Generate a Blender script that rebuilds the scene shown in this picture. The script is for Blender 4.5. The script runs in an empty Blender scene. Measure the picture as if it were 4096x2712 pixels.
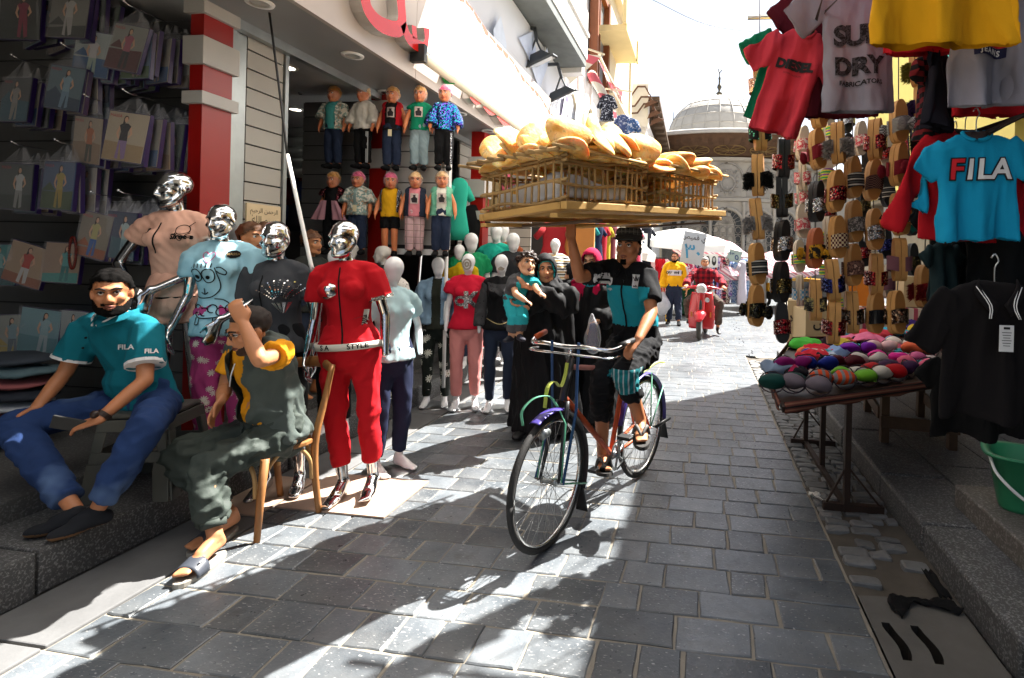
import bpy, bmesh, math, random
import numpy as np
from mathutils import Vector, Matrix, Quaternion
from mathutils.bvhtree import BVHTree
random.seed(7); rng = np.random.default_rng(7)
SC = bpy.context.scene; COL = SC.collection
pi = math.pi; rad = math.radians

# ------------------------------------------------------------------ camera
F_, CX_, CY_, ROLL, YAW, EYE = 2170., 2500., 1043., .024, rad(8.13), 1.52
cr = Vector((math.cos(YAW), math.sin(YAW), 0)); cf = Vector((-math.sin(YAW), math.cos(YAW), 0)); cu = Vector((0, 0, 1))
cam = bpy.data.cameras.new('camera'); CAM = bpy.data.objects.new('camera', cam); COL.objects.link(CAM)
ax = (cr + ROLL * cu).normalized(); ay = (cu - ROLL * cr).normalized()
CAM.matrix_world = Matrix(((ax.x, ay.x, -cf.x, 0), (ax.y, ay.y, -cf.y, 0), (ax.z, ay.z, -cf.z, EYE), (0, 0, 0, 1)))
cam.sensor_width = 36; cam.lens = 36 * F_ / 4096
cam.shift_x = -(CX_ - 2048) / 4096; cam.shift_y = -(1356 - CY_) / 4096
cam.clip_start = .05; cam.clip_end = 600
SC.camera = CAM
# ------------------------------------------------------------------ sky, sun, exposure
W = bpy.data.worlds.new("World"); SC.world = W; W.use_nodes = True
wn = W.node_tree; bg = wn.nodes['Background']
sky = wn.nodes.new('ShaderNodeTexSky'); sky.sky_type = 'NISHITA'; sky.sun_disc = False
SUN_DIR = Vector((.49, .545, 1)).normalized()
sky.sun_elevation = math.asin(SUN_DIR.z); sky.sun_rotation = math.atan2(SUN_DIR.x, SUN_DIR.y)
sky.dust_density = 3.0; sky.air_density = 1.0; sky.ozone_density = 1.0; sky.altitude = 50
hz = wn.nodes.new('ShaderNodeHueSaturation'); hz.inputs['Saturation'].default_value = .62   # pale, hazy midday air
wn.links.new(sky.outputs[0], hz.inputs['Color']); wn.links.new(hz.outputs[0], bg.inputs[0]); bg.inputs[1].default_value = .05
sl = bpy.data.lights.new('sun', 'SUN'); SUN = bpy.data.objects.new('sun', sl); COL.objects.link(SUN)
sl.energy = 5.0; sl.angle = rad(.53); sl.color = (1, .965, .91)
SUN.rotation_euler = SUN_DIR.to_track_quat('Z', 'Y').to_euler()
vs = SC.view_settings; vs.view_transform = 'Standard'; vs.look = 'None'; vs.gamma = 1; vs.use_curve_mapping = False
vs.exposure = 2.35
SC.cycles.max_bounces = 8; SC.cycles.diffuse_bounces = 4; SC.cycles.glossy_bounces = 4
SC.cycles.transparent_max_bounces = 12; SC.cycles.sample_clamp_indirect = 6

# ------------------------------------------------------------------ placing helpers (photo measured in a 2368 wide view)
def ray(x, y):
    du = x * 4096 / 2368 - CX_; dv = y * 4096 / 2368 - CY_
    a = (du + ROLL * dv) / (1 + ROLL ** 2) / F_; b = (-ROLL * du + dv) / (1 + ROLL ** 2) / F_
    return cr * a + cf - cu * b
def gnd(x, y, z=0.):
    d = ray(x, y); return Vector((0, 0, EYE)) + d * ((z - EYE) / d.z)
def at(x, y, Y):
    d = ray(x, y); return Vector((0, 0, EYE)) + d * (Y / d.y)
def atx(x, y, X):
    d = ray(x, y); return Vector((0, 0, EYE)) + d * (X / d.x)

# ------------------------------------------------------------------ materials
def lin(c): return tuple(((v / 12.92) if v <= .04045 else ((v + .055) / 1.055) ** 2.4) for v in c)
def hexc(h): return lin(tuple(int(h[i:i + 2], 16) / 255 for i in (0, 2, 4)))
MATS = {}
class NT:
    def __init__(s, name):
        s.m = bpy.data.materials.new(name); s.m.use_nodes = True; s.t = s.m.node_tree; s.b = s.t.nodes['Principled BSDF']
    def n(s, typ, **kw):
        n = s.t.nodes.new('ShaderNode' + typ)
        for k, v in kw.items():
            if k.startswith('i_'):
                k = k[2:]; k = int(k) if k.isdigit() else k.replace('_', ' '); n.inputs[k].default_value = v
            else: setattr(n, k, v)
        return n
    def l(s, a, b): s.t.links.new(a, b)
    def co(s, out='Object'): return s.n('TexCoord').outputs[out]
    def mapd(s, scale=(1, 1, 1), rot=(0, 0, 0), loc=(0, 0, 0), out='Object'):
        m = s.n('Mapping'); m.inputs['Scale'].default_value = scale; m.inputs['Rotation'].default_value = rot; m.inputs['Location'].default_value = loc
        s.l(s.co(out), m.inputs[0]); return m.outputs[0]
    def noise(s, scale, detail=3, vec=None, rough=.55):
        n = s.n('TexNoise'); n.inputs['Scale'].default_value = scale; n.inputs['Detail'].default_value = detail; n.inputs['Roughness'].default_value = rough
        s.l(vec if vec is not None else s.co(), n.inputs['Vector']); return n.outputs['Fac']
    def ramp(s, fac, stops, interp='LINEAR'):
        r = s.n('ValToRGB'); r.color_ramp.interpolation = interp
        e = r.color_ramp.elements
        while len(e) < len(stops): e.new(.5)
        for q, (p, c) in zip(e, stops):
            q.position = p; q.color = (*c, 1) if not isinstance(c, (int, float)) else (c, c, c, 1)
        s.l(fac, r.inputs[0]); return r.outputs[0]
    def mix(s, fac, a, b, mode='MIX'):
        m = s.n('Mix'); m.data_type = 'RGBA'; m.blend_type = mode
        for v, k in ((fac, 0), (a, 6), (b, 7)):
            if hasattr(v, 'node'): s.l(v, m.inputs[k])
            elif k == 0: m.inputs[0].default_value = v
            else: m.inputs[k].default_value = (*v, 1)
        return m.outputs[2]
    def math(s, op, a, b=0.):
        m = s.n('Math'); m.operation = op
        for i, v in enumerate((a, b)):
            if hasattr(v, 'node'): s.l(v, m.inputs[i])
            else: m.inputs[i].default_value = v
        return m.outputs[0]
    def bump(s, h, strength=.3, dist=.01):
        b = s.n('Bump'); b.inputs['Strength'].default_value = strength; b.inputs['Distance'].default_value = dist
        s.l(h, b.inputs['Height']); s.l(b.outputs[0], s.b.inputs['Normal'])
    def sep(s, v):
        n = s.n('SeparateXYZ'); s.l(v, n.inputs[0]); return n.outputs
    def col(s, c):
        if hasattr(c, 'node'): s.l(c, s.b.inputs['Base Color'])
        else: s.b.inputs['Base Color'].default_value = (*c, 1)
    def set(s, rough=.8, metal=0, spec=.4, **kw):
        s.b.inputs['Roughness'].default_value = rough; s.b.inputs['Metallic'].default_value = metal; s.b.inputs['Specular IOR Level'].default_value = spec
        for k, v in kw.items(): s.b.inputs[k.replace('_', ' ')].default_value = v
        return s.m
def M(name, c, rough=.8, metal=0, var=.18, vs_=6., bump=0., bs=60., spec=.4, rnd=0., **kw):
    """plain surface: base colour with soft uneven grain, fine relief, optional per-object shift"""
    if name in MATS: return MATS[name]
    if isinstance(c, str): c = hexc(c)
    t = NT(name); n = t.noise(vs_, 4)
    o = t.mix(n, tuple(v * (1 - var) for v in c), tuple(min(1, v * (1 + var)) for v in c))
    if rnd:
        oi = t.n('ObjectInfo'); h = t.n('HueSaturation'); t.l(o, h.inputs['Color'])
        t.l(t.math('ADD', t.math('MULTIPLY', oi.outputs['Random'], 2 * rnd), 1 - rnd), h.inputs['Value']); o = h.outputs[0]
    t.col(o)
    if bump: t.bump(t.noise(bs, 3), bump, .004)
    MATS[name] = t.set(rough, metal, spec, **kw); return MATS[name]
def fabric(name, c, rough=.9, var=.12, **kw):
    return M(name, c, rough, var=var, bump=.25, bs=140, spec=.2, **kw)
def skinm(name, c):
    if name in MATS: return MATS[name]
    c = hexc(c); t = NT(name); n = t.noise(14, 4); n2 = t.noise(90, 2)
    t.col(t.mix(n, tuple(v * .8 for v in c), (min(1, c[0] * 1.2), c[1] * 1.1, c[2] * 1.05)))
    t.bump(n2, .12, .002)
    MATS[name] = t.set(.5, 0, .4, Subsurface_Weight=.06, Subsurface_Radius=(.02, .008, .004)); return MATS[name]
def pattern(name, kind, a, b, c=None, scale=20., rough=.9, axis='z', lo=.5, **kw):
    """printed cloth in object space: stripes, plaid, check, dots, daisy, blotch, flower"""
    if name in MATS: return MATS[name]
    a, b = hexc(a) if isinstance(a, str) else a, hexc(b) if isinstance(b, str) else b
    c = (hexc(c) if isinstance(c, str) else c) if c is not None else b
    t = NT(name); v = t.co(); s = t.sep(v)
    def band(ax_, sc, th): return t.math('GREATER_THAN', t.math('FRACT', t.math('MULTIPLY', s[ax_], sc)), th)
    iz = {'x': 0, 'y': 1, 'z': 2}[axis]
    if kind == 'stripes': o = t.mix(band(iz, scale, lo), a, b)
    elif kind == 'stripes3': o = t.mix(band(iz, scale * .5, .7), t.mix(band(iz, scale, lo), a, b), c)
    elif kind == 'plaid':
        f = t.math('MULTIPLY', t.math('ADD', band(0, scale, lo), band(2, scale, lo)), .5)
        o = t.mix(f, a, b); g = t.math('MAXIMUM', band(0, scale, .9), band(2, scale, .9)); o = t.mix(t.math('MULTIPLY', g, .6), o, c)
    elif kind == 'check':
        k = t.n('TexChecker'); k.inputs['Scale'].default_value = scale; t.l(v, k.inputs[0]); k.inputs[1].default_value = (*a, 1); k.inputs[2].default_value = (*b, 1); o = k.outputs[0]
    elif kind in ('dots', 'daisy', 'flower'):
        k = t.n('TexVoronoi'); k.inputs['Scale'].default_value = scale; t.l(v, k.inputs['Vector'])
        if kind == 'dots': o = t.mix(t.math('LESS_THAN', k.outputs['Distance'], lo), a, b)
        else:
            sb = t.n('VectorMath'); sb.operation = 'SUBTRACT'; sc = t.n('VectorMath'); sc.operation = 'SCALE'; sc.inputs['Scale'].default_value = 1
            t.l(v, sb.inputs[0]); t.l(k.outputs['Position'], sb.inputs[1]); q = t.sep(sb.outputs[0])
            ang = t.math('ARCTAN2', q[2], q[0]); pet = t.math('ABSOLUTE', t.math('SINE', t.math('MULTIPLY', ang, 5.)))
            rr = t.math('MULTIPLY', k.outputs['Distance'], 1 / lo)
            inside = t.math('LESS_THAN', rr, t.math('ADD', t.math('MULTIPLY', pet, .55), .4))
            o = t.mix(inside, a, b); o = t.mix(t.math('LESS_THAN', rr, .22), o, c)
    elif kind == 'blotch':
        o = t.ramp(t.noise(scale, 4), [(0, a), (.46, a), (.5, b), (.56, b), (.6, c), (1, c)])
    n = t.noise(7, 3); o = t.mix(.25, o, t.mix(n, (.55, .55, .55), (1, 1, 1)), 'MULTIPLY')
    t.col(o); t.bump(t.noise(140, 2), .2, .003)
    MATS[name] = t.set(rough, 0, .25, **kw); return MATS[name]
def sequin(name, a, b, scale=160., c=None):
    if name in MATS: return MATS[name]
    a, b = hexc(a), hexc(b); c = hexc(c) if c else b
    t = NT(name); k = t.n('TexVoronoi'); k.inputs['Scale'].default_value = scale; t.l(t.co(), k.inputs['Vector'])
    s = t.sep(k.outputs['Color']); t.col(t.ramp(s[0], [(0, a), (.4, a), (.45, b), (.75, b), (.8, c), (1, c)], 'CONSTANT'))
    nm = t.n('NormalMap') if False else None
    vm = t.n('VectorMath'); vm.operation = 'SUBTRACT'; t.l(k.outputs['Color'], vm.inputs[0]); vm.inputs[1].default_value = (.5, .5, .5)
    sc = t.n('VectorMath'); sc.operation = 'SCALE'; sc.inputs['Scale'].default_value = .9; t.l(vm.outputs[0], sc.inputs[0])
    ge = t.n('NewGeometry'); ad = t.n('VectorMath'); ad.operation = 'ADD'; t.l(ge.outputs['Normal'], ad.inputs[0]); t.l(sc.outputs[0], ad.inputs[1])
    no = t.n('VectorMath'); no.operation = 'NORMALIZE'; t.l(ad.outputs[0], no.inputs[0]); t.l(no.outputs[0], t.b.inputs['Normal'])
    MATS[name] = t.set(.22, .85, .5); return MATS[name]
def emit(name, c, s):
    if name in MATS: return MATS[name]
    t = NT(name); t.col(c); MATS[name] = t.set(.5, Emission_Color=(*c, 1), Emission_Strength=s); return MATS[name]

# ------------------------------------------------------------------ mesh building
class MB:
    def __init__(s): s.v = []; s.f = []; s.m = []; s.s = []
    def add(s, V, Fc, mi=0, sm=False):
        o = len(s.v); s.v += [tuple(p) for p in V]
        for f in Fc: s.f.append([i + o for i in f]); s.m.append(mi); s.s.append(sm)
        return s
    def box(s, c, d, mi=0, R=None):
        c = Vector(c); V = []
        for x in (-.5, .5):
            for y in (-.5, .5):
                for z in (-.5, .5):
                    p = Vector((x * d[0], y * d[1], z * d[2])); V.append(c + (R @ p if R is not None else p))
        return s.add(V, [(0, 1, 3, 2), (4, 6, 7, 5), (0, 4, 5, 1), (2, 3, 7, 6), (0, 2, 6, 4), (1, 5, 7, 3)], mi)
    def bx(s, x0, x1, y0, y1, z0, z1, mi=0): return s.box(((x0 + x1) / 2, (y0 + y1) / 2, (z0 + z1) / 2), (abs(x1 - x0), abs(y1 - y0), abs(z1 - z0)), mi)
    def bar(s, p, q, w, h, mi=0, up=(0, 0, 1)):
        p, q = Vector(p), Vector(q); d = q - p; y = d.normalized(); u = Vector(up)
        x = y.cross(u)
        if x.length < 1e-4: x = y.cross(Vector((1, 0, 0)))
        x.normalize(); z = x.cross(y)
        return s.box((p + q) / 2, (w, d.length, h), mi, Matrix((x, y, z)).transposed())
    def tube(s, pts, r, n=8, mi=0, sub=0, rb=None, side=(1, 0, 0), cap='flat', sm=True):
        V, Fc = tubemesh(pts, r, rb, side, n, sub, cap); return s.add(V, Fc, mi, sm)
    def ell(s, c, r, mi=0, n=12, R=None, sm=True):
        V, Fc = ellmesh(c, r, n, R); return s.add(V, Fc, mi, sm)
    def lathe(s, prof, c=(0, 0, 0), n=20, mi=0, sm=True, R=None, arc=2 * pi, a0=0.):
        V = []; Fc = []; k = len(prof); cl = abs(arc - 2 * pi) < 1e-4; nn = n if cl else n + 1
        for i in range(nn):
            a = a0 + arc * i / n
            for r, z in prof:
                p = Vector((r * math.cos(a), r * math.sin(a), z)); V.append(Vector(c) + (R @ p if R is not None else p))
        for i in range(n):
            j = (i + 1) % nn
            for q in range(k - 1): Fc.append((i * k + q, j * k + q, j * k + q + 1, i * k + q + 1))
        return s.add(V, Fc, mi, sm)
    def prism(s, poly, fn, d0, d1, mi=0):
        """poly of (a,b); fn(a,b,d) -> point"""
        n = len(poly); V = [fn(a, b, d0) for a, b in poly] + [fn(a, b, d1) for a, b in poly]
        Fc = [tuple(range(n)), tuple(range(2 * n - 1, n - 1, -1))] + [(i, i + n, (i + 1) % n + n, (i + 1) % n) for i in range(n)]
        return s.add(V, Fc, mi)
    def grid(s, nx, ny, fn, mi=0, sm=True):
        V = [fn(i / nx, j / ny) for j in range(ny + 1) for i in range(nx + 1)]
        Fc = [(j * (nx + 1) + i, j * (nx + 1) + i + 1, (j + 1) * (nx + 1) + i + 1, (j + 1) * (nx + 1) + i) for j in range(ny) for i in range(nx)]
        return s.add(V, Fc, mi, sm)
    def mesh(s, name, mats):
        me = bpy.data.meshes.new(name); me.from_pydata(s.v, [], s.f)
        for m in (mats if isinstance(mats, (list, tuple)) else [mats]): me.materials.append(m)
        me.polygons.foreach_set('material_index', s.m); me.polygons.foreach_set('use_smooth', s.s); me.update(); return me
    def build(s, name, mats, parent=None, w=False, bev=0., solid=0.):
        me = s.mesh(name, mats)
        if w and parent is not None: me.transform(WM(parent).inverted())
        bm = bmesh.new(); bm.from_mesh(me); bmesh.ops.recalc_face_normals(bm, faces=bm.faces); bm.to_mesh(me); bm.free()
        o = link(name, me, parent)
        if solid: m = o.modifiers.new('solid', 'SOLIDIFY'); m.thickness = solid; m.offset = 0
        if bev: m = o.modifiers.new('bevel', 'BEVEL'); m.width = bev; m.segments = 2; m.limit_method = 'ANGLE'
        return o
def WM(o):
    m = o.matrix_basis.copy() if o.parent is None else WM(o.parent) @ o.matrix_basis
    return m
def link(name, me, parent=None):
    o = bpy.data.objects.new(name, me); COL.objects.link(o)
    if parent is not None: o.parent = parent
    return o
def catmull(P, sub):
    P = np.asarray(P, float)
    if sub <= 0 or len(P) < 3: return P
    Q = np.vstack([2 * P[0] - P[1], P, 2 * P[-1] - P[-2]]); out = []
    for i in range(1, len(Q) - 2):
        for k in range(sub + 1):
            t = k / (sub + 1); a, b, c, d = Q[i - 1:i + 3]
            out.append(.5 * (2 * b + (c - a) * t + (2 * a - 5 * b + 4 * c - d) * t * t + (3 * b - a - 3 * c + d) * t ** 3))
    out.append(Q[-2]); return np.array(out)
def tubemesh(pts, ra, rb=None, side=(1, 0, 0), n=10, sub=3, cap='round'):
    pts = np.array([tuple(p) for p in pts], float); k = len(pts)
    ra = np.full(k, ra, float) if np.isscalar(ra) else np.asarray(ra, float)
    rb = ra if rb is None else (np.full(k, rb, float) if np.isscalar(rb) else np.asarray(rb, float))
    A = catmull(np.column_stack([pts, ra, rb]), sub); p, a, b = A[:, :3], np.abs(A[:, 3]), np.abs(A[:, 4])
    T = np.gradient(p, axis=0); T /= np.linalg.norm(T, axis=1)[:, None] + 1e-12
    S = np.asarray(side, float); rings = []
    if cap == 'round':
        e = []
        for ph in (80, 55, 28): c, s_ = math.cos(rad(ph)), math.sin(rad(ph)); e.append((p[0] - T[0] * a[0] * s_ * .8, T[0], a[0] * c, b[0] * c))
        e += [(p[i], T[i], a[i], b[i]) for i in range(len(p))]
        for ph in (28, 55, 80): c, s_ = math.cos(rad(ph)), math.sin(rad(ph)); e.append((p[-1] + T[-1] * a[-1] * s_ * .8, T[-1], a[-1] * c, b[-1] * c))
    else: e = [(p[i], T[i], a[i], b[i]) for i in range(len(p))]
    th = np.linspace(0, 2 * pi, n, endpoint=False); V = []; last = None
    for (c, t, x, y) in e:
        s_ = (S if last is None else last) if last is not None and np.allclose(S, (0, 0, 0)) else S
        s2 = s_ - np.dot(s_, t) * t
        if np.linalg.norm(s2) < .08: s_ = last if last is not None else np.array((0, 1, .02)); s2 = s_ - np.dot(s_, t) * t
        s2 = s2 / (np.linalg.norm(s2) + 1e-9); last = s2; b2 = np.cross(t, s2)
        V.append(c + np.outer(np.cos(th) * x, s2) + np.outer(np.sin(th) * y, b2))
    V = np.vstack(V); m = len(e)
    Fc = [(i * n + j, i * n + (j + 1) % n, (i + 1) * n + (j + 1) % n, (i + 1) * n + j) for i in range(m - 1) for j in range(n)]
    Fc += [tuple(range(n - 1, -1, -1)), tuple(range((m - 1) * n, m * n))]
    return V, Fc
def ellmesh(c, r, n=12, R=None):
    V = [(0, 0, -1)]; m = max(4, n // 2)
    for i in range(1, m):
        ph = -pi / 2 + pi * i / m
        V += [(math.cos(ph) * math.cos(2 * pi * j / n), math.cos(ph) * math.sin(2 * pi * j / n), math.sin(ph)) for j in range(n)]
    V.append((0, 0, 1)); V = np.array(V) * np.array(r if not np.isscalar(r) else (r, r, r))
    if R is not None: V = V @ np.array(R).T
    V = V + np.array(tuple(c)); Fc = [(0, 1 + (j + 1) % n, 1 + j) for j in range(n)]
    for i in range(m - 2): Fc += [(1 + i * n + j, 1 + i * n + (j + 1) % n, 1 + (i + 1) * n + (j + 1) % n, 1 + (i + 1) * n + j) for j in range(n)]
    l = len(V) - 1; Fc += [(l, 1 + (m - 2) * n + j, 1 + (m - 2) * n + (j + 1) % n) for j in range(n)]
    return V, Fc
def tag(o, label, cat, group=None):
    o['label'] = label; o['category'] = cat
    if group: o['group'] = group
    return o
def thing(name, label, cat, loc=(0, 0, 0), rz=0., group=None, rot=None):
    o = bpy.data.objects.new(name, None); COL.objects.link(o); o.empty_display_size = .1
    o.location = loc; o.rotation_euler = rot if rot is not None else (0, 0, rz); return tag(o, label, cat, group)
def struct(o): o['kind'] = 'structure'; return o
def stuff(o): o['kind'] = 'stuff'; return o
def clone(o, parent=None):
    c = o.copy(); COL.objects.link(c)
    if parent is not None: c.parent = parent
    for ch in list(o.children): clone(ch, c)
    return c
# remeshing of overlapping closed pieces into one continuous surface
TMP = bpy.data.scenes.new('tmp')
def evalmesh(o):
    with bpy.context.temp_override(scene=TMP, view_layer=TMP.view_layers[0]):
        dg = bpy.context.evaluated_depsgraph_get(); return bpy.data.meshes.new_from_object(o.evaluated_get(dg))
def fuse(pieces, vox, sm=5, fac=.5, name='body'):
    mb = MB()
    for V, Fc in pieces: mb.add(V, Fc)
    me = bpy.data.meshes.new('t'); me.from_pydata(mb.v, [], mb.f)
    o = bpy.data.objects.new('t', me); TMP.collection.objects.link(o)
    m = o.modifiers.new('r', 'REMESH'); m.mode = 'VOXEL'; m.voxel_size = vox; m.use_smooth_shade = True
    if sm: s = o.modifiers.new('s', 'SMOOTH'); s.iterations = sm; s.factor = fac
    r = evalmesh(o); bpy.data.objects.remove(o); bpy.data.meshes.remove(me)
    r.name = name; r.polygons.foreach_set('use_smooth', [True] * len(r.polygons)); return r
def getv(me):
    a = np.empty(len(me.vertices) * 3); me.vertices.foreach_get('co', a); n = np.empty_like(a); me.vertices.foreach_get('normal', n)
    return a.reshape(-1, 3), n.reshape(-1, 3)
def setv(me, v): me.vertices.foreach_set('co', np.ascontiguousarray(v).ravel()); me.update()
def wob(p, seed=0, n=6, f=1.):
    """smooth pseudo noise in -1..1 from a few warped waves"""
    r = np.random.default_rng(seed); o = np.zeros(len(p))
    w = p + .25 / f * np.column_stack([np.sin(p @ r.normal(size=3) * f * 1.3 + r.uniform(0, 6)) for _ in range(3)])
    for i in range(n): d = r.normal(size=3); d /= np.linalg.norm(d); o += np.sin(w @ d * f * r.uniform(.7, 1.6) * 2 + r.uniform(0, 6.28))
    return o / n * 1.6
def crease(me, amp=.006, f=14., seed=1, sq=(1, 1, .6)):
    v, n = getv(me); q = v * np.array(sq)
    h = 1 - 2 * np.abs(wob(q, seed, 4, f * 1.15)); h2 = 1 - 2 * np.abs(wob(q, seed + 9, 4, f * 2.7)); h3 = wob(q, seed + 5, 5, f * 5)
    setv(me, v + n * (amp * 1.1 * h + amp * .6 * h2 + amp * .2 * h3)[:, None])
def paint(me, mats, fn):
    """fn(centres, normals) -> material index per face"""
    me.materials.clear()
    for m in mats: me.materials.append(m)
    c = np.empty(len(me.polygons) * 3); me.polygons.foreach_get('center', c); nn = np.empty_like(c); me.polygons.foreach_get('normal', nn)
    me.polygons.foreach_set('material_index', np.asarray(fn(c.reshape(-1, 3), nn.reshape(-1, 3)), dtype=np.int32)); me.update()
def shell(me, wfn, off, name, mat, parent, seed=None, bumpf=40., bumpa=.0):
    """a thin coat over the part of a surface where wfn > 0 (hair, beard, caps)"""
    v, n = getv(me); w = np.clip(wfn(v), 0, 1); keep = w > .001
    P = v + n * (off * np.sqrt(w))[:, None]
    if seed is not None: P = P + n * (bumpa * w * wob(v, seed, 6, bumpf))[:, None]
    idx = -np.ones(len(v), int); idx[keep] = np.arange(keep.sum()); fs = []
    for p in me.polygons:
        q = [idx[i] for i in p.vertices]
        if min(q) >= 0: fs.append(q)
    if not fs: return None
    r = bpy.data.meshes.new(name); r.from_pydata(P[keep].tolist(), [], fs); r.materials.append(mat)
    r.polygons.foreach_set('use_smooth', [True] * len(r.polygons)); return link(name, r, parent)
FONT_CACHE = {}
def textmesh(s, size=1., bold=0., fine=.02, depth=0., spacing=1., shear=0.):
    c = bpy.data.curves.new('t', 'FONT'); c.body = s; c.size = size; c.offset = bold; c.extrude = depth; c.align_x = 'CENTER'; c.align_y = 'CENTER'; c.space_character = spacing; c.shear = shear; c.resolution_u = 3
    o = bpy.data.objects.new('t', c); TMP.collection.objects.link(o); me = evalmesh(o); bpy.data.objects.remove(o)
    if fine and depth == 0:
        bm = bmesh.new(); bm.from_mesh(me)
        for _ in range(3):
            e = [x for x in bm.edges if x.calc_length() > fine]
            if not e: break
            bmesh.ops.subdivide_edges(bm, edges=e, cuts=1); bmesh.ops.triangulate(bm, faces=bm.faces)
        bm.to_mesh(me); bm.free()
    return me
def bvh(o_me): return BVHTree.FromPolygons([v.co for v in o_me.vertices], [tuple(p.vertices) for p in o_me.polygons])
def onto(me, tree, O, R, U, D, lift=.003, name='print', mat=None, parent=None):
    """lay a flat mesh (x,y) on a surface by projecting along D from the plane O + x R + y U; vertices in the surface's own space"""
    O, R, U, D = map(Vector, (O, R, U, D)); D = D.normalized(); last = .2
    for v in me.vertices:
        p = O + R * v.co.x + U * v.co.y - D * .25
        h = tree.ray_cast(p, D, 1.0)
        if h[0] is not None: last = h[3]
        v.co = p + D * (last - lift)
    me.update()
    if mat: me.materials.clear(); me.materials.append(mat)
    me.name = name
    return link(name, me, parent)
def gridmesh(w, h, nx=10, ny=8):
    mb = MB(); mb.grid(nx, ny, lambda u, v: ((u - .5) * w, (v - .5) * h, 0)); return mb.mesh('g', [])
def polymesh(poly, fine=.02):
    bm = bmesh.new(); f = bm.faces.new([bm.verts.new((x, y, 0)) for x, y in poly]); bmesh.ops.triangulate(bm, faces=bm.faces)
    for _ in range(3):
        e = [x for x in bm.edges if x.calc_length() > fine]
        if not e: break
        bmesh.ops.subdivide_edges(bm, edges=e, cuts=1); bmesh.ops.triangulate(bm, faces=bm.faces)
    me = bpy.data.meshes.new('p'); bm.to_mesh(me); bm.free(); return me
# ------------------------------------------------------------------ figures (local frame: facing -Y, own left = +X)
def V3(*a): return Vector(a)
BT = {'m': dict(cr=(.15, .115), pel=(.168, .122), wai=(.152, .112), che=(.176, .122), up=(.165, .098), nk=(.06, .06), arm=(.053, .041, .043, .029), leg=(.086, .058, .056, .037), sh=.06, neck=.056),
      'f': dict(cr=(.145, .112), pel=(.158, .11), wai=(.114, .09), che=(.13, .098), up=(.113, .08), nk=(.046, .046), arm=(.038, .032, .032, .022), leg=(.076, .05, .048, .031), sh=.041, neck=.043),
      'd': dict(cr=(.16, .13), pel=(.17, .13), wai=(.165, .13), che=(.165, .125), up=(.14, .1), nk=(.07, .07), arm=(.056, .05, .05, .042), leg=(.085, .075, .07, .055), sh=.062, neck=.062),
      'a': dict(cr=(.15, .115), pel=(.165, .115), wai=(.135, .1), che=(.17, .115), up=(.16, .095), nk=(.058, .056), arm=(.05, .04, .04, .028), leg=(.082, .055, .053, .035), sh=.056, neck=.053)}
def joints(s=1., build='m', **kw):
    w = {'m': .195, 'f': .155, 'd': .15, 'a': .185}[build]
    J = dict(pel=V3(0, 0, .95), wai=V3(0, 0, 1.1), che=V3(0, -.01, 1.3), nk=V3(0, .015, 1.475), hd=V3(0, -.01, 1.63),
             shr=V3(-w, .01, 1.42), shl=V3(w, .01, 1.42), elr=V3(-w - .06, .03, 1.13), ell=V3(w + .06, .03, 1.13), wrr=V3(-w - .07, -.05, .88), wrl=V3(w + .07, -.05, .88),
             hir=V3(-.09, 0, .93), hil=V3(.09, 0, .93), knr=V3(-.1, -.02, .5), knl=V3(.1, -.02, .5), anr=V3(-.1, .02, .085), anl=V3(.1, .02, .085), tor=V3(-.125, -.17, .028), tol=V3(.125, -.17, .028))
    J = {k: v * s for k, v in J.items()}
    for k, v in kw.items(): J[k] = Vector(v)
    J['s'] = s; J['b'] = build; return J
def lerp(a, b, t): return a + (b - a) * t
def torso(J, extra=0., hem=-.35, top=1.):
    B, s = BT[J['b']], J['s']; p, w, c, n = J['pel'], J['wai'], J['che'], J['nk']
    pts = [(p + (w - p) * hem, 'cr' if hem < -.1 else 'pel'), (p, 'pel'), (w, 'wai'), (c, 'che'), (lerp(c, n, .6), 'up'), (n, 'nk')]
    if hem > 0: pts.pop(1)
    side = (J['shl'] - J['shr']).normalized()
    if extra > 0:      # cloth hangs straight over the hips
        ra = [max(B[k][0], B['pel'][0] * (1.04 if i == 0 else 1)) * s + extra + .008 * s if i < (1 if hem > 0 else 2) else B[k][0] * s + extra for i, (_, k) in enumerate(pts)]; rb = [max(B[k][1], B['pel'][1] * (1.05 if i == 0 else 1)) * s + extra + .008 * s if i < (1 if hem > 0 else 2) else B[k][1] * s + extra for i, (_, k) in enumerate(pts)]
        return tubemesh([q for q, _ in pts], ra, rb, side, 20, 3, 'flat')
    return tubemesh([q for q, _ in pts], [B[k][0] * s + extra for _, k in pts], [B[k][1] * s + extra for _, k in pts], side, 20, 3)
def yoke(J, extra=0.):
    s, B = J['s'], BT[J['b']]; n = lerp(J['che'], J['nk'], .78)
    return tubemesh([J['shr'], lerp(J['shr'], n, .5) + V3(0, 0, .012 * s), n + V3(0, 0, .01), lerp(J['shl'], n, .5) + V3(0, 0, .012 * s), J['shl']], [B['sh'] * s * .9 + extra, B['sh'] * s * 1.05 + extra, B['sh'] * s * 1.05 + extra, B['sh'] * s * 1.05 + extra, B['sh'] * s * .9 + extra], None, (0, 1, 0), 12, 2)
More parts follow.
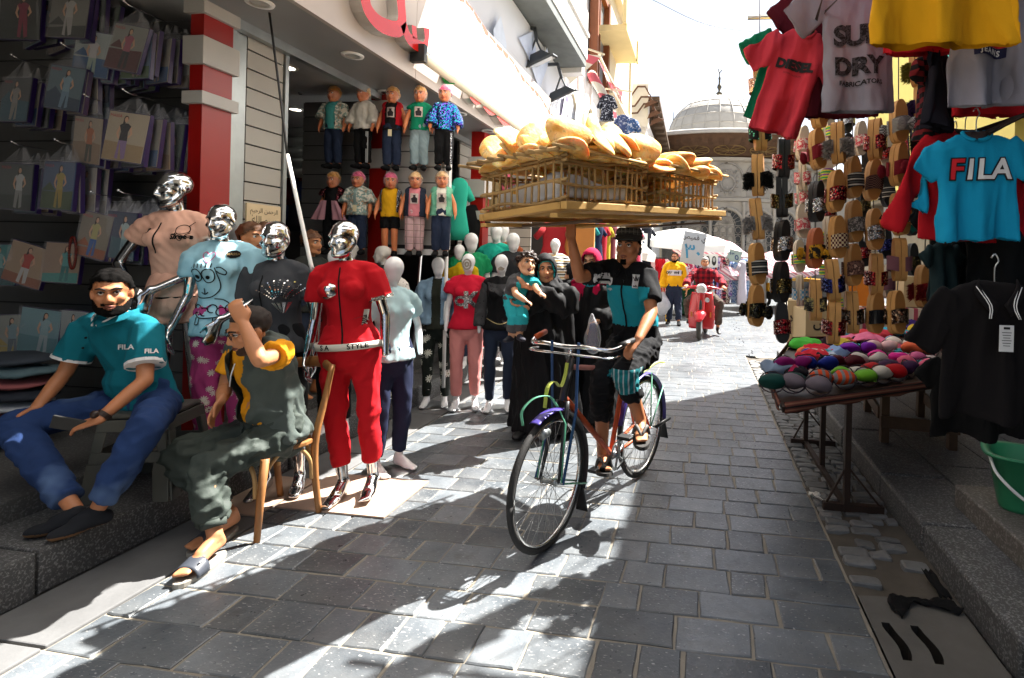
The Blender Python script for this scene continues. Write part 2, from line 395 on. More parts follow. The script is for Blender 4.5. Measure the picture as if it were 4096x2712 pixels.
def limb(J, a, b, c, rr, extra=0., t0=0., t1=2., cap='round', grow=0.):
    A, Bq, Cq = J[a], J[b], J[c]; s = J['s']
    def pt(t): return lerp(A, Bq, t) if t <= 1 else lerp(Bq, Cq, t - 1)
    def rd(t): return np.interp(t, [0, .5, 1, 1.35, 2], [rr[0], (rr[0] + rr[1]) * .52, rr[1], rr[2], rr[3]]) * s + extra + grow * max(0, t - t0)
    ts = [t for t in (0, .25, .5, .8, .93, 1, 1.07, 1.2, 1.35, 1.7, 2) if t0 < t < t1]; ts = [t0] + ts + [t1]
    return tubemesh([pt(t) for t in ts], [rd(t) for t in ts], None, (1, .13, .07), 14, 1, cap)
def hand(J, sd, d, nrm, curl=.35, s=None, spread=.0, grip=0.):
    """palm plus five fingers of unequal length"""
    s = s or J['s']; w = J['wr' + sd]; d = Vector(d).normalized(); nrm = Vector(nrm); nrm = (nrm - d * nrm.dot(d)).normalized(); lat = d.cross(nrm)
    P = [tubemesh([w - d * .02 * s, w + d * .03 * s, w + d * .075 * s, w + d * .092 * s], np.array([.026, .036, .042, .04]) * s, np.array([.02, .017, .015, .012]) * s, lat, 12, 1)]
    for k, (o, L) in enumerate(((-.031, .068), (-.0105, .08), (.0105, .076), (.031, .06))):
        b = w + d * .088 * s + lat * o * s; q = [b - d * .02 * s, b]; a = curl * .6; x = b
        dd = (d + lat * o * 6 * spread).normalized()
        for f in (.45, .32, .23):
            v = dd * math.cos(a) + nrm * math.sin(a); x = x + v * L * f * s; q.append(x); a += curl
        P.append(tubemesh(q, np.array([.0095, .0095, .009, .0082, .0072]) * s, None, lat, 8, 1))
    return P, (w, d, nrm, lat)
def thumb(h, s, sgn, curl=.3):
    w, d, nrm, lat = h; b = w + d * .02 * s + lat * sgn * .024 * s
    v = (d * .75 + lat * sgn * .65 + nrm * .25).normalized(); q = [b, b + v * .035 * s]
    v2 = (d * .95 + lat * sgn * (.35 - curl) + nrm * (.3 + curl * .6)).normalized(); q += [q[-1] + v2 * .032 * s, q[-1] + v2 * .058 * s]
    return [tubemesh(q, np.array([.015, .0125, .0105, .0085]) * s, None, nrm, 8, 1)]
def foot(J, sd, toes=False, extra=0., sole=0.):
    s = J['s']; a, t = J['an' + sd], J['to' + sd]; f = t - a; f = Vector((f.x, f.y, f.z)); dn = V3(0, 0, -1)
    fh = Vector((f.x, f.y, f.z + .055 * s)).normalized(); lat = fh.cross(dn).normalized(); dn = lat.cross(fh) * (1 if lat.cross(fh).z < 0 else -1)
    he = a - fh * .035 * s + dn * .045 * s
    P = [tubemesh([a + dn * -.02 * s, lerp(a, he, .6), he], np.array([.037, .036, .03]) * s + extra, None, lat, 10, 1),
         tubemesh([he, lerp(he, t, .35) - dn * .012 * s, lerp(he, t, .72), t], np.array([.031, .038, .045, .036]) * s + extra, np.array([.03, .036, .026, .017]) * s + extra, lat, 12, 2),
         tubemesh([a, lerp(a, t, .5) - dn * .004 * s], np.array([.036, .03]) * s + extra, np.array([.032, .022]) * s + extra, lat, 10, 0)]
    if toes:
        for k, (o, r) in enumerate(((-.027, .0135), (-.009, .010), (.006, .0098), (.019, .0092), (.031, .009))):
            sg = 1 if sd == 'l' else -1
            c = t + lat * o * s * sg + fh * (.03 - abs(o + .02) * .35) * s
            P.append(tubemesh([c - fh * .04 * s, c], [r * s, r * s * .95], None, lat, 8, 0))
    return P
HEADP = [('e', (0, .015, .035), (.077, .096, .085)), ('e', (0, -.025, -.03), (.062, .068, .085)), ('e', (0, -.075, -.1), (.024, .021, .019)),
         ('t', [(-.058, .01, -.04), (-.047, -.04, -.085), (0, -.072, -.1), (.047, -.04, -.085), (.058, .01, -.04)], [.02, .021, .02, .021, .02]),
         ('t', [(-.046, -.07, .026), (0, -.087, .027), (.046, -.07, .026)], [.011, .012, .011]),
         ('e', (-.042, -.057, -.024), (.023, .026, .022)), ('e', (.042, -.057, -.024), (.023, .026, .022)),
         ('t', [(0, -.084, .022), (0, -.1, -.012), (0, -.109, -.032)], [.009, .0115, .0135]), ('e', (-.0135, -.094, -.036), (.0095, .012, .009)), ('e', (.0135, -.094, -.036), (.0095, .012, .009)),
         ('t', [(-.023, -.08, -.064), (-.008, -.092, -.06), (.008, -.092, -.06), (.023, -.08, -.064)], [.004, .0068, .0068, .004]),
         ('t', [(-.02, -.08, -.069), (0, -.0915, -.0735), (.02, -.08, -.069)], [.004, .0082, .004]),
         ('e', (-.079, .014, -.01), (.009, .02, .031)), ('e', (.079, .014, -.01), (.009, .02, .031))]
def eul(yaw=0., pitch=0., roll=0.):
    """yaw to own left, pitch down, roll to own left (degrees)"""
    return Matrix.Rotation(rad(yaw), 3, 'Z') @ Matrix.Rotation(rad(pitch), 3, 'X') @ Matrix.Rotation(rad(roll), 3, 'Y')
def headpieces(c, R, hs, kind):
    P = []; X = lambda p: c + R @ (Vector(p) * hs)
    if kind == 'egg': return [ellmesh(X((0, -.005, -.03)), np.array((.06, .075, .085)) * hs, 16, R), ellmesh(X((0, .005, .028)), np.array((.077, .094, .092)) * hs, 20, R), tubemesh([X((0, -.0, .0)), X((0, -.03, -.075))], np.array([.06, .035]) * hs, None, R @ V3(1, 0, 0), 14, 0)]
    for e in HEADP:
        if e[0] == 'e': P.append(ellmesh(X(e[1]), np.array(e[2]) * hs, 14, R))
        else: P.append(tubemesh([X(p) for p in e[1]], np.array(e[2]) * hs, None, R @ V3(0, 1, .1), 8, 2))
    if kind == 'doll': P += [ellmesh(X((0, -.0, .0)), np.array((.088, .092, .1)) * hs, 16, R), ellmesh(X((-.045, -.05, -.045)), np.array((.034, .034, .032)) * hs, 10, R), ellmesh(X((.045, -.05, -.045)), np.array((.034, .034, .032)) * hs, 10, R)]
    return P
def local(v, c, R, hs): return (v - np.array(c)) @ np.array(R) / hs
def figure(t, J, skin, head='real', R=None, hs=1., vox=.009, sm=5, hands=None, toes=False, feet=True, arms='lr', legs='lr', extra=None, wrist=2., belly=0., bust=0., neck=True, name='body', headz=True):
    """one continuous body mesh; hands = {'l': (dir, palm normal, curl, spread), ...}"""
    B, s = BT[J['b']], J['s']; R = R or Matrix.Identity(3); hs = hs * s if head != 'real' or s != 1 else hs
    P = [torso(J), yoke(J)]
    if belly: P.append(ellmesh(lerp(J['pel'], J['wai'], .8) + V3(0, -.05, 0) * s, np.array((.14, belly, .13)) * s))
    if bust:
        q = lerp(J['che'], J['nk'], .05); sd = (J['shl'] - J['shr']).normalized(); fw = sd.cross(V3(0, 0, -1)) * -1
        fw = V3(sd.y, -sd.x, 0)
        for k in (-1, 1): P.append(ellmesh(q + sd * k * .07 * s + fw * .085 * s, np.array((.062, .06, .06)) * bust * s))
    for sd in arms: P.append(limb(J, 'sh' + sd, 'el' + sd, 'wr' + sd, B['arm'], t1=wrist))
    for sd in legs:
        P.append(limb(J, 'hi' + sd, 'kn' + sd, 'an' + sd, B['leg']))
        if feet: P += foot(J, sd, toes)
    for sd in (hands or {}):
        d, nr, cu_, sp = hands[sd]; hp, h = hand(J, sd, d, nr, cu_, None, sp); P += hp
        P += thumb(h, s, 1 if sd == 'r' else -1, cu_)
    if neck: P.append(tubemesh([lerp(J['che'], J['nk'], .8), J['nk'], lerp(J['nk'], J['hd'], .75)], np.array([B['neck'] * 1.25, B['neck'], B['neck'] * .95]) * s, None, (1, 0, 0), 14, 1))
    if head: P += headpieces(J['hd'], R, hs, head)
    if extra: P += extra
    me = fuse(P, vox, sm, name=name)
    if head in ('real', 'doll', 'chrome'):
        v, n = getv(me); q = local(v, J['hd'], R, hs)
        dp = np.zeros(len(v))
        for k in (-1, 1):
            d2 = ((q - np.array((k * .031, -.08, .008))) ** 2 / np.array((.014, .05, .0095)) ** 2).sum(1); dp += np.exp(-d2 / 2) * {'real': .010, 'doll': .004, 'chrome': .006}[head]
        d2 = ((q - np.array((0, -.09, -.0665))) ** 2 / np.array((.02, .03, .0022)) ** 2).sum(1); dp += np.exp(-d2 / 2) * .0035
        v = v + np.outer(dp * hs, np.array(R @ V3(0, 1, 0))); setv(me, v)
    me.materials.append(skin); o = link(name, me, t); return o
def face(t, J, R, hs=1., iris='2a1a10', brow='15100c', lip='6a3a34', o=None, brows=True, look=0., lids=True):
    c = J['hd']; X = lambda p: c + R @ (Vector(p) * hs)
    we = M('eye_white', 'd8d0c8', .25, var=.03); ir = M('iris_' + iris, iris, .15, var=.1); bl = M('hair_' + brow, brow, .7, var=.2, bump=.4, bs=200)
    for k in (-1, 1):
        mb = MB(); mb.ell(X((k * .031, -.0715, .008)), .0125 * hs, 0, 12); mb.ell(X((k * .031 + look * .004, -.0815, .008)), (.0062 * hs, .0035 * hs, .0062 * hs), 1, 10, R)
        if lids: mb.tube([X((k * .031 - .0145, -.0785, .009)), X((k * .031, -.0865, .0155)), X((k * .031 + .0145, -.0785, .009))], .0026 * hs, 6, 2, 2)
        mb.build('eye', [we, ir, bl], t)
        if brows: b = MB(); b.tube([X((k * .013, -.0945, .0255)), X((k * .032, -.0905, .032)), X((k * .052, -.071, .027))], [.0045 * hs, .005 * hs, .003 * hs], 8, 0, 3, cap='round'); b.build('eyebrow', bl, t)
    mb = MB(); mb.tube([X((-.022, -.0855, -.0645)), X((-.008, -.0985, -.0605)), X((.008, -.0985, -.0605)), X((.022, -.0855, -.0645))], np.array([.002, .0042, .0042, .002]) * hs, 8, 0, 2, cap='round')
    mb.tube([X((-.02, -.085, -.0685)), X((0, -.0985, -.0735)), X((.02, -.085, -.0685))], np.array([.002, .0052, .002]) * hs, 8, 0, 2, cap='round'); mb.build('lips', skinm('lip_' + lip, lip), t)
def smooth(x, a, b): return np.clip((x - a) / (b - a), 0, 1)
def hair_short(q, line=.052, back=-.06):
    """weight for a short haircut in head space"""
    z = q[:, 2]; y = q[:, 1]; lim = np.interp(y, [-.1, -.05, 0, .03, .1], [line, line - .005, .012, -.02, back]); near = (np.abs(q) < np.array((.1, .13, .15))).all(1); ear = np.exp(-(((np.abs(q[:, 0]) - .083) / .014) ** 2 + ((q[:, 1] - .014) / .02) ** 2 + ((q[:, 2] + .01) / .03) ** 2) * 1.4)
    return smooth(z - lim, 0, .018) * (ear < .4) * (z > -.12) * near
def beard(q, full=1.):
    z, y, x = q[:, 2], q[:, 1], np.abs(q[:, 0]); w = smooth(-.04 - z - np.interp(x, [0, .03, .05, .07], [.013, .024, .02, -.012]), 0, .012) * (y < .01) * (x < .088) * (z > -.135) * (y > -.12)
    lips = np.exp(-((x / .026) ** 2 + ((z + .067) / .011) ** 2)) ; return w * (lips < .55) * full
def moust(q): x = np.abs(q[:, 0]); z = q[:, 2]; return ((x < .034) & (z < -.043) & (z > -.06) & (q[:, 1] < -.06)) * 1.
def cloth(t, P, mat, vox=.011, name='shirt', amp=.005, f=13., seed=3, sm=4, sq=(1, 1, .6), mats=None, fn=None):
    me = fuse(P, vox, sm, name=name)
    if amp: crease(me, amp, f, seed, sq)
    if mats: paint(me, mats, fn)
    else: me.materials.append(mat)
    return link(name, me, t)
def shirtp(J, infl=.012, hem=-.3, sleeve=.7, loose=.012, belly=0., bust=0., arms='lr', collar=0.):
    B, s = BT[J['b']], J['s']; P = [torso(J, infl, hem), yoke(J, infl * .7)]
    for sd in arms:
        if sleeve > 0: P.append(limb(J, 'sh' + sd, 'el' + sd, 'wr' + sd, B['arm'], infl + loose * .4, 0, sleeve, 'flat', loose))
    if belly: P.append(ellmesh(lerp(J['pel'], J['wai'], .8) + V3(0, -.05, 0) * s, np.array((.14 + infl, belly + infl, .13)) * s))
    if bust:
        q = lerp(J['che'], J['nk'], .05); sd = (J['shl'] - J['shr']).normalized(); fw = V3(sd.y, -sd.x, 0)
        for k in (-1, 1): P.append(ellmesh(q + sd * k * .07 * s + fw * .085 * s, np.array((.066, .066, .064)) * bust * s + infl * .6))
    return P
def pantsp(J, infl=.014, to=1.85, flare=0., legs='lr'):
    B, s = BT[J['b']], J['s']; p, w = J['pel'], J['wai']
    P = [tubemesh([p + (p - w) * .35, p, lerp(p, w, .45)], np.array([B['cr'][0], B['pel'][0], B['pel'][0] * .93]) * s + infl, np.array([B['cr'][1], B['pel'][1], B['pel'][1] * .95]) * s + infl, (J['hil'] - J['hir']).normalized(), 18, 2)]
    for sd in legs: P.append(limb(J, 'hi' + sd, 'kn' + sd, 'an' + sd, B['leg'], infl, 0, to, 'flat', flare))
    return P
def shoes(t, J, mat, sole=None, s_extra=.006, vox=.008, which='lr', name='shoe'):
    for sd in which:
        me = fuse(foot(J, sd, False, s_extra)[1:], vox, 3, name=name); sh_ = [mat] + ([sole] if sole else [])
        if sole:
            zmin = getv(me)[0][:, 2].min(); paint(me, sh_, lambda c, n: (c[:, 2] < zmin + .022).astype(int))
        else: me.materials.append(mat)
        link(name, me, t)
def ldress(J, prof, side=(1, 0, 0), n=28, folds=9, amp=.02, seed=0, bulge=None):
    """a hanging robe: profile of (point, ra, rb)"""
    V, Fc = tubemesh([p for p, _, _ in prof], [a for _, a, _ in prof], [b for _, _, b in prof], side, n, 4, 'flat'); return V, Fc
# ------------------------------------------------------------------ materials of the place
def paver_mat():
    t = NT('slate_paver'); oi = t.n('ObjectInfo'); rnd = oi.outputs['Random']; v = t.co()
    ad = t.n('VectorMath'); ad.operation = 'ADD'; t.l(v, ad.inputs[0]); cb = t.n('CombineXYZ'); t.l(t.math('MULTIPLY', rnd, 37.), cb.inputs[0]); t.l(t.math('MULTIPLY', rnd, 91.), cb.inputs[1]); t.l(cb.outputs[0], ad.inputs[1]); v = ad.outputs[0]
    base = t.ramp(t.noise(5, 5, v), [(.25, (.058, .068, .078)), (.75, (.128, .14, .15))])
    hs = t.n('HueSaturation'); t.l(base, hs.inputs['Color']); t.l(t.math('ADD', t.math('MULTIPLY', rnd, .75), .62), hs.inputs['Value'])
    mp = t.n('Mapping'); mp.inputs['Scale'].default_value = (1, 2.6, 1); mp.inputs['Rotation'].default_value = (0, 0, .25); t.l(v, mp.inputs[0])
    fl = t.noise(44, 2, mp.outputs[0], .5); th = t.math('SUBTRACT', .69, t.math('MULTIPLY', t.math('FRACT', t.math('MULTIPLY', rnd, 7.3)), .06))
    f = t.n('MapRange'); t.l(fl, f.inputs[0]); t.l(th, f.inputs[1]); t.l(t.math('ADD', th, .025), f.inputs[2])
    c = t.mix(t.math('MULTIPLY', f.outputs[0], .75), hs.outputs[0], (.4, .4, .39))
    du = t.ramp(t.noise(2.3, 5, t.co('Object')), [(.45, 0), (.75, .55)])
    c = t.mix(t.math('MULTIPLY', du, .55), c, (.2, .195, .18)); ge = t.n('NewGeometry'); st = t.noise(1.1, 6, ge.outputs['Position']); st2 = t.noise(5.5, 5, ge.outputs['Position'])
    c = t.mix(1., c, t.ramp(st, [(.3, .62), (.5, 1.), (.75, 1.25)]), 'MULTIPLY'); c = t.mix(t.ramp(st2, [(.62, 0), (.72, .6)]), c, (.05, .05, .05)); t.col(c)
    t.l(t.ramp(t.noise(30, 3, v), [(.3, .26), (.8, .55)]), t.b.inputs['Roughness'])
    t.bump(t.noise(75, 4, v), .45, .004); t.b.inputs['Specular IOR Level'].default_value = .45; return t.m
PAVER = paver_mat()
GROUT = M('sandy_grout', (.23, .205, .165), .95, var=.25, vs_=9, bump=.5, bs=90)
def granite(name, a, b, sc=120., rough=.6):
    t = NT(name); n = t.noise(sc, 2, None, .7); n2 = t.noise(4, 4); c = t.ramp(n, [(.36, a), (.52, a), (.58, b), (.7, (b[0] * 1.5, b[1] * 1.5, b[2] * 1.5))])
    t.col(t.mix(t.math('MULTIPLY', n2, .75), c, tuple(.4 * v for v in a))); t.bump(t.noise(60, 3), .2, .003); return t.set(rough, 0, .4)
GRAN = granite('speckled_granite', (.075, .075, .075), (.2, .2, .2), 85)
TERR = granite('brown_terrazzo', (.13, .115, .1), (.24, .22, .2), 70)
CONC = M('worn_concrete', (.115, .115, .115), .85, var=.35, vs_=5, bump=.4, bs=40)
KERBF = M('dirty_kerb_stone', (.15, .14, .125), .85, var=.5, vs_=4, bump=.4, bs=30)
COBB = M('rough_cobble', (.12, .12, .118), .7, var=.4, vs_=14, bump=.6, bs=50, rnd=.35)
# ------------------------------------------------------------------ ground sheet, street with every near paver its own piece
mb = MB(); mb.bx(-60, 60, -10, 140, -.5, -.2); g = struct(mb.build('ground', GROUT))
mb = MB(); mb.grid(8, 40, lambda u, v: (-2.43 + 3.17 * u, .6 + 60 * v, -.006), sm=False); street = struct(mb.build('street', GROUT))
def paver_mesh(w, d, h=.03, seed=0):
    r = random.Random(seed); b = .005; mb = MB()
    j = lambda a: r.uniform(-a, a)
    P = [(-w / 2 + j(.006), -d / 2 + j(.006)), (w / 2 + j(.006), -d / 2 + j(.006)), (w / 2 + j(.006), d / 2 + j(.006)), (-w / 2 + j(.006), d / 2 + j(.006))]
    out = []
    for k in range(4):       # two chips per side keep the edges uneven
        a, c = P[k], P[(k + 1) % 4]; nx, ny = (c[1] - a[1]), -(c[0] - a[0]); L = math.hypot(nx, ny)
        out.append(a)
        for f in (.3, .7): q = j(.0035); out.append((a[0] + (c[0] - a[0]) * f + nx / L * q, a[1] + (c[1] - a[1]) * f + ny / L * q))
    n = len(out); inn = [(x * (1 - 2 * b / w), y * (1 - 2 * b / d)) for x, y in out]
    tx, ty, tz = j(.006), j(.006), j(.0012)
    V = [(x, y, -h) for x, y in out] + [(x, y, -.004 + x * tx + y * ty) for x, y in out] + [(x, y, tz + x * tx + y * ty) for x, y in inn]
    Fc = [(i, (i + 1) % n, n + (i + 1) % n, n + i) for i in range(n)] + [(n + i, n + (i + 1) % n, 2 * n + (i + 1) % n, 2 * n + i) for i in range(n)] + [tuple(range(2 * n, 3 * n))]
    mb.add(V, Fc); return mb
rp = random.Random(11); y = 1.12; npv = 0; far = MB()
while y < 24:
    d = rp.uniform(.185, .215); x = -2.425 if y < 6.5 else -2.425; x1 = .73 if y < 9 else 9.
    x += 0; first = True
    while x < x1 - .05:
        w = rp.choice((.17, .2, .27, .31, .34)); w = w if not first else w * rp.uniform(.5, 1); first = False
        if x + w > x1 - .09: w = x1 - x
        m = paver_mesh(w - .0095, d - .0095, .03, rp.random()); cx, cy = x + w / 2, y + d / 2
        vis = (gnd(0, 1568).y - .3 < 9) and cy > 1.15
        if npv < 292 and cy < 6.2 and not (cx < -2.0 and cy < 1.3):
            me = m.mesh('paver', PAVER); o = link('paver', me, street); o.location = (cx, cy, rp.uniform(-.0015, .0015)); npv += 1
        elif cy < 18 or x < 3:
            far.add([(p[0] + cx, p[1] + cy, p[2]) for p in m.v], m.f)
        x += w
    y += d
fo = far.build('far_pavers', PAVER, street); stuff(fo)
mb = MB(); mb.grid(10, 10, lambda u, v: (-20 + 40 * u, 24 + 40 * v, -.012), sm=False); o = struct(mb.build('square', PAVER))
mb = MB(); mb.grid(10, 8, lambda u, v: (.9 + 20 * u, 9.05 + 15 * v, -.005), sm=False); o = struct(mb.build('square_bed', GROUT))
# left gutter of long slabs
mb = MB(); mb.bx(-2.83, -2.43, .2, 14, -.05, -.012); gut = struct(mb.build('gutter', GROUT))
yy = .5
while yy < 13:
    L = rp.uniform(.9, 1.3); b = MB(); b.bx(-2.825, -2.44, yy + .006, yy + L - .006, -.04, .002 + rp.uniform(-.002, .002)); b.build('slab', CONC, gut, bev=.006); yy += L
# left kerb and shop floor
mb = MB(); mb.bx(-3.24, -2.84, .3, 14, -.05, .17); kl = struct(mb.build('pavement', KERBF))
yy = .35
for L in (1.0, .62, 1.45, 1.1, 1.2, 1.1, 1.3, 1.2, 1.2, 1.3):
    b = MB(); b.bx(-3.255, -2.818 + rp.uniform(-.008, .008), yy + .005, yy + L - .005, .0, .2 + rp.uniform(-.004, .004)); b.build('kerb_stone', GRAN, kl, bev=.014); yy += L
mb = MB(); mb.bx(-8, -3.26, .2, 14, -.05, .3); struct(mb.build('shop_floor', granite('shop_step_stone', (.1, .098, .095), (.17, .17, .165), 70)))
# right: cobbles in a dirt strip, drain cover, kerb, terrazzo step
mb = MB(); mb.grid(6, 60, lambda u, v: (.73 + .5 * u, 2.655 + 6.4 * v, -.014 + .012 * math.sin(u * 9 + v * 40) * math.sin(v * 77)), sm=True)
cs = struct(mb.build('cobble_strip', M('gutter_dirt', (.075, .064, .05), .95, var=.4, vs_=8, bump=.8, bs=45)))
yy = 2.72; nc = 0
while yy < 8.9:
    d = rp.uniform(.075, .1); x = .745; 
    while x < 1.16:
        w = min(rp.uniform(.1, .17), 1.19 - x)
        if not (yy < 3.35 and x > 1.0 and rp.random() < .75) and rp.random() < (.78 if yy < 3.4 else .95):
            b = MB(); V, Fc = ellmesh((0, 0, 0), (.5, .5, .5), 12); V = np.sign(V) * np.abs(V * 2) ** .34 / 2 * np.array((w - .006, d - .006, .06)); V[:, 2] += .005 * wob(V, nc, 5, 40); V[:, :2] += .003 * np.column_stack([wob(V, nc + 2, 4, 30), wob(V, nc + 3, 4, 30)]); b.add(V, Fc, 0, False)
            if nc < 220: o = link('cobble', b.mesh('cobble', COBB), cs); o.location = (x + w / 2 + rp.uniform(-.008, .008), yy + d / 2, rp.uniform(-.03, -.018)); o.rotation_euler = (rp.uniform(-.08, .08), rp.uniform(-.08, .08), rp.uniform(-.1, .1)); nc += 1
        x += w
    yy += d
mb = MB(); DRC = M('drain_concrete', (.095, .088, .078), .9, var=.3, vs_=7, bump=.5, bs=50)
poly = [(.74, 1.55), (1.17, 1.55), (1.17, 2.66), (.74, 2.62)]
bm = bmesh.new()                                   # slab with two wavy slots cut through
def slot(cx, cy): 
    o = []
    for s_, r_ in ((1, range(0, 9)), (-1, range(8, -1, -1))):
        for k in r_: v = k / 8; o.append((cx + s_ * .02 * min(1, 1.6 * math.sin(pi * (.08 + .84 * v)) ** .5) + .012 * math.sin(v * 5), cy - .11 + .22 * v))
    return o
slots = [slot(.815, 2.33), slot(.93, 2.33)]
def ringv(p, z): return [bm.verts.new((x, y_, z)) for x, y_ in p]
tops = [ringv(poly, .012)] + [ringv(s_, .012) for s_ in slots]; edges = []
for r in tops: edges += [bm.edges.new((r[i], r[(i + 1) % len(r)])) for i in range(len(r))]
bmesh.ops.triangle_fill(bm, edges=edges, use_beauty=True)
for s_, r in zip(slots, tops[1:]):
    lo = ringv([(x, y_) for x, y_ in s_], -.19)
    for i in range(len(r)): bm.faces.new((r[i], r[(i + 1) % len(r)], lo[(i + 1) % len(r)], lo[i]))
pb = MB(); pb.bx(.76, 1.15, 1.6, 2.6, -.19, -.13); struct(pb.build('drain_pit', M('slot_shade', (.012, .01, .008), .6)))  # near-black block added so the slots look deep in shade
me = bpy.data.meshes.new('drain_cover'); bm.normal_update(); bm.to_mesh(me); bm.free(); me.materials.append(DRC); me.materials.append(MATS['slot_shade'])
for p_ in me.polygons: p_.material_index = 1 if abs(p_.normal.z) < .5 else 0  # slot walls coloured near-black to stand for shade
dc = link('drain_cover', me); tag(dc, 'concrete drain cover with two wavy slots beside the right kerb', 'drain cover')
mb = MB(); mb.bx(1.255, 1.9, 1., 9.0, -.05, .12); kr = struct(mb.build('right_pavement', KERBF)); yy = 1.0
for L in (1.2, .92, .7, 1.0, .95, .9, 1.05, 1.2):
    b = MB(); b.bx(1.205 + rp.uniform(-.008, .008), 1.62, yy + .005, yy + L - .005, -.04, .15 + rp.uniform(-.003, .003)); b.build('kerb_slab', GRAN, kr, bev=.02); yy += L
for i in range(9):
    for j in range(4): b = MB(); b.bx(1.625 + .42 * j, 2.035 + .42 * j, 3.45 + .6 * i + .004, 4.05 + .6 * i - .004, .1, .15 + rp.uniform(-.002, .002)); b.build('paving_slab', GRAN, kr)
mb = MB(); mb.bx(1.48, 4, .8, 3.4, -.02, .27); struct(mb.build('step', TERR, bev=.012))
# litter in the gutter
b = MB(); b.grid(8, 8, lambda u, v: (.16 * (u - .5), .045 * (v - .5), .018 + .018 * math.cos(v * 3) + .006 * math.sin(u * 14 + v * 6))); o = b.build('paper_scrap', M('paper_white', 'd8d4cc', .8, var=.08), solid=.002)
o.location = gnd(1900, 1163) + V3(0, 0, .0); o.rotation_euler = (0, 0, -1.0); tag(o, 'crumpled white paper roll lying on the cobbles by the table foot', 'litter')
b = MB(); b.grid(6, 6, lambda u, v: (.07 * (u - .5), .05 * (v - .5), .014 + .012 * math.sin(u * 7 + v * 9))); o = b.build('paper_scrap', MATS['paper_white'], solid=.002); o.location = gnd(1883, 1148); tag(o, 'small torn paper flake beside the white paper roll on cobbles', 'litter')
b = MB(); b.grid(14, 5, lambda u, v: (.3 * (u - .5), .07 * (v - .5) * (1 + .5 * math.sin(u * 9)) + .05 * math.sin(u * 5), .016 + .02 * abs(math.sin(u * 11 + v * 5)))); o = b.build('cloth_strip', fabric('black_rag', '0c0c0d'), solid=.003); o.location = gnd(2130, 1412); o.rotation_euler = (0, 0, .5); tag(o, 'torn strip of black cloth lying above the drain cover', 'rag')
b = MB(); b.grid(8, 4, lambda u, v: (.05 * (u - .5), .22 * (v - .5), .02 + .02 * abs(math.sin(u * 7 + v * 5)))); o = b.build('cloth_strip', MATS['black_rag'], solid=.003); o.location = gnd(2165, 1365); tag(o, 'black cloth rag pressed against the right kerb face', 'rag')
# ------------------------------------------------------------------ left clothes shop
OFFW = M('slat_white', (.36, .34, .3), .55, var=.1, vs_=3); GREYW = M('wall_grey', (.22, .22, .22), .7, var=.2); SOFF = M('soffit_grey', (.2, .2, .2), .45, var=.1, vs_=2)  # slat and soffit colours lowered to imitate the deep shop shade
FASC = M('fascia_panel', (.36, .31, .28), .35, var=.06, vs_=1.5); RED = M('pillar_red', hexc('8f1009'), .35, var=.12, vs_=3); BAND = M('pillar_band', (.42, .4, .37), .5, var=.1)
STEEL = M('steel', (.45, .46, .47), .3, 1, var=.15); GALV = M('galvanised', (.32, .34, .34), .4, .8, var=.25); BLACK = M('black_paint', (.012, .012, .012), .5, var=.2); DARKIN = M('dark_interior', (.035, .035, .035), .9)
WHITEP = M('white_paint', (.72, .71, .68), .5, var=.08); CHROME = M('chrome', (.78, .78, .79), .07, 1, var=.04); WOODD = M('dark_wood', (.1, .065, .04), .65, var=.4, vs_=9)
shop = thing('clothes_shop', 'open clothes shop with grey soffit and pale slatted walls on the left', 'shop', (-3.3, 3.4, 0))
def part(mb, name, mats, par=shop, **kw): return mb.build(name, mats, par, w=True, **kw)
def slats(name, x0, x1, y0, y1, z0, z1, mat, par, step=.15, off=.0, gap=.012, depth=.018, facing='y'):
    """a slat wall: dark backing with single boards"""
    b = MB()
    if facing == 'y': b.bx(x0, x1, y0 + depth, y0 + depth + .03, z0, z1)
    else: b.bx(x0 - depth - .03, x0 - depth, y0, y1, z0, z1)
    w = part(b, name, DARKIN, par); z = z0 + off
    while z < z1 - .02:
        b = MB(); zt = min(z + step - gap, z1)
        if facing == 'y': b.bx(x0, x1, y0, y0 + depth - .002, z, zt)
        else: b.bx(x0 - depth + .002, x0, y0, y1, z, zt)
        part(b, 'slat_board', mat, w); z += step
    return w
b = MB(); b.bx(-3.36, -2.76, -2, 9.3, 3.2, 3.28); part(b, 'soffit', SOFF)
b = MB(); b.bx(-8, -3.362, -2, 9.3, 3.22, 3.3); part(b, 'ceiling', M('ceiling_white', (.42, .42, .42), .7))
for k in range(5):
    b = MB(); b.bx(-2.76, -2.72, -2 + 2.26 * k + .003, .26 + 2.26 * k - .003, 3.19, 4.35); part(b, 'fascia_panel', FASC)
b = MB(); b.bx(-9, -3.0, -2, 9.3, 4.35, 4.6); part(b, 'roof', GREYW)
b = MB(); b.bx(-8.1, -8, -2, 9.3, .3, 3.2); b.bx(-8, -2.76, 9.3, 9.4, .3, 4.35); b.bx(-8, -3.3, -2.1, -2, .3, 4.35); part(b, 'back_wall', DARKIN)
b = MB(); b.bx(-3.40, -3.34, 3.4, 9.2, 3.13, 3.2); b.bx(-3.44, -3.39, 3.45, 9.2, 3.16, 3.2); part(b, 'shutter_rail', GALV)
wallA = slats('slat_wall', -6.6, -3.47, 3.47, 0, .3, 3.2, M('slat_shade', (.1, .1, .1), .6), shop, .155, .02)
slats('slat_pilaster', -3.42, 0, 3.63, 3.98, .3, 3.17, OFFW, shop, .142, .05, facing='x')
b = MB(); b.bx(-3.47, -3.40, 3.46, 3.52, .3, 3.2); b.bx(-3.46, -3.42, 3.53, 3.62, .3, 3.2); b.bx(-3.43, -3.4, 3.985, 4.02, .3, 3.17); part(b, 'shutter_guide', GALV)
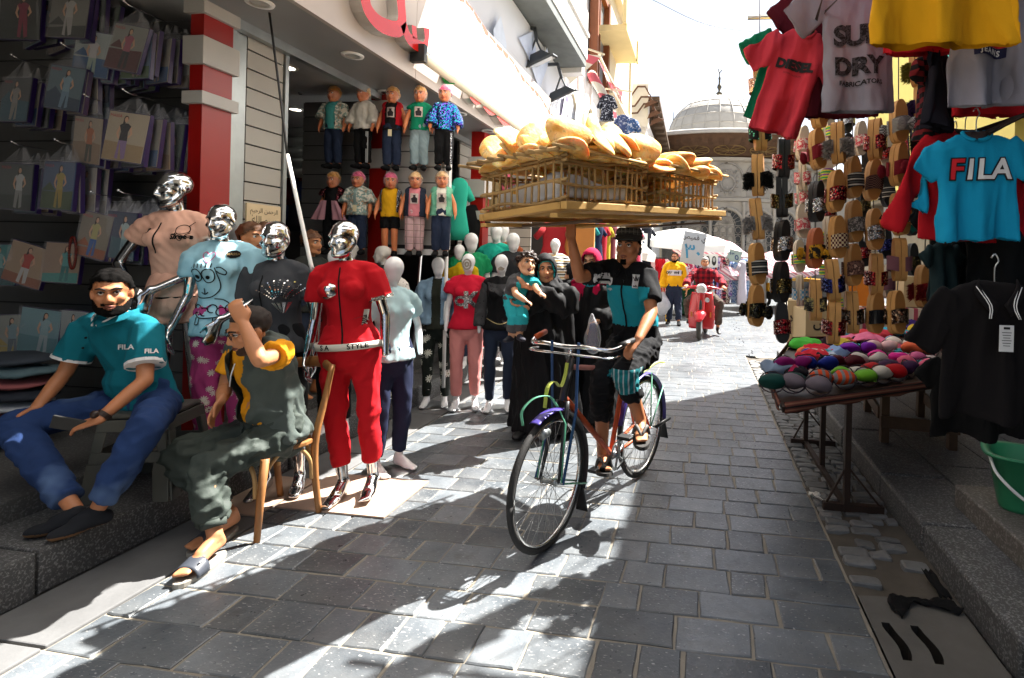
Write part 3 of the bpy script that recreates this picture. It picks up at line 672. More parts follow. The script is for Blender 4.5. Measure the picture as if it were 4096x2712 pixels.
slats('slat_wall', -4.3, -3.52, 5.3, 0, .3, 3.15, M('slat_door', (.2, .2, .195), .6), shop, .155, .06)
b = MB(); b.bx(-3.86, -3.83, 5.26, 5.295, .3, 3.1); part(b, 'door_hinge_post', GALV)
slats('slat_wall', -3.4, 0, 7.2, 9.2, .3, 3.15, OFFW, shop, .155, .03, facing='x')
slats('slat_wall', -4.6, -2.9, 8.9, 0, .3, 3.15, OFFW, shop, .155, .03)
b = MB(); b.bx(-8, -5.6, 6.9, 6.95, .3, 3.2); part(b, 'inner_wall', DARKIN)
b = MB()
for k in range(5): b.tube([(-6.4, 6.3, 2.55 + .13 * k), (-4.6, 6.3, 2.55 + .13 * k)], .065, 10)
part(b, 'rolled_shutter', GALV)
for i, (px, py) in enumerate([(815, 127), (1128, 302), (600, 5), (895, 213), (1062, 262), (665, 155), (683, 252)]):
    d = ray(px, py); zc = 3.198 if i < 5 else 3.216; p = V3(0, 0, EYE) + d * ((zc - EYE) / d.z)
    b = MB(); b.lathe([(.062, -.012), (.085, -.012), (.09, 0), (.05, .0)], p, 24); q = part(b, 'downlight', WHITEP)
    b = MB(); b.lathe([(.0, .001), (.06, -.004)], p, 20); part(b, 'lamp_glass', emit('lamp_on', (1, .93, .8), 3.) if i > 4 else (BLACK if i == 3 else M('lamp_off', (.35, .35, .33), .2)), q)
b = MB(); p = at(695, 190, 5.2); b.lathe([(.0, .2), (.03, .2), (.03, .1), (.022, .09), (.024, -.1), (.018, -.13), (0, -.13)], p, 12); b.tube([p + V3(0, 0, .2), V3(p.x, p.y, 3.2)], .004, 5); part(b, 'bare_bulb', M('bulb_glass', (.4, .4, .4), .1, .3))
def pillar(name, label, x0, x1, y0, y1, z0, z1, bands):
    t = thing(name, label, 'pillar', ((x0 + x1) / 2, (y0 + y1) / 2, z0)); b = MB(); b.bx(x0, x1, y0, y1, z0, z1); b.build('shaft', RED, t, w=True)
    for a, c in bands: b = MB(); b.bx(x0 - .03, x1 + .03, y0 - .03, y1 + .03, a, c); b.build('band', BAND, t, w=True, bev=.004)
    return t
def zat(x, y, X): return atx(x, y, X).z
pillar('striped_pillar', 'near red shop pillar with white bands beside the wall of packages', -3.46, -3.36, 3.21, 3.44, .3, 3.2, [(zat(470, 30, -3.36), zat(470, -10, -3.36)), (zat(470, 149, -3.36), zat(470, 84, -3.36)), (zat(470, 241, -3.36), zat(470, 212, -3.36))])
pillar('striped_pillar', 'dark red banded pillar behind the hanging dolls', -3.46, -3.27, 5.22, 5.4, .3, 3.2, [(3.0, 3.12), (2.42, 2.62), (1.98, 2.1)])
pillar('striped_pillar', 'far red banded pillar right of the doll panel', -3.1, -2.92, 6.9, 7.1, .3, 3.2, [(2.72, 2.86), (2.32, 2.56), (2.02, 2.14)])
# red channel letters on the fascia
sg = thing('shop_sign', 'large red raised letters on the shop fascia under the awning', 'sign', (-2.72, 4.4, 3.5))
LR = M('letter_red', hexc('c01a14'), .18, var=.06); LS = M('letter_steel', (.5, .48, .45), .3, .9, var=.2)
def letter(pts, w, sub=4):
    P = [atx(x, y, -2.70) for x, y in pts]; c = catmull([(p.y, p.z) for p in P], sub)
    tn = np.gradient(c, axis=0); tn /= np.linalg.norm(tn, axis=1)[:, None] + 1e-9; nr = np.column_stack([-tn[:, 1], tn[:, 0]])
    b = MB(); n = len(c); V = []
    for q, m in zip(c, nr):
        for sgn in (1, -1):
            for X in (-2.718, -2.62): V.append((X, q[0] + m[0] * w * sgn, q[1] + m[1] * w * sgn))
    for i in range(n - 1):
        a, d = i * 4, i * 4 + 4
        b.add([V[k] for k in (a + 1, d + 1, d + 3, a + 3)], [(0, 1, 2, 3)], 0); b.add([V[k] for k in (a, d, d + 1, a + 1)], [(0, 1, 2, 3)], 1); b.add([V[k] for k in (a + 2, d + 2, d + 3, a + 3)], [(0, 1, 2, 3)], 1)
    for a in (0, (n - 1) * 4): b.add([V[a + k] for k in (0, 1, 3, 2)], [(0, 1, 2, 3)], 1)
    b.build('letter', [LR, LS], sg, w=True)
letter([(819, -30), (828, 20), (857, 55), (898, 68), (910, 50), (907, 0), (905, -40)], .065)
letter([(913, 56), (925, 87), (944, 104), (964, 112), (971, 98), (968, 66)], .055)
letter([(938, 60), (941, 90)], .04)
letter([(1072, 218), (1085, 232), (1098, 230)], .05); letter([(1104, 240), (1118, 256), (1134, 256)], .05); letter([(1136, 262), (1150, 280), (1166, 282)], .05)
b = MB(); p = atx(1030, 178, -2.70); b.lathe([(0, .1), (.07, .1), (.075, .08), (.075, 0)], p, 20, 0, R=Matrix.Rotation(pi / 2, 3, 'Y')); b.build('letter', M('letter_green', hexc('1f8a3a'), .25), sg, w=True)
# awning cloth over the pavement, outer edge toward the street
def cloth_mat(name, c, tr=.5):
    t = NT(name); t.col(c); t.set(.9, 0, .1); d = t.n('BsdfTranslucent'); d.inputs[0].default_value = (*c, 1); m = t.n('MixShader'); m.inputs[0].default_value = tr
    o = t.t.nodes['Material Output']; t.l(t.b.outputs[0], m.inputs[1]); t.l(d.outputs[0], m.inputs[2]); t.l(m.outputs[0], o.inputs[0]); return t.m
AWN = cloth_mat('awning_cloth', (.82, .8, .76), .45); TRIM = M('awning_trim', (.62, .55, .42), .6, var=.1)
aw = thing('awning', 'white cloth awning stretched from the fascia toward the street', 'awning', (-2.6, 6.5, 3.4))
I0, I1, O0, O1 = V3(-2.6, 4.75, 3.40), V3(-2.6, 9.4, 3.40), V3(-1.25, 2.35, 2.87), V3(-1.25, 7.2, 2.5)
def awp(u, v):
    a, b_ = lerp(I0, I1, v), lerp(O0, O1, v); p = lerp(a, b_, u); p = p + V3(0, 0, -.10 * math.sin(pi * u) * (1 + .3 * math.sin(v * 9)) + .012 * math.sin(v * 50 + u * 4)); return p
b = MB(); b.grid(18, 40, awp); b.build('cloth', AWN, aw, w=True)
b = MB(); b.tube([I0 + V3(-.02, -.05, -.03), I1 + V3(-.02, .1, -.03)], .05, 10); b.bx(-2.7, -2.56, 4.64, 4.70, 3.3, 3.46, 1); b.build('roller', [TRIM, BLACK], aw, w=True)
b = MB()
for k in range(44):
    v = .02 + k / 45; p, q = awp(1, v), awp(1, v + .021); m = (p + q) / 2 - V3(0, 0, .028 + .012 * math.sin(k * 2.1)); b.add([p, q, q - V3(0, 0, .02), m, p - V3(0, 0, .02)], [(0, 1, 2, 3, 4)])
b.build('scalloped_trim', M('scallop_red', hexc('b05a48'), .8, var=.2), aw, w=True)
for pp in ([V3(-2.72, 8.6, 3.1), V3(-2.0, 8.4, 3.2), V3(-1.28, 7.1, 2.54)],): b = MB(); b.tube(pp, .018, 6); b.build('arm', GALV, aw, w=True)
aw2 = thing('awning', 'near awning cloth high over the wall of packages', 'awning', (-2.74, 2, 4.0))  # added out of view, outline slanted for the shade it throws
def aw2x(y): return float(np.interp(y, [-1, 2.0, 3.6, 5.1], [-.7, -1.05, -1.7, -2.0]))
b = MB(); b.grid(10, 24, lambda u, v: (lerp(-2.72, aw2x(-1 + 6.1 * v), u), -1 + 6.1 * v, 4.34 - .2 * u - .03 * math.sin(pi * u))); b.build('cloth', AWN, aw2, w=True)
b = MB(); b.tube([(aw2x(y), y, 4.14) for y in (-1, 2.0, 3.6, 5.1)], .03, 8); b.build('front_bar', TRIM, aw2, w=True)
# awning crank
ck = thing('awning_crank', 'white awning crank rod hanging from a dark cord at the shop entrance', 'crank rod', at(665, 360, 3.3))
p0, p1, p2, p3, p4 = at(618, -8, 3.42), at(650, 240, 3.36), at(664, 357, 3.3), at(719, 612, 3.12), at(745, 626, 3.1)
b = MB(); b.tube([p0, p1, p2], .008, 6, sub=2); b.build('cord', BLACK, ck, w=True)
b = MB(); b.tube([p2, p3, p3 + (p4 - p3) * .25 + V3(0, 0, -.012), p4], .0125, 8, sub=1); b.tube([p4, p4 + V3(.1, -.02, -.004)], .015, 8); b.build('rod', WHITEP, ck, w=True)
# verse plaque on the pilaster
pq = thing('plaque', 'cream plaque of Arabic calligraphy on the slatted pilaster', 'plaque', (-3.41, 3.8, 1.8))
z0, z1 = zat(610, 552, -3.41), zat(610, 474, -3.41)
b = MB(); b.bx(-3.418, -3.405, 3.64, 3.97, z0, z1); b.build('board', M('plaque_cream', hexc('cdb894'), .6), pq, w=True)
INK = M('ink', (.03, .025, .02), .6)
def flat_text(s, size, O, R, U, mat, par, bold=0., name='lettering'):
    me = textmesh(s, size, bold, 0); O, R, U = Vector(O), Vector(R), Vector(U)
    for v in me.vertices: v.co = O + R * v.co.x + U * v.co.y
    me.transform(WM(par).inverted()); me.materials.append(mat); return link(name, me, par)
AR = {'b1': '\uFE91', 'a': '\u0627'}
flat_text('\uFEE2\uFEF4\uFEA3\uFEAE\uFEDF\u0627 \uFEE6\uFEE4\uFEA3\uFEAE\uFEDF\u0627', .05, (-3.403, 3.805, z1 - .05), (0, 1, 0), (0, 0, 1), INK, pq)
flat_text('\u0670\uFEEA\uFEE0\uFEDF\u0627 \uFEE2\uFEB4\uFE91', .075, (-3.403, 3.805, z1 - .12), (0, 1, 0), (0, 0, 1), INK, pq)
flat_text('\u0627\uFEE7\u0627 \uFE8E\uFEE8\uFEA4\uFE98\uFED3', .095, (-3.403, 3.805, z0 + .09), (0, 1, 0), (0, 0, 1), INK, pq)
# ------------------------------------------------------------------ packaged nightwear on pegs
PURP = M('bag_purple', hexc('2a1a4c'), .3, var=.15); 
def plastic(name, tint=(1, 1, 1), a=.16, rough=.06):
    t = NT(name); t.col(tint); t.set(rough, 0, .8); tr = t.n('BsdfTransparent'); m = t.n('MixShader'); t.bump(t.noise(18, 3), .5, .02)
    fr = t.n('LayerWeight'); fr.inputs[0].default_value = .2
    t.l(t.math('ADD', t.math('MULTIPLY', fr.outputs[1], .5), a), m.inputs[0]); o = t.t.nodes['Material Output']; t.l(tr.outputs[0], m.inputs[1]); t.l(t.b.outputs[0], m.inputs[2]); t.l(m.outputs[0], o.inputs[0]); return t.m
CLEAR = plastic('clear_bag', (.9, .9, .95), .02)
SKINC = M('print_skin', hexc('c89a7c'), .5, var=.05); HAIRC = M('print_hair', hexc('2a1c16'), .5, var=.1)
def pm(h): return M('print_' + h, tuple(.62 * v for v in hexc(h)), .35, var=.14, vs_=10)  # card colours dimmed to stand in for the shade on the wall
prk = random.Random(5)
SCN = [('b9b0a0', '3f6ea6'), ('8fb3c4', '4a5a48'), ('c9b59a', 'b58e66'), ('7f97b8', '5c7a4a'), ('3c4a6a', '6f8fa0'), ('a9a49c', '8f7a68'), ('56675a', '2f3b34'), ('d9cfc4', 'b7a894')]
def package(label, c, w, h, tilt, yaw, seed, group, sky_, gr_, top, bot, flat=False, peg=None):
    """a clear bag with a printed card: scenery and a posed woman, purple edging"""
    r = random.Random(seed); t = thing('package', label, 'packaged pyjamas', c, 0, group, rot=(rad(r.uniform(-5, 2)), rad(tilt), rad(yaw)))
    b = MB(); b.box((0, 0, 0), (w, .022, h), 0); b.box((0, -.0125, 0), (w * .97, .003, h * .97), 1); b.build('card', [PURP, pm(sky_)], t)
    y = -.0155; b = MB(); q = lambda pts, mi, dy=0.: b.add([(x * w, y - dy, z * h) for x, z in pts], [tuple(range(len(pts)))], mi)
    hz = r.uniform(-.3, .0); q([(-.48, -.48), (.48, -.48), (.48, hz + r.uniform(-.05, .05)), (.1, hz), (-.48, hz + r.uniform(-.05, .08))], 0)
    if r.random() < .6: q([(-.48, hz + .02), (-.25, hz + .2), (-.05, hz + .02)], 0, .0003)
    x0 = r.uniform(-.05, .15); l = r.uniform(-.06, .06)
    q([(x0 - .1, -.05), (x0 - .13, -.44), (x0 - .05, -.46), (x0 - .01 + l, -.1), (x0 + .03, -.46), (x0 + .11, -.43), (x0 + .1, -.05)], 2, .0006)
    q([(x0 - .1, -.08), (x0 + .1, -.08), (x0 + .085, .1), (x0 + .14, .22), (x0 + .06, .27), (x0 - .06, .27), (x0 - .14, .22), (x0 - .085, .1)], 3, .001)
    q([(x0 - .14, .22), (x0 - .19, .05), (x0 - .13, -.06), (x0 - .1, -.04), (x0 - .14, .06), (x0 - .09, .18)], 4, .0008); q([(x0 + .14, .22), (x0 + .2, .07), (x0 + .12, -.02), (x0 + .1, .01), (x0 + .15, .07), (x0 + .09, .18)], 4, .0008)
    q([(x0 + .045 * math.cos(k * pi / 4), .345 + .06 * math.sin(k * pi / 4)) for k in range(8)], 4, .0016); q([(x0 + .06 * math.cos(k * pi / 5) - .006, .36 + .065 * math.sin(k * pi / 5)) for k in range(6)] + [(x0 - .075, .22), (x0 - .04, .25)], 5, .0013)
    b.build('print', [pm(gr_), pm(gr_), pm(bot), pm(top), SKINC, HAIRC], t)
    if not flat:
        flat_text('MASSA', h * .085, WM(t) @ V3(-w * .3, y - .002, h * .4), WM(t).to_3x3() @ V3(1, 0, 0), WM(t).to_3x3() @ V3(0, 0, 1), M('print_red', hexc('b02030'), .4), t)
        b = MB(); ph = V3(0, .0, h * .5 + .11)
        for sg_ in (-1, 1): b.add([(sg_ * w * .5, -.006, h * .5), (sg_ * w * .12, -.012, h * .5), ph + V3(sg_ * .01, 0, 0), ph + V3(sg_ * .02, .01, 0)], [(0, 1, 2, 3)])
        b.add([(-w * .3, .012, h * .5), (w * .3, .012, h * .5), ph + V3(.01, .01, 0), ph + V3(-.01, .01, 0)], [(0, 1, 2, 3)])
        b.build('bag_neck', CLEAR, t)
    b = MB(); b.grid(8, 8, lambda u, v: ((u - .5) * w * 1.04, -.022 - .008 * math.sin(u * pi) * math.sin(v * pi) + .004 * math.sin(u * 17 + v * 11 + seed) * math.sin(v * 19 - u * 7), (v - .5) * h * 1.03)); b.build('bag', CLEAR, t)
    return t
PK = [(218, 127, .27, .30, 9, 'package of white tee and printed trousers by the sea, top row near the red pillar', 'b9c4c4', '33669c', 'e4e0e4', 'b8ccc0'), (312, 112, .27, .31, 12, 'package with a pink top, top row nearest the red pillar', 'a8a8a0', '6a3030', 'c86a80', '2c2428'),
      (207, 325, .26, .31, 8, 'package with an orange camisole card, middle row away from the pillar', 'c2b09a', 'a88a6c', 'd07848', '4a4a38'), (310, 318, .29, .33, 7, 'package with a black camisole and violet trousers, middle row nearest the pillar', 'd0bfa4', 'b89a70', '23201f', 'a080b0'),
      (222, 545, .25, .30, 10, 'package with a yellow top and blue leggings, lowest bagged row left', '9c8f7c', 'b06030', 'cfc680', '2f66b4'), (300, 545, .27, .31, 4, 'package of pale tee and shorts under a night sky, lowest bagged row right', '3a4a68', '3a6a78', 'c8e0e0', '9fc0c8'),
      (52, 38, .3, .32, 2, 'dark package with a magenta dress, top left corner of the wall', '2f3430', '1f2a22', 'a01848', 'a01848'), (165, 34, .3, .32, 4, 'package of a white tracksuit before trees, second along the top', '8a8880', '2a3024', 'd8d4d0', 'c8c4c0'),
      (42, 232, .27, .3, 3, 'package of grey lounge set by dark water, second row far left', '5a5f60', '2f6c80', 'b0aca6', 'a8a49c'), (155, 205, .25, .29, 8, 'package of pale blue pyjamas, second row right of the grey lounge set', '6f8a98', '35506a', '9cc0d4', '86aac6'),
      (42, 432, .27, .31, 3, 'package of white tee and grey trousers, third row far left', '56605c', '39443c', 'dcdcdc', 'b0b0ac'), (140, 430, .29, .32, 4, 'package of yellow pyjamas before palm trees, third row', '5a7298', '48602e', 'd0b860', 'c8a840')]
SHORT = ['white tee by the sea', 'pink top', 'orange camisole', 'black camisole', 'yellow top and blue leggings', 'tee and shorts at night', 'magenta dress', 'white tracksuit', 'grey lounge set', 'pale blue pyjamas', 'white tee and grey trousers', 'yellow pyjamas']
for i, (x, y, w, h, tl, lab, a, b_, c, d) in enumerate(PK):
    Y = 3.0 if x > 200 else 2.95; p = at(x, y, Y); p = p + V3(-.05 if 290 < x else 0, 0, 0); package(lab, p, w * (1.0 if x < 200 else .98), h * .98, tl, 4 - i % 3 * 5, i, 'bagged pyjama packages on pegs', a, b_, c, d)
    b = MB(); pz = p.z + h * .55 + .1; b.tube([(p.x + .02, p.y - .05, pz + .012), (p.x + .02, p.y - .02, pz), (p.x + .02, 3.48, pz)], .0035, 6); b.ell((p.x + .02, p.y - .052, pz + .014), .009); part(b, 'peg', CHROME, wallA)
    for k in range(1, 6 if x > 200 else 4):
        sc = SCN[prk.randrange(len(SCN))]
        pp = p + V3(.012 * k + prk.uniform(-.008, .008), .06 * k, -.02 * prk.random() - .01 * (k % 2))
        package(('second', 'third', 'fourth', 'fifth', 'sixth')[k - 1] + ' package on the peg behind the one with the ' + SHORT[i], pp, w * .97, h * .97, tl * .4 + prk.uniform(-3, 3), -12 + prk.uniform(-9, 5), 50 + i * 7 + k, 'edge-on packages behind the front ones', sc[0], sc[1], prk.choice(('c98a9a', 'd8d4d0', '8ab0c0', 'c05a40')), prk.choice(('5a5a66', 'c8a8a0', '2a2a30')))
FL = [(65, 612, .30, .28, 14, 'flat packet with an orange vest and red border, left of the seated man', 'c8a888', 'b06a48', 'd0402c', 'e0dcd8'), (148, 608, .27, .27, 2, 'flat packet with a turquoise panda top behind the beads', 'b89a80', '4aa49c', '66b8b4', '3a8a88'),
      (95, 765, .3, .3, 5, 'flat packet with a pale blue tee and yellow heading beside the seated man', '8ab8c0', '6aa0a8', 'a8ccd4', 'c0d0d4'), (5, 612, .22, .28, 0, 'flat teal packet cut by the left edge of the photo', '4aa0a0', '3a7a7a', '88c0c0', '2a6060'), (30, 775, .3, .28, -3, 'flat packet with a yellow heading, lowest row far left', 'b0b4a8', 'c8b060', '98b8c0', '708088'), (175, 770, .2, .3, 3, 'flat packet with a white tee right behind the shoulder of the man', 'a8b0b0', '787c80', 'e0e0e0', '505058')]
for i, (x, y, w, h, tl, lab, a, b_, c, d) in enumerate(FL):
    package(lab, at(x, y, 3.05), w, h, tl, 3, 90 + i, 'flat nightwear packets low on the wall', a, b_, c, d, True)
for i in range(7):   # piled clothes at far left
    p = at(20 + 14 * (i % 2), 830 + i * 26, 2.75); b = MB(); V, Fc = ellmesh((0, 0, 0), (.26, .17, .035), 18); V = V + .01 * np.column_stack([wob(V, i, 5, 14)] * 3); b.add(V, Fc, 0, True)
    cc = ('3a4048', '556a70', '9a5a5a', '2c3038', 'b0b4b8', '7a4040', '343a30')[i]; o = b.build('folded_garment', fabric('folded_' + cc, cc)); o.location = p
    tag(o, ('folded garment on the floor pile, ' + ('topmost, slate', 'second, grey teal', 'third, dusty rose', 'fourth, charcoal', 'fifth, pale grey', 'sixth, brick', 'lowest, olive')[i]), 'folded clothes', 'pile of folded clothes far left')
bd = thing('bead_string', 'string of dark red prayer beads hung over the panda packet', 'beads', at(165, 560, 2.95))
b = MB(); c0 = at(165, 585, 2.95)
for k in range(40): a = k / 40 * 2 * pi; b.ell(c0 + V3(.026 * math.sin(a) + .008, 0, .1 * math.cos(a)), .0085, 0, 8)
b.build('bead', M('bead_red', hexc('5a140c'), .25), bd, w=True); stuff(bd.children[0])
# dim clothes hanging inside the doorway
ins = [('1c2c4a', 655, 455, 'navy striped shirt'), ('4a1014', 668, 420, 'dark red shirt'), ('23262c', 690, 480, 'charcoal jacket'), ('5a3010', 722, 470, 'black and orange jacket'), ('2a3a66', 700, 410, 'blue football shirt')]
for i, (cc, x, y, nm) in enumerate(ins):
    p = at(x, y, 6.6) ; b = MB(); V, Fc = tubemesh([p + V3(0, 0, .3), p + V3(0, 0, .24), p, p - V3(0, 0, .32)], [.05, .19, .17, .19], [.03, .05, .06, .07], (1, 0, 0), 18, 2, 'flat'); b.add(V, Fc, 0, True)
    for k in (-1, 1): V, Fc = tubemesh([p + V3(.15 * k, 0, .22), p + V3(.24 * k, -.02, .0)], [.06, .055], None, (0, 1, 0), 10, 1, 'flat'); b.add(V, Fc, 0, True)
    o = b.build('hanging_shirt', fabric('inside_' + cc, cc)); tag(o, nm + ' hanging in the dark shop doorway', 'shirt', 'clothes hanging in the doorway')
# ------------------------------------------------------------------ houses on the left beyond the shop
PLW = M('plaster_white', (.72, .7, .66), .85, var=.12, vs_=2.5, bump=.2, bs=20); PLC = M('plaster_cream', (.62, .54, .38), .85, var=.15, vs_=2, bump=.2, bs=20); PLY = M('plaster_yellow', hexc('d0bc88'), .85, var=.15, vs_=2.5, bump=.2, bs=20)
CONCG = M('balcony_grey', (.13, .14, .135), .8, var=.4, vs_=4); BROWN = M('window_brown', hexc('7a4526'), .6, var=.25, vs_=8); GLASSD = M('dull_glass', (.25, .28, .3), .15, .1)
VINYL = M('banner_vinyl', (.8, .8, .82), .5, var=.04, vs_=2)
A = thing('white_building', 'white building with a grey balcony underside above the shop awnings', 'building', (-3, 11, 0))
def pa(b, n, m, par=A, **k): return b.build(n, m, par, w=True, **k)
b = MB(); b.bx(-9, -3.0, 9.45, 15.2, 0, 9.6); pa(b, 'wall', PLW)
b = MB(); b.bx(-8.8, -3.05, -1.5, 9.44, 4.62, 9.2); pa(b, 'upper_wall', PLW)
b = MB(); b.bx(-3.04, -2.42, 5.2, 10.7, 5.40, 5.56); b.bx(-3.0, -2.5, 10.7, 10.95, 5.3, 5.9, 1); pa(b, 'balcony_slab', [CONCG, PLW])
b = MB(); b.bx(-2.52, -2.40, 5.2, 10.72, 5.56, 6.5); b.bx(-2.44, -2.36, 5.2, 10.72, 6.0, 6.06); pa(b, 'balcony_parapet', PLW)
b = MB(); b.bx(-2.58, -2.42, 10.55, 10.75, 5.6, 6.1); pa(b, 'balcony_post', PLW)
b = MB()
for k in range(4): b.bx(-3.0, -2.94, 9.6 + 1.4 * k, 9.66 + 1.4 * k, 0, 9.6)
pa(b, 'wall_rib', PLW)
for i, (y0, y1, z0, z1) in enumerate([(11.0, 12.2, 2.6, 4.6), (12.9, 14.2, 2.6, 4.8)]):
    b = MB(); b.prism([(y0, z0), (y1, z0)] + [(lerp(y1, y0, k / 8), z1 + .55 * math.sin(pi * k / 8)) for k in range(9)], lambda a, c, d: (d, a, c), -2.97, -2.99); w = pa(b, 'arched_window', GLASSD)
    b = MB(); b.tube([(-2.95, y1, z0), (-2.95, y1, z1)] + [(-2.95, lerp(y1, y0, k / 8), z1 + .6 * math.sin(pi * k / 8)) for k in range(9)] + [(-2.95, y0, z0)], .06, 6); pa(b, 'window_surround', PLC, w)
B_ = thing('cream_building', 'cream building with brown framed window and jutting yellow cornice', 'building', (-2.9, 17, 0))
b = MB(); b.bx(-9, -2.75, 15.25, 19.5, 0, 9.3); pa(b, 'wall', PLC, B_)
w0, w1 = atx(1362, 60, -2.72), atx(1400, 150, -2.72)
b = MB(); y0, y1 = 13.5, 15.0
b.bx(-2.98, -2.9, y0, y1, 6.1, 8.6, 1); b.bx(-2.96, -2.74, y0 - .1, y0 + .02, 6.0, 8.7); b.bx(-2.96, -2.74, y1 - .02, y1 + .12, 6.0, 8.7); b.bx(-2.96, -2.78, y0, y1, 8.6, 8.75); b.bx(-2.95, -2.85, (y0 + y1) / 2 - .04, (y0 + y1) / 2 + .04, 6.1, 8.6)
pa(b, 'window', [BROWN, GLASSD], A)
b = MB(); b.bx(-3.0, -2.1, 14.0, 16.4, 7.55, 7.7); b.bx(-2.2, -2.1, 13.9, 16.4, 7.7, 8.3); b.bx(-2.12, -2.06, 16.1, 16.35, 7.5, 8.1); pa(b, 'cornice', PLY, A)
b = MB(); b.prism([(16, 3.4), (17.6, 3.4)] + [(lerp(17.6, 16, k / 8), 5.4 + .7 * math.sin(pi * k / 8)) for k in range(9)], lambda a, c, d: (d, a, c), -2.74, -2.72); pa(b, 'arched_window', GLASSD, B_)
b = MB(); b.bx(-2.78, -2.6, 15.25, 19.6, 6.3, 6.5); b.bx(-2.78, -2.55, 15.25, 19.6, 9.2, 9.4); b.bx(-2.76, -2.68, 19.2, 19.5, 0, 9.2); pa(b, 'moulding', PLC, B_)
Cb = thing('pale_house', 'pale weathered house with a sloping wooden eave before the dome', 'building', (-2.4, 25, 0))
b = MB(); b.bx(-8, -2.25, 20.5, 29, 0, 7.0); b.bx(-8, -2.15, 20.3, 20.7, 6.6, 8.2); pa(b, 'wall', PLW, Cb)
b = MB(); b.bx(-2.3, -2.15, 28.4, 29.02, 0, 7.0); pa(b, 'corner_pier', PLC, Cb)
b = MB(); b.add([(-8, 20.4, 7.6), (-1.75, 20.4, 7.6), (-1.75, 29.2, 6.9), (-8, 29.2, 6.9), (-8, 20.4, 7.75), (-1.75, 20.4, 7.75), (-1.75, 29.2, 7.05), (-8, 29.2, 7.05)], [(0, 1, 2, 3), (7, 6, 5, 4), (0, 4, 5, 1), (1, 5, 6, 2), (2, 6, 7, 3)])
for k in range(11): b.bar((-2.2, 20.7 + .8 * k, 7.5 - .064 * k), (-1.8, 20.7 + .8 * k, 7.5 - .064 * k), .1, .12)
pa(b, 'eave', WOODD, Cb)
# banner
bn = thing('banner', 'large white advertising banner with faint blue shapes above the awning', 'banner', (-2.9, 8, 4.5))
b = MB(); b.grid(20, 14, lambda u, v: (-2.93 + .03 * math.sin(u * 9 + v * 5), 5.5 + 6.9 * u, 3.3 + 2.07 * v)); pa(b, 'sheet', VINYL, bn)
b = MB(); P2 = lambda pts, mi: b.add([(-2.872, y_, z_) for y_, z_ in pts], [tuple(range(len(pts)))], mi)
P2([(8.0, 4.9), (8.7, 5.3), (9.0, 4.8), (9.5, 5.34), (9.7, 5.2), (9.1, 4.45), (8.4, 4.8)], 0); P2([(7.0, 4.6), (7.25, 4.9), (7.5, 4.6), (7.4, 4.0), (7.15, 3.9)], 1); P2([(11.4, 3.7), (11.9, 5.1), (12.2, 5.1), (12.0, 3.6)], 0); P2([(9.9, 3.5), (10.3, 4.5), (10.5, 3.6)], 1); P2([(10.4, 4.0), (11.0, 5.2), (11.25, 5.0), (10.7, 3.9)], 2)
pa(b, 'print', [M('banner_blue', hexc('d6def2'), .5), M('banner_pale', hexc('dae2ee'), .5), M('banner_violet', hexc('d0cae6'), .5)], bn)
# floodlights on cranked arms
LAMPG = M('lamp_grey', (.06, .065, .07), .5, .3, var=.2); LGL = M('flood_glass', (.55, .55, .53), .15, spec=.6)
def floodlight(label, px, Y, wpx, rx=1., mat=LAMPG, grp=None, armpx=None):
    """arm cranks out from the wall, then drops to a hood with a slanted glass"""
    t = thing('floodlight', label, 'street lamp', at(px[0][0], px[0][1], Y), 0, grp)
    P = [at(x, y, Y) for x, y in px]; b = MB()
    for p, q in zip(P, P[1:]): b.bar(p, q + (q - p).normalized() * .02, .05, .05)
    b.build('arm', mat, t, w=True)
    e = P[-1]; w = wpx; R = Matrix.Rotation(rad(-24), 3, 'Y') @ Matrix.Rotation(rad(18), 3, 'X'); X = lambda x, y, z: e + V3(.02 * w, 0, -.62 * w) + R @ (V3(x, y, z) * w)
    b = MB(); top = [X(-.28, -.16, .22), X(.28, -.16, .22), X(.28, .16, .22), X(-.28, .16, .22)]; bot = [X(-.5, -.36, -.02), X(.5, -.36, -.02), X(.5, .36, -.02), X(-.5, .36, -.02)]
    b.add(top + bot, [(0, 1, 2, 3), (0, 4, 5, 1), (1, 5, 6, 2), (2, 6, 7, 3), (3, 7, 4, 0)]); b.add([X(-.56, -.42, -.02), X(.56, -.42, -.02), X(.56, .42, -.02), X(-.56, .42, -.02), X(-.56, -.42, -.07), X(.56, -.42, -.07), X(.56, .42, -.07), X(-.56, .42, -.07)], [(0, 1, 2, 3), (0, 4, 5, 1), (1, 5, 6, 2), (2, 6, 7, 3), (3, 7, 4, 0)])
    b.build('hood', mat, t, w=True)
    b = MB(); b.add([X(-.5, -.37, -.075), X(.5, -.37, -.075), X(.5, .37, -.075), X(-.5, .37, -.075)], [(0, 1, 2, 3)]); b.build('glass', LGL, t, w=True)
    b = MB(); b.bar(e + V3(0, 0, .05), X(-.12, 0, .2), .03, .03); b.bar(e, X(.25, 0, .15), .025, .025); b.build('bracket', mat, t, w=True)
floodlight('big black floodlight on a cranked arm before the white banner', [(1150, 100), (1178, 100), (1200, 63), (1238, 66), (1240, 92)], 8.7, .6)
floodlight('lower black floodlight on the second cranked arm over the bread', [(1212, 178), (1238, 180), (1256, 150), (1290, 148), (1298, 178)], 9.6, .55)
for i, (x, y) in enumerate([(1438, 222), (1446, 246), (1452, 262)]):
    floodlight('small brown bracket lamp on the pale house, ' + ('highest', 'middle', 'lowest')[i] + ' of three', [(x + 8, y), (x + 22, y - 1), (x + 37, y - 22), (x + 54, y - 22), (x + 66, y)], 20.2, .5, mat=M('lamp_rust', hexc('5a3c2c'), .7, var=.2), grp='bracket lamps on the pale house')
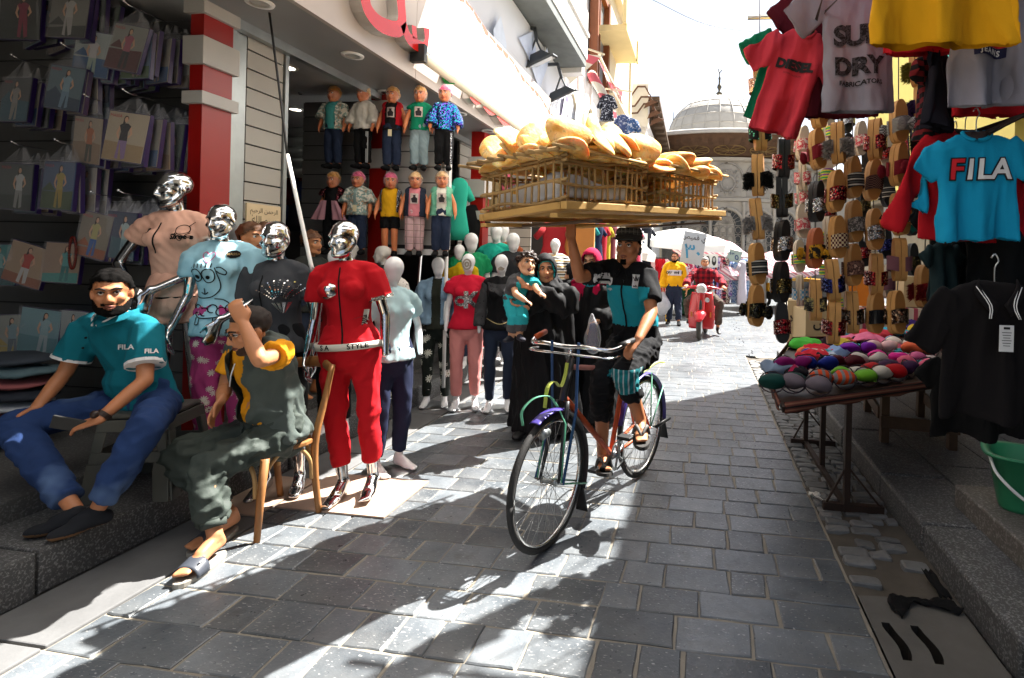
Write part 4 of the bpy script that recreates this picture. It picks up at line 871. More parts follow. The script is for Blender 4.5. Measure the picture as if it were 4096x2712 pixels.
# torn striped awning and its fallen roll
STR = pattern('awning_stripe', 'stripes', 'c4606a', 'd8d0c0', scale=3.4, axis='z', lo=.5, rough=.9)
sa = thing('striped_awning', 'torn red and white striped awning hanging off the white building', 'awning', (-2.2, 11.5, 4))
def quad(b, pts, n=10, sag=.08, mi=0):
    p = [at(x, y, Y) for x, y, Y in pts]; b.grid(n, n, lambda u, v: lerp(lerp(p[0], p[1], u), lerp(p[3], p[2], u), v) + V3(0, 0, -sag * math.sin(pi * u)), mi)
b = MB(); quad(b, [(1310, 100, 11.0), (1395, 128, 11.6), (1300, 210, 11.4), (1308, 150, 11.2)]); quad(b, [(1310, 95, 11.2), (1330, 95, 11.2), (1345, 126, 11.6), (1312, 126, 11.5)]); quad(b, [(1380, 130, 11.7), (1440, 210, 12.9), (1436, 240, 12.9), (1398, 170, 12.0)]); quad(b, [(1420, 215, 12.6), (1432, 300, 12.8), (1415, 312, 12.6), (1408, 262, 12.4)])
for k in range(14): x = 1396 + 2.9 * k; y = 150 + 5.4 * k; b.add([at(x, y, 12.3), at(x + 2.4, y + 3, 12.3), at(x + 1.5, y + 22 + 9 * (k % 3), 12.3)], [(0, 1, 2)])
sh_ = pa(b, 'sheet', STR, sa)
b = MB(); V, Fc = tubemesh([at(1368, 172, 11.7), at(1390, 210, 12.2), at(1410, 248, 12.7)], .1, None, (1, 0, 0), 12, 3); b.add(V, Fc, 0, True); pa(b, 'roll', STR, sa)
b = MB(); b.bar(at(1308, 96, 11.0), at(1398, 126, 11.6), .03, .03); b.bar(at(1385, 126, 11.6), at(1440, 240, 12.9), .04, .04); b.bar(at(1400, 205, 12.4), at(1462, 212, 12.4), .03, .03); pa(b, 'rail', PLC, sa)
# garments swinging from that awning
for i, (x, y, cc, nm) in enumerate([(1404, 245, '23252e', 'black checked shirt'), (1440, 292, '46547c', 'navy embroidered blouse'), (1458, 300, '3c5a86', 'blue embroidered dress with teal hem')]):
    p = at(x, y, 12.2); b = MB(); V, Fc = tubemesh([p + V3(0, 0, .26), p + V3(0, 0, .2), p, p - V3(0, 0, .34)], [.04, .15, .13, .17], [.04, .05, .07, .09], (1, 0, 0), 16, 2, 'flat'); b.add(V, Fc, 0, True)
    for k in (-1, 1): V, Fc = tubemesh([p + V3(.12 * k, 0, .18), p + V3(.2 * k, 0, -.05)], [.05, .06], None, (0, 1, 0), 10, 1, 'flat'); b.add(V, Fc, 0, True)
    t = b.build('hanging_blouse', pattern('blouse_' + cc, 'blotch', cc, cc, 'b8bcc8', scale=26)); tag(t, nm + ' hanging under the torn striped awning', 'blouse', 'clothes under the striped awning')
# ------------------------------------------------------------------ domed fountain house
STONE = M('old_stone', (.36, .33, .285), .9, var=.3, vs_=1.6, bump=.5, bs=9); STONED = M('stone_relief', (.3, .28, .25), .9, var=.35, vs_=3, bump=.9, bs=6); LEAD = M('lead_sheet', (.5, .47, .42), .9, var=.2, vs_=2, bump=.3, bs=8); EAVE = M('painted_eave', hexc('57402f'), .85, var=.5, vs_=4, bump=.5, bs=14); GOLD = M('gilt', hexc('77603a'), .8, var=.3); IRON = M('grille_iron', (.3, .27, .23), .7, var=.2); BRONZ = M('finial_bronze', hexc('5c5648'), .5, .6)
CC = V3(.8, 35, 0); RF = 6.0
sb = thing('domed_building', 'old domed fountain house with curved carved front and painted eave', 'building', CC)
def cyl(r, a, z): return CC + V3(r * math.sin(a), -r * math.cos(a), z)
def ps(b, n, m, par=sb, **k): return b.build(n, m, par, w=True, **k)
b = MB(); b.lathe([(RF, 0), (RF, .9), (RF + .12, .95), (RF + .12, 1.1), (RF, 1.12), (RF, 4.75), (RF + .15, 4.8), (RF + .15, 4.95), (RF, 5.0), (RF, 6.85), (RF + .25, 6.9), (RF + .3, 7.05), (RF, 7.1)], CC, 96, 0, False); ps(b, 'wall', STONE)
b = MB(); b.lathe([(RF + .05, 7.05), (RF + .6, 7.5), (RF + 1.3, 7.72), (RF + 1.35, 7.95), (RF + 1.7, 8.02)], CC, 96, 0, True); ps(b, 'eave', EAVE)
b = MB(); b.lathe([(RF + 1.68, 8.0), (RF + 1.72, 8.16), (RF + 1.4, 8.3), (3.4, 9.1), (3.3, 9.1)], CC, 96); ps(b, 'roof', LEAD)
for k in range(-15, 16): b = MB(); a = k * .075; b.bar(cyl(RF + .75, a, 7.62), cyl(RF + 1.34, a, 7.78), .22, .14); ps(b, 'eave_bracket', EAVE)
dm = MB(); prof = [(3.25 * math.cos(rad(t)), 9.05 + 3.0 * math.sin(rad(t)) ** .95) for t in range(0, 91, 6)]; prof[-1] = (.02, 12.05); dm.lathe(prof, CC, 48); dome = ps(dm, 'dome', LEAD)
b = MB()
for k in range(24): a = k * pi / 12; b.tube([CC + V3((r + .015) * math.cos(a), (r + .015) * math.sin(a), z) for r, z in prof], .03, 4)
for t in (2, 4, 6, 8, 10): r, z = prof[t]; b.tube([CC + V3((r + .01) * math.cos(k * pi / 24), (r + .01) * math.sin(k * pi / 24), z) for k in range(49)], .025, 4)
o = ps(b, 'lead_seam', LEAD, dome); stuff(o)
def finial(p, s, par):
    b = MB(); b.lathe([(.55 * s, -.1 * s), (.45 * s, .12 * s), (.12 * s, .2 * s), (.3 * s, .45 * s), (.32 * s, .55 * s), (.1 * s, .75 * s), (.11 * s, .9 * s), (.24 * s, 1.15 * s), (.2 * s, 1.35 * s), (.1 * s, 1.5 * s), (.09 * s, 1.9 * s), (.13 * s, 2.1 * s), (.04 * s, 2.3 * s), (.07 * s, 2.7 * s), (0, 2.75 * s)], p, 12)
    b.tube([p + V3(.16 * s * math.sin(a), 0, (2.9 - .16 * math.cos(a)) * s) for a in np.linspace(-2.5, 2.5, 11)], .05 * s, 5); ps(b, 'finial', BRONZ, par)
finial(CC + V3(0, 0, 11.98), .62, dome)
for i, (x, y, Y) in enumerate([(1556, 312, 44), (1679, 330, 46)]):
    p = at(x, y, Y); t = thing('small_dome', 'small dome with a finial peeking ' + ('left of' if i == 0 else 'right behind') + ' the big dome', 'dome', (p.x, p.y, 0), 0)
    b = MB(); b.lathe([(1.1, 0), (1.1, p.z - 2.6), (1.0, p.z - 2.0), (.75, p.z - 1.4), (.3, p.z - 1.0), (.05, p.z - .9)], (p.x, p.y, 0), 20); b.build('shell', LEAD, t, w=True)
    b = MB(); b.lathe([(.1, -1.), (.3, -.7), (.08, -.4), (.2, 0), (.06, .3), (.14, .8), (.04, 1.1), (.02, 1.8), (0, 1.9)], p, 8); b.build('finial', BRONZ, t, w=True)
da = 2 * pi / 22
for k in range(-6, 7):
    a = k * da * 1.0 + .07; W2 = .78; b = MB(); pts = [(-W2, 1.15), (W2, 1.15)] + [(W2 * math.cos(pi * t / 10), 3.55 + .75 * math.sin(pi * t / 10)) for t in range(11)]
    f = lambda u, z, d: cyl(RF + d, a + u / RF, z)
    b.prism(pts, f, .012, -.05); wnd = ps(b, 'window', M('window_dark', (.03, .032, .033), .5), sb)
    b = MB(); arc = [(W2 + .08, 1.15), (W2 + .08, 3.55)] + [((W2 + .08) * math.cos(pi * t / 12), 3.55 + .86 * math.sin(pi * t / 12)) for t in range(13)] + [(-W2 - .08, 3.55), (-W2 - .08, 1.15)]
    b.tube([f(u, z, .03) for u, z in arc], .1, 6); ps(b, 'window_surround', STONE, wnd)
    b = MB()
    for c in range(5): u = -W2 + W2 * 2 * c / 4; b.tube([f(u, 1.15, .045), f(u, 3.5, .045)], .022, 4)
    for r in range(6): z = 1.2 + .46 * r; b.tube([f(-W2, z, .045), f(W2, z, .045)], .022, 4)
    for c in range(4):
        for r in range(5): u0, z0 = -W2 + W2 * (c + .5) / 2, 1.43 + .46 * r; b.tube([f(u0 + .15 * math.cos(t * pi / 4), z0 + .17 * math.sin(t * pi / 4), .05) for t in range(9)], .02, 4)
    for t in range(1, 10): b.tube([f(0, 3.55, .045), f(W2 * math.cos(pi * t / 10), 3.55 + .75 * math.sin(pi * t / 10), .045)], .016, 4)
    b.tube([f(W2 * .55 * math.cos(pi * t / 10), 3.55 + .42 * math.sin(pi * t / 10), .05) for t in range(11)], .018, 4)
    ps(b, 'grille', IRON, wnd)
    b = MB(); b.prism([(-.7, 5.05), (.7, 5.05)] + [(.7 * math.cos(pi * t / 10), 6.0 + .72 * math.sin(pi * t / 10)) for t in range(11)], f, .04, 0); pn = ps(b, 'carved_panel', STONED, sb)
    b = MB(); b.tube([f(.36 * math.cos(t * pi / 8), 5.75 + .4 * math.sin(t * pi / 8), .06) for t in range(17)], .06, 6); b.tube([f(.78 * math.cos(pi * t / 10), 6.0 + .8 * math.sin(pi * t / 10), .04) for t in range(11)], .06, 6)
    for t in range(14): q = t * 2 * pi / 14; b.ell(f(.52 * math.cos(q), 5.8 + .6 * math.sin(q), .05), .075, 0, 6)
    for t in range(9): b.ell(f((t - 4) * .12, 6.0 + .4 * abs(math.sin(t * 2.1)), .05), .06, 0, 6)
    ps(b, 'roundel', STONED, pn)
    for s_ in (-1, 1):
        b = MB(); u = s_ * .86; b.tube([f(u * 1.0, 1.1, .1), f(u, 1.25, .1), f(u, 4.5, .1), f(u, 4.75, .1)], [.13, .085, .075, .13], 10, 0, 0); ps(b, 'column', STONE, sb)
    b = MB(); b.prism([(-.42, 7.0), (.42, 7.0)], f, 0, 0) if False else None
    e = MB(); oo = [cyl(RF + .3 + .5 * ((math.sin(t * pi / 10) + 1) / 2), a + .75 * math.cos(t * pi / 10) / RF, 7.16 + .42 * ((math.sin(t * pi / 10) + 1) / 2)) for t in range(21)]; e.tube(oo, .035, 4)
    ce = cyl(RF + .55, a, 7.36)
    for t in range(0, 20, 2): e.tube([ce, oo[t]], .022, 4)
    ps(e, 'gilt_rosette', GOLD, sb)
b = MB(); b.box((11, 33.5, 3.4), (9, 3, 6.8), 0, Matrix.Rotation(rad(-12), 3, 'Z')); ps(b, 'side_wing', STONE)
# ------------------------------------------------------------------ right hand building with a yellow signboard
rb_ = thing('right_building', 'dark shop front behind the hanging goods on the right', 'building', (3.2, 3, 0))
b = MB(); b.bx(2.95, 9, 3.9, 9.0, .15, 5.85); b.bx(2.52, 9, 4.6, 9.0, 2.45, 5.85); b.bx(2.5, 2.7, 8.7, 9.0, .15, 2.45); b.bx(2.5, 9, -4, 4.6, 2.9, 5.85); b.bx(3.9, 9, -4, 4, .15, 5.7); b.bx(2.46, 2.6, -4, 9.02, 5.6, 5.87); b.build('wall', M('right_wall', (.28, .25, .19), .85, var=.2), rb_, w=True)
b = MB(); b.bx(2.2, 3.9, -4, 4.6, 2.78, 2.9); b.build('shop_ceiling', DARKIN, rb_, w=True)
b = MB(); b.bx(3.8, 3.9, -4, 4.6, .15, 2.8); b.bx(2.6, 2.94, 4.5, 4.6, .2, 2.45); b.build('curtain', fabric('dark_curtain', '0b0b0c'), rb_, w=True)
ys = thing('signboard', 'yellow shop signboard with turquoise lettering behind the hanging slippers', 'sign', (2.44, 6.5, 3.2))
b = MB(); b.bx(2.43, 2.5, 4.7, 8.6, 2.5, 4.3); b.build('board', M('sign_yellow', hexc('e0d070'), .5, var=.06), ys, w=True)
TUR = M('sign_turquoise', hexc('58b8b0'), .5)
flat_text('\uFE8E\uFEF4\uFEE8\uFEE3', .62, (2.424, 6.35, 3.75), (0, -1, 0), (0, 0, 1), TUR, ys, .02); flat_text('li\'i', .42, (2.424, 6.1, 2.85), (0, -1, 0), (0, 0, 1), INK, ys, .01)
# ------------------------------------------------------------------ shop mannequins
CHB = M('chrome_body', (.6, .6, .6), .15, 1, var=.05); WHB = M('gloss_white', (.7, .7, .7), .22, var=.04, vs_=3); WHM = M('matt_white_figure', (.6, .57, .52), .45, var=.1)
def mz(x, y, z): return V3(x, y, z)
def bvlocal(o): return bvh(o.data)
def stroke(lines, w=.006, fine=.012):
    """flat ribbon mesh along 2-D lines"""
    b = MB()
    for L in lines:
        c = catmull([(x, y, 0) for x, y in L], 4); t = np.gradient(c, axis=0); t /= np.linalg.norm(t, axis=1)[:, None] + 1e-9; n = np.column_stack([-t[:, 1], t[:, 0], 0 * t[:, 0]])
        V = np.vstack([np.stack([p + q * w / 2, p - q * w / 2]) for p, q in zip(c, n)]); b.add(V, [(2 * i, 2 * i + 2, 2 * i + 3, 2 * i + 1) for i in range(len(c) - 1)])
    return b.mesh('s', [])
def circ(x, y, r, a=1., n=14, t0=0, t1=2 * pi): return [(x + r * math.cos(t0 + (t1 - t0) * k / n), y + r * a * math.sin(t0 + (t1 - t0) * k / n)) for k in range(n + 1)]
def disc(x, y, r, a=1., n=12): return [(x + r * math.cos(2 * pi * k / n), y + r * a * math.sin(2 * pi * k / n)) for k in range(n)]
def printon(g, me, O, mat, par, R=(1, 0, 0), U=(0, 0, 1), D=(0, 1, 0), lift=.006, name='print'): return onto(me, bvlocal(g), O, R, U, D, lift, name, mat, par)
def open_front(o, half, zlo=-9, s=1.):
    bm = bmesh.new(); bm.from_mesh(o.data); bmesh.ops.delete(bm, geom=[f for f in bm.faces if abs(f.calc_center_median().x) < half(f.calc_center_median().z) and f.calc_center_median().y < 0], context='FACES'); bm.to_mesh(o.data); bm.free()
def neckhole(o, J, r=.085, mat=None): pass
def chrome_lines(o, J, R, hs):
    v, n = getv(o.data); q = local(v, J['hd'], R, hs); h = np.zeros(len(v))
    for k, (a, c) in enumerate(((.25, .045), (.1, .07), (-.2, .085), (.5, .06))): h -= np.exp(-((q[:, 2] + a * q[:, 1] - c) / .0035) ** 2) * .003 * (q[:, 2] > .03)
    setv(o.data, v + n * (h * hs)[:, None])
# --- four chrome figures
t = thing('chrome_mannequin', 'tallest chrome mannequin in a peach shorts set against the red pillar', 'mannequin', (-3.27, 3.04, .3), 0, 'chrome mannequins', (0, rad(-2.5), rad(22))); s = .985
J = joints(s, 'f', wrl=(-.05, -.2, .97), ell=(.235, -.04, 1.13), elr=(-.36, .08, 1.14), wrr=(-.2, -.1, .99)); R = eul(-42, 4)
o = figure(t, J, CHB, 'chrome', R, vox=.008, sm=12, bust=.76, hands={'l': (V3(-.25, -.2, -1), V3(-.6, .8, 0), .18, .1), 'r': (V3(.5, -.5, -.8), V3(.3, .9, 0), .3, .1)}); chrome_lines(o, J, R, s)
PEA = fabric('peach_cotton', 'd9a892'); TRB = fabric('black_trim', '121212')
g = cloth(t, shirtp(J, .016, -.12, .42, .02, bust=.8), PEA, .0105, 'shirt', .004, 12, mats=[PEA, TRB], fn=lambda c, n: (c[:, 2] < .945 * s).astype(int))
printon(g, stroke([[(0, .05), (-.02, -.05), (-.03, -.14)]], .008), (-.03, -.2, 1.34), TRB, g); printon(g, textmesh('Siree', .045, .002, .012, shear=.3), (.075, -.2, 1.30), TRB, g)
printon(g, stroke([circ(0, 0, .03), [(-.03, -.02), (0, -.07), (.03, -.02)], [(.02, .02), (.05, .05)]], .004), (.085, -.2, 1.345), TRB, g); printon(g, polymesh(disc(0, 0, .022, .8)), (-.1, -.2, 1.34), TRB, g)
cloth(t, pantsp(J, .022, .38, .05), PEA, .011, 'shorts', .004, 12, seed=8, mats=[PEA, TRB], fn=lambda c, n: (c[:, 2] < .765 * s).astype(int))
t = thing('chrome_mannequin', 'chrome mannequin in a light blue sheep tee and pink cat trousers', 'mannequin', (-2.94, 3.03, .2), 0, 'chrome mannequins', (0, rad(-2), rad(24))); s = .925
J = joints(s, 'f', wrl=(.05, -.2, .9), ell=(.26, -.02, 1.05)); J['wrr'] = V3(-.26, -.06, .84); R = eul(-18, 5)
o = figure(t, J, CHB, 'chrome', R, vox=.008, sm=12, bust=.76, hands={'l': (V3(-.35, -.2, -1), V3(-.6, .8, 0), .12, .15), 'r': (V3(0, -.1, -1), V3(1, 0, 0), .3, .05)}); chrome_lines(o, J, R, s)
LBL = fabric('light_blue_cotton', '9cc8d6'); PNK = pattern('cat_print', 'daisy', 'b0407a', 'd8d0c0', '8a2a5c', scale=14, lo=.36)
cloth(t, pantsp(J, .016, 1.9, .012), PNK, .011, 'trousers', .005, 11, seed=4)
g = cloth(t, shirtp(J, .022, -.55, .55, .026, bust=.8), LBL, .0105, 'tee', .005, 10, seed=6)
sh1 = [circ(-.035, .055, .03, 1.25), circ(.03, .05, .033, 1.25), [(-.065, .02), (-.07, -.03), (-.05, -.075), (0, -.085), (.05, -.07), (.085, -.02), (.075, .06), (.06, .1)], [(.07, .1), (.1, .1), (.13, .075), (.12, .055), (.09, .065), (.075, .08)], [(-.02, -.05), (0, -.062), (.02, -.05)], [(0, -.025), (0, -.06)],
       [(-.06, -.09), (-.075, -.15), (-.04, -.2), (.03, -.205), (.1, -.19), (.13, -.14), (.1, -.1), (.05, -.09)]] + [circ(-.05 + .045 * k, -.15 - .018 * (k % 2), .024, 1, 10, 0, 5) for k in range(5)] + [[(-.05, -.2), (-.055, -.24), (-.035, -.24), (-.03, -.2)], [(.05, -.205), (.05, -.25), (.075, -.25), (.075, -.2)], [(.12, -.16), (.15, -.15), (.16, -.17)]] + [[(-.06 + .02 * k, .1), (-.065 + .022 * k, .125)] for k in range(6)]
printon(g, stroke(sh1, .006), (-.055, -.25, 1.12), TRB, g); printon(g, stroke([[(0, -.03), (-.035, .015), (-.02, .035), (0, .02), (.02, .035), (.035, .015), (0, -.03)]], .005), (-.03, -.25, 1.28), M('print_pink', hexc('c05080'), .8), g)
printon(g, polymesh(disc(0, 0, .013)), (-.085, -.25, 1.165), TRB, g); printon(g, polymesh(disc(0, 0, .012)), (-.03, -.25, 1.16), TRB, g); q = printon(g, polymesh(disc(0, 0, .034, .75, 10)), (.09, -.25, 1.30), TRB, g); printon(g, textmesh('MASSA', .02, .0006, .01), (.09, -.25, 1.30), GOLD, g, lift=.008)
t = thing('chrome_mannequin', 'chrome mannequin in a charcoal tee with a fan of studs', 'mannequin', (-2.62, 3.12, 0), 0, 'chrome mannequins', (0, rad(-2.5), rad(22))); s = .985
J = joints(s, 'f'); R = eul(-10, 2)
o = figure(t, J, CHB, 'chrome', R, vox=.008, sm=12, bust=.76, hands={k: (V3(0, -.15, -1), V3(-1 if k == 'l' else 1, 0, 0), .3, .05) for k in 'lr'}); chrome_lines(o, J, R, s)
CHA = fabric('charcoal_cotton', '3c3e42'); cloth(t, pantsp(J, .012, 1.45), fabric('dark_leggings', '141518'), .011, 'leggings', .003, 12)
g = cloth(t, shirtp(J, .016, -.3, .6, .02, bust=.8), CHA, .0105, 'tee', .005, 10, seed=16)
STUD = M('rhinestone', (.75, .75, .75), .15, .9); mb = MB()
for k in range(9):
    a = rad(-52 + 13 * k)
    for q in range(8): r = .05 + .014 * q; mb.add([(r * math.sin(a) + dx, r * math.cos(a) - .04 + dy, 0) for dx, dy in ((-.0035, -.0035), (.0035, -.0035), (.0035, .0035), (-.0035, .0035))], [(0, 1, 2, 3)])
for k in range(4): mb.add([(-.05 + .028 * k, -.03, 0), (-.03 + .028 * k, -.03, 0), (-.002 + .005 * k, -.1, 0)], [(0, 1, 2)])
printon(g, mb.mesh('st', []), (.06, -.25, 1.24), STUD, g, name='stud_fan'); printon(g, stroke([[(0, .12), (-.005, 0), (-.01, -.28)]], .007), (-.04, -.25, 1.26), TRB, g)
t = thing('chrome_mannequin', 'chrome mannequin in a red zipped tracksuit standing on a board', 'mannequin', (-2.12, 3.16, .012), 0, 'chrome mannequins', (0, rad(-4.2), rad(16))); s = .985
J = joints(s, 'f', wrr=(-.25, -.03, .88), anr=(-.075, -.02, .085), anl=(.085, .03, .085), tor=(-.1, -.22, .028), tol=(.1, -.17, .028)); R = eul(-24, 3)
o = figure(t, J, CHB, 'chrome', R, vox=.008, sm=12, bust=1., toes=True, hands={'r': (V3(0, -.1, -1), V3(1, 0, 0), .3, .05)}); chrome_lines(o, J, R, s)
REDF = fabric('red_jersey', 'b3121d', var=.08)
cloth(t, pantsp(J, .02, 1.72, -.004), REDF, .011, 'trousers', .006, 11, seed=2)
g = cloth(t, shirtp(J, .017, .05, .62, .026, bust=.8) + [tubemesh([J['nk'] + V3(-.07, .03, -.02), J['nk'] + V3(0, .07, -.01), J['nk'] + V3(.07, .03, -.02), J['nk'] + V3(.05, -.045, -.045), J['nk'] + V3(-.05, -.045, -.045), J['nk'] + V3(-.07, .03, -.02)], .026, None, (0, 0, 1), 10, 3)], REDF, .0105, 'jacket', .005, 10, seed=5)
printon(g, stroke([[(0, .2), (0, 0), (.01, -.27)]], .009), (-.005, -.3, 1.23), TRB, g, name='zip')
b = MB(); V, Fc = tubemesh([J['pel'] + V3(0, 0, -.012), J['pel'] + V3(0, 0, .03)], [.2, .2], [.15, .15], (1, 0, 0), 40, 0, 'flat'); b.add(V, Fc[:-2], 0, True); wb = b.build('waistband', M('band_white', hexc('c8c4b8'), .8), t, solid=.004)
for tx, x in (('STYLE', .09), ('S A', -.1)): printon(wb, textmesh(tx, .042, .001, .01), (x, -.3, J['pel'].z + .01), TRB, wb)
pk = printon(g, gridmesh(.022, .14, 3, 10), (.115, -.3, 1.09), MATS['band_white'], g, lift=.004, name='pocket_strip', R=(1, 0, -.15), U=(.15, 0, 1)); printon(g, textmesh('MASSA', .026, .0006, .01), (.115, -.3, 1.09), TRB, g, R=(.15, 0, 1), U=(-1, 0, .15), lift=.009)
for k in 'l': b = MB(); b.add(*limb(J, 'shl', 'ell', 'wrl', BT['f']['arm'], .047, .56, .64, 'flat')); b.build('cuff', sequin('cuff_glitter', '9a948a', '55504a', 220, 'd8d4c8'), t)
b = MB(); b.bx(-2.48, -1.78, 2.9, 3.42, .002, .012); o = b.build('board', M('chipboard', hexc('a58d7c'), .8, var=.25, vs_=5)); tag(o, 'thin brown board laid under the red tracksuit mannequin', 'board')
b = MB(); b.bx(-2.84, -2.5, 2.78, 3.3, .003, .013); o = b.build('board', MATS['chipboard']); tag(o, 'thin brown board laid under the charcoal tee mannequin', 'board')
# --- white figures
def white(label, loc, rz, s, b, head='egg', yaw=0, top=None, bot=None, J=None, skin=WHB, over=None, group='white mannequins', hs=1., sleeve=.6, base=True, toes=True, infl=.016, pto=1.8, pin=.012, seed=1):
    t = thing('mannequin', label, 'mannequin', loc, rad(rz), group); J = J or joints(s, b); figure(t, J, skin, head, eul(yaw), hs=hs, vox=.011, sm=6, bust=.75 if b == 'f' else 0, toes=toes)
    if bot: cloth(t, pantsp(J, pin, pto), bot, .0125, 'trousers', .004, 11, seed)
    g = cloth(t, shirtp(J, infl, -.3, sleeve, .02, bust=.8 if b == 'f' else 0), top, .0125, 'top', .004, 11, seed + 3) if top else None
    if base: b_ = MB(); b_.lathe([(.0, .006), (.17, .006), (.175, .002), (.175, .0)], (0, .0, 0), 24); b_.build('base_plate', STEEL, t)
    return t, J, g
NAVY = fabric('navy_jersey', '1b2138'); MINT = fabric('pale_blue_tee', 'a8c4c8'); BLK = fabric('black_cotton', '0e0e10'); DKG = fabric('dark_grey_cotton', '26272a')
J = joints(.865, 'f', ell=(.27, .1, 1.0), wrl=(.22, -.02, .80), elr=(-.27, -.02, .98), wrr=(-.2, -.16, .84))
t, J, g = white('white mannequin in a pale blue tee and navy joggers right behind the red one', (-2.16, 3.56, 0), 62, .865, 'f', top=MINT, bot=NAVY, J=J, yaw=-50, sleeve=.6, infl=.022, pin=.02, pto=1.88)
pn = polymesh([(-.035, -.02), (.035, -.02), (.035, .02), (-.035, .02)]); 
DENIM = M('faded_denim', hexc('6f8aa0'), .9, var=.55, vs_=7, bump=.3, bs=120); DOT = pattern('white_dotted', 'dots', 'd8d4cc', '6a6660', scale=22, lo=.14); DAISY = pattern('daisy_print', 'daisy', '1a201c', 'd4d4c8', '8a8a70', scale=9.5, lo=.42); CKR = fabric('crimson_tee', 'b8152f'); PKP = fabric('pink_trousers', 'cf8580'); JEAN = M('dark_denim', hexc('1a2438'), .9, var=.3, vs_=9, bump=.3, bs=120)
white('white child mannequin with a dotted white blouse on the kerb', (-2.9, 4.78, .2), -20, .745, 'f', 'chrome', -50, DOT, fabric('brown_black', '1c1716'), skin=WHM, sleeve=1.1, infl=.024)
t, J, g = white('white mannequin in a faded denim jacket and daisy leggings', (-2.66, 5.2, 0), 20, .865, 'f', top=fabric('olive_black', '23261f'), bot=DAISY, yaw=12, sleeve=0, pto=1.93)
o = cloth(t, shirtp(J, .032, .12, 1.45, .02, bust=.85), DENIM, .0125, 'jacket', .006, 11, 21); open_front(o, lambda z: .045)
t, J, g = white('white mannequin with chipped face in a red tee and pink trousers', (-2.33, 5.18, 0), 22, .89, 'f', top=CKR, bot=PKP, sleeve=.42, infl=.03, pin=.018, pto=1.85, seed=7)
SIL = sequin('silver_print', 'b8b0b0', '8a8484', 200, 'e0dcdc')
printon(g, textmesh('C', .13, .008, .012), (-.075, -.3, 1.08), SIL, g); printon(g, textmesh('K', .22, .01, .014), (.035, -.3, 1.09), SIL, g); printon(t.children[0], stroke([circ(0, 0, .035, 1.3), circ(0, 0, .015, 1.3)], .018), tuple(J['hd'] + V3(0, -.3, 0)), M('chipped_plaster', hexc('8d8478'), .9, var=.4, vs_=60), t, name='chipped_paint')
t, J, g = white('white mannequin in a black lace top and dark jeans beside the mother', (-1.99, 5.2, 0), 20, .89, 'f', top=BLK, bot=JEAN, sleeve=0, infl=.022, pto=1.93, seed=9)
LACE = pattern('dotted_net', 'dots', '3a3a3c', '0a0a0a', scale=30, lo=.2)
cloth(t, [limb(J, 'sh' + k, 'el' + k, 'wr' + k, BT['f']['arm'], .016, .0, 1.75, 'flat', .012) for k in 'lr'], LACE, .0115, 'sleeves', .004, 14, 3)
printon(g, polymesh([(-.13, .08), (-.12, 0), (-.05, -.02), (0, -.06), (.05, -.02), (.12, 0), (.13, .08), (.05, .06), (-.05, .06)]), (0, -.3, 1.2), LACE, g); printon(g, stroke([[(-.13, .02), (0, -.03), (.13, .02)]], .007), (0, -.3, .9), M('chain_gold', hexc('a89468'), .4, .7), g)
printon(t.children[0], polymesh([(-.03, -.03), (0, -.01), (.035, -.03), (.02, -.05), (-.02, -.05)]), tuple(J['hd'] + V3(0, -.3, 0)), MATS['chipped_plaster'], t, name='chipped_paint')
white('large white mannequin in a green tee turned away behind the red tee', (-2.76, 6.2, .2), 40, .915, 'a', yaw=20, top=fabric('green_tee', '0f7a4c'), bot=JEAN, hs=1.12, base=False, toes=False, sleeve=.6)
white('headless looking mannequin in a rust shirt under the bread tray', (-2.68, 7.05, .2), 6, 1.02, 'a', top=fabric('rust_shirt', '8a4426'), bot=BLK, sleeve=1.8, base=False, toes=False)
white('large white mannequin in a dark grey shirt behind the child', (-2.36, 6.55, .2), 30, .93, 'a', yaw=25, top=DKG, bot=BLK, hs=1.12, base=False, toes=False, sleeve=.7)
white('farthest white mannequin with a striped scarf beside the mother', (-2.05, 7.4, .2), 10, .92, 'f', yaw=10, top=pattern('scarf_stripe', 'stripes3', 'd8d4cc', '2a2a30', 'b09060', scale=26), bot=BLK, base=False, toes=False, sleeve=.9, infl=.05)
white('mannequin in a mustard yellow tee below the doll panel', (-2.86, 6.1, .2), 0, .84, 'a', top=fabric('mustard_tee', 'b8980f'), bot=JEAN, base=False, toes=False)
white('mannequin in a teal tee right of the doll panel', (-2.66, 6.75, .2), 0, 1.0, 'a', top=fabric('teal_tee', '1fa08c'), bot=JEAN, base=False, toes=False)
BOYS = skinm('mannequin_tan', 'b07850'); BROWNH = M('sculpted_brown_hair', hexc('5a3820'), .6, var=.4, vs_=30, bump=.6, bs=60)
for i, (x, y, z, s, c, lab, yw) in enumerate([(-3.16, 3.42, .3, .81, '1f8a84', 'boy mannequin with sculpted brown hair and teal top, nearest the pilaster', 80), (-3.24, 3.64, .3, .82, '203040', 'second boy mannequin with brown hair half hidden behind the first', 75), (-3.3, 4.2, .3, .8, '2a2c2a', 'third boy mannequin in a dark top before the doorway', 80)]):
    t, J, g = white(lab, (x, y, z), yw, s, 'f', 'real', 0, fabric('boy_' + c, c), JEAN, skin=BOYS, group='boy mannequins', hs=1.02, base=False, toes=False)
    shell(t.children[0].data, lambda v: hair_short(local(v, J['hd'], Matrix.Identity(3), 1.02 * s)), .016, 'hair', BROWNH, t, 3, 60, .01); face(t, J, Matrix.Identity(3), 1.02 * s, lids=False)
white('white plaster boy head and shoulders looking left below the dolls', (-3.05, 4.85, .3), -50, .75, 'f', 'chrome', -20, DKG, BLK, skin=WHM, base=False, toes=False)
white('worn white child mannequin in a red top below the pink haired doll', (-3.45, 4.95, .3), 0, .76, 'f', 'chrome', -10, fabric('red_child_top', '8a1820'), BLK, skin=WHM, base=False, toes=False)
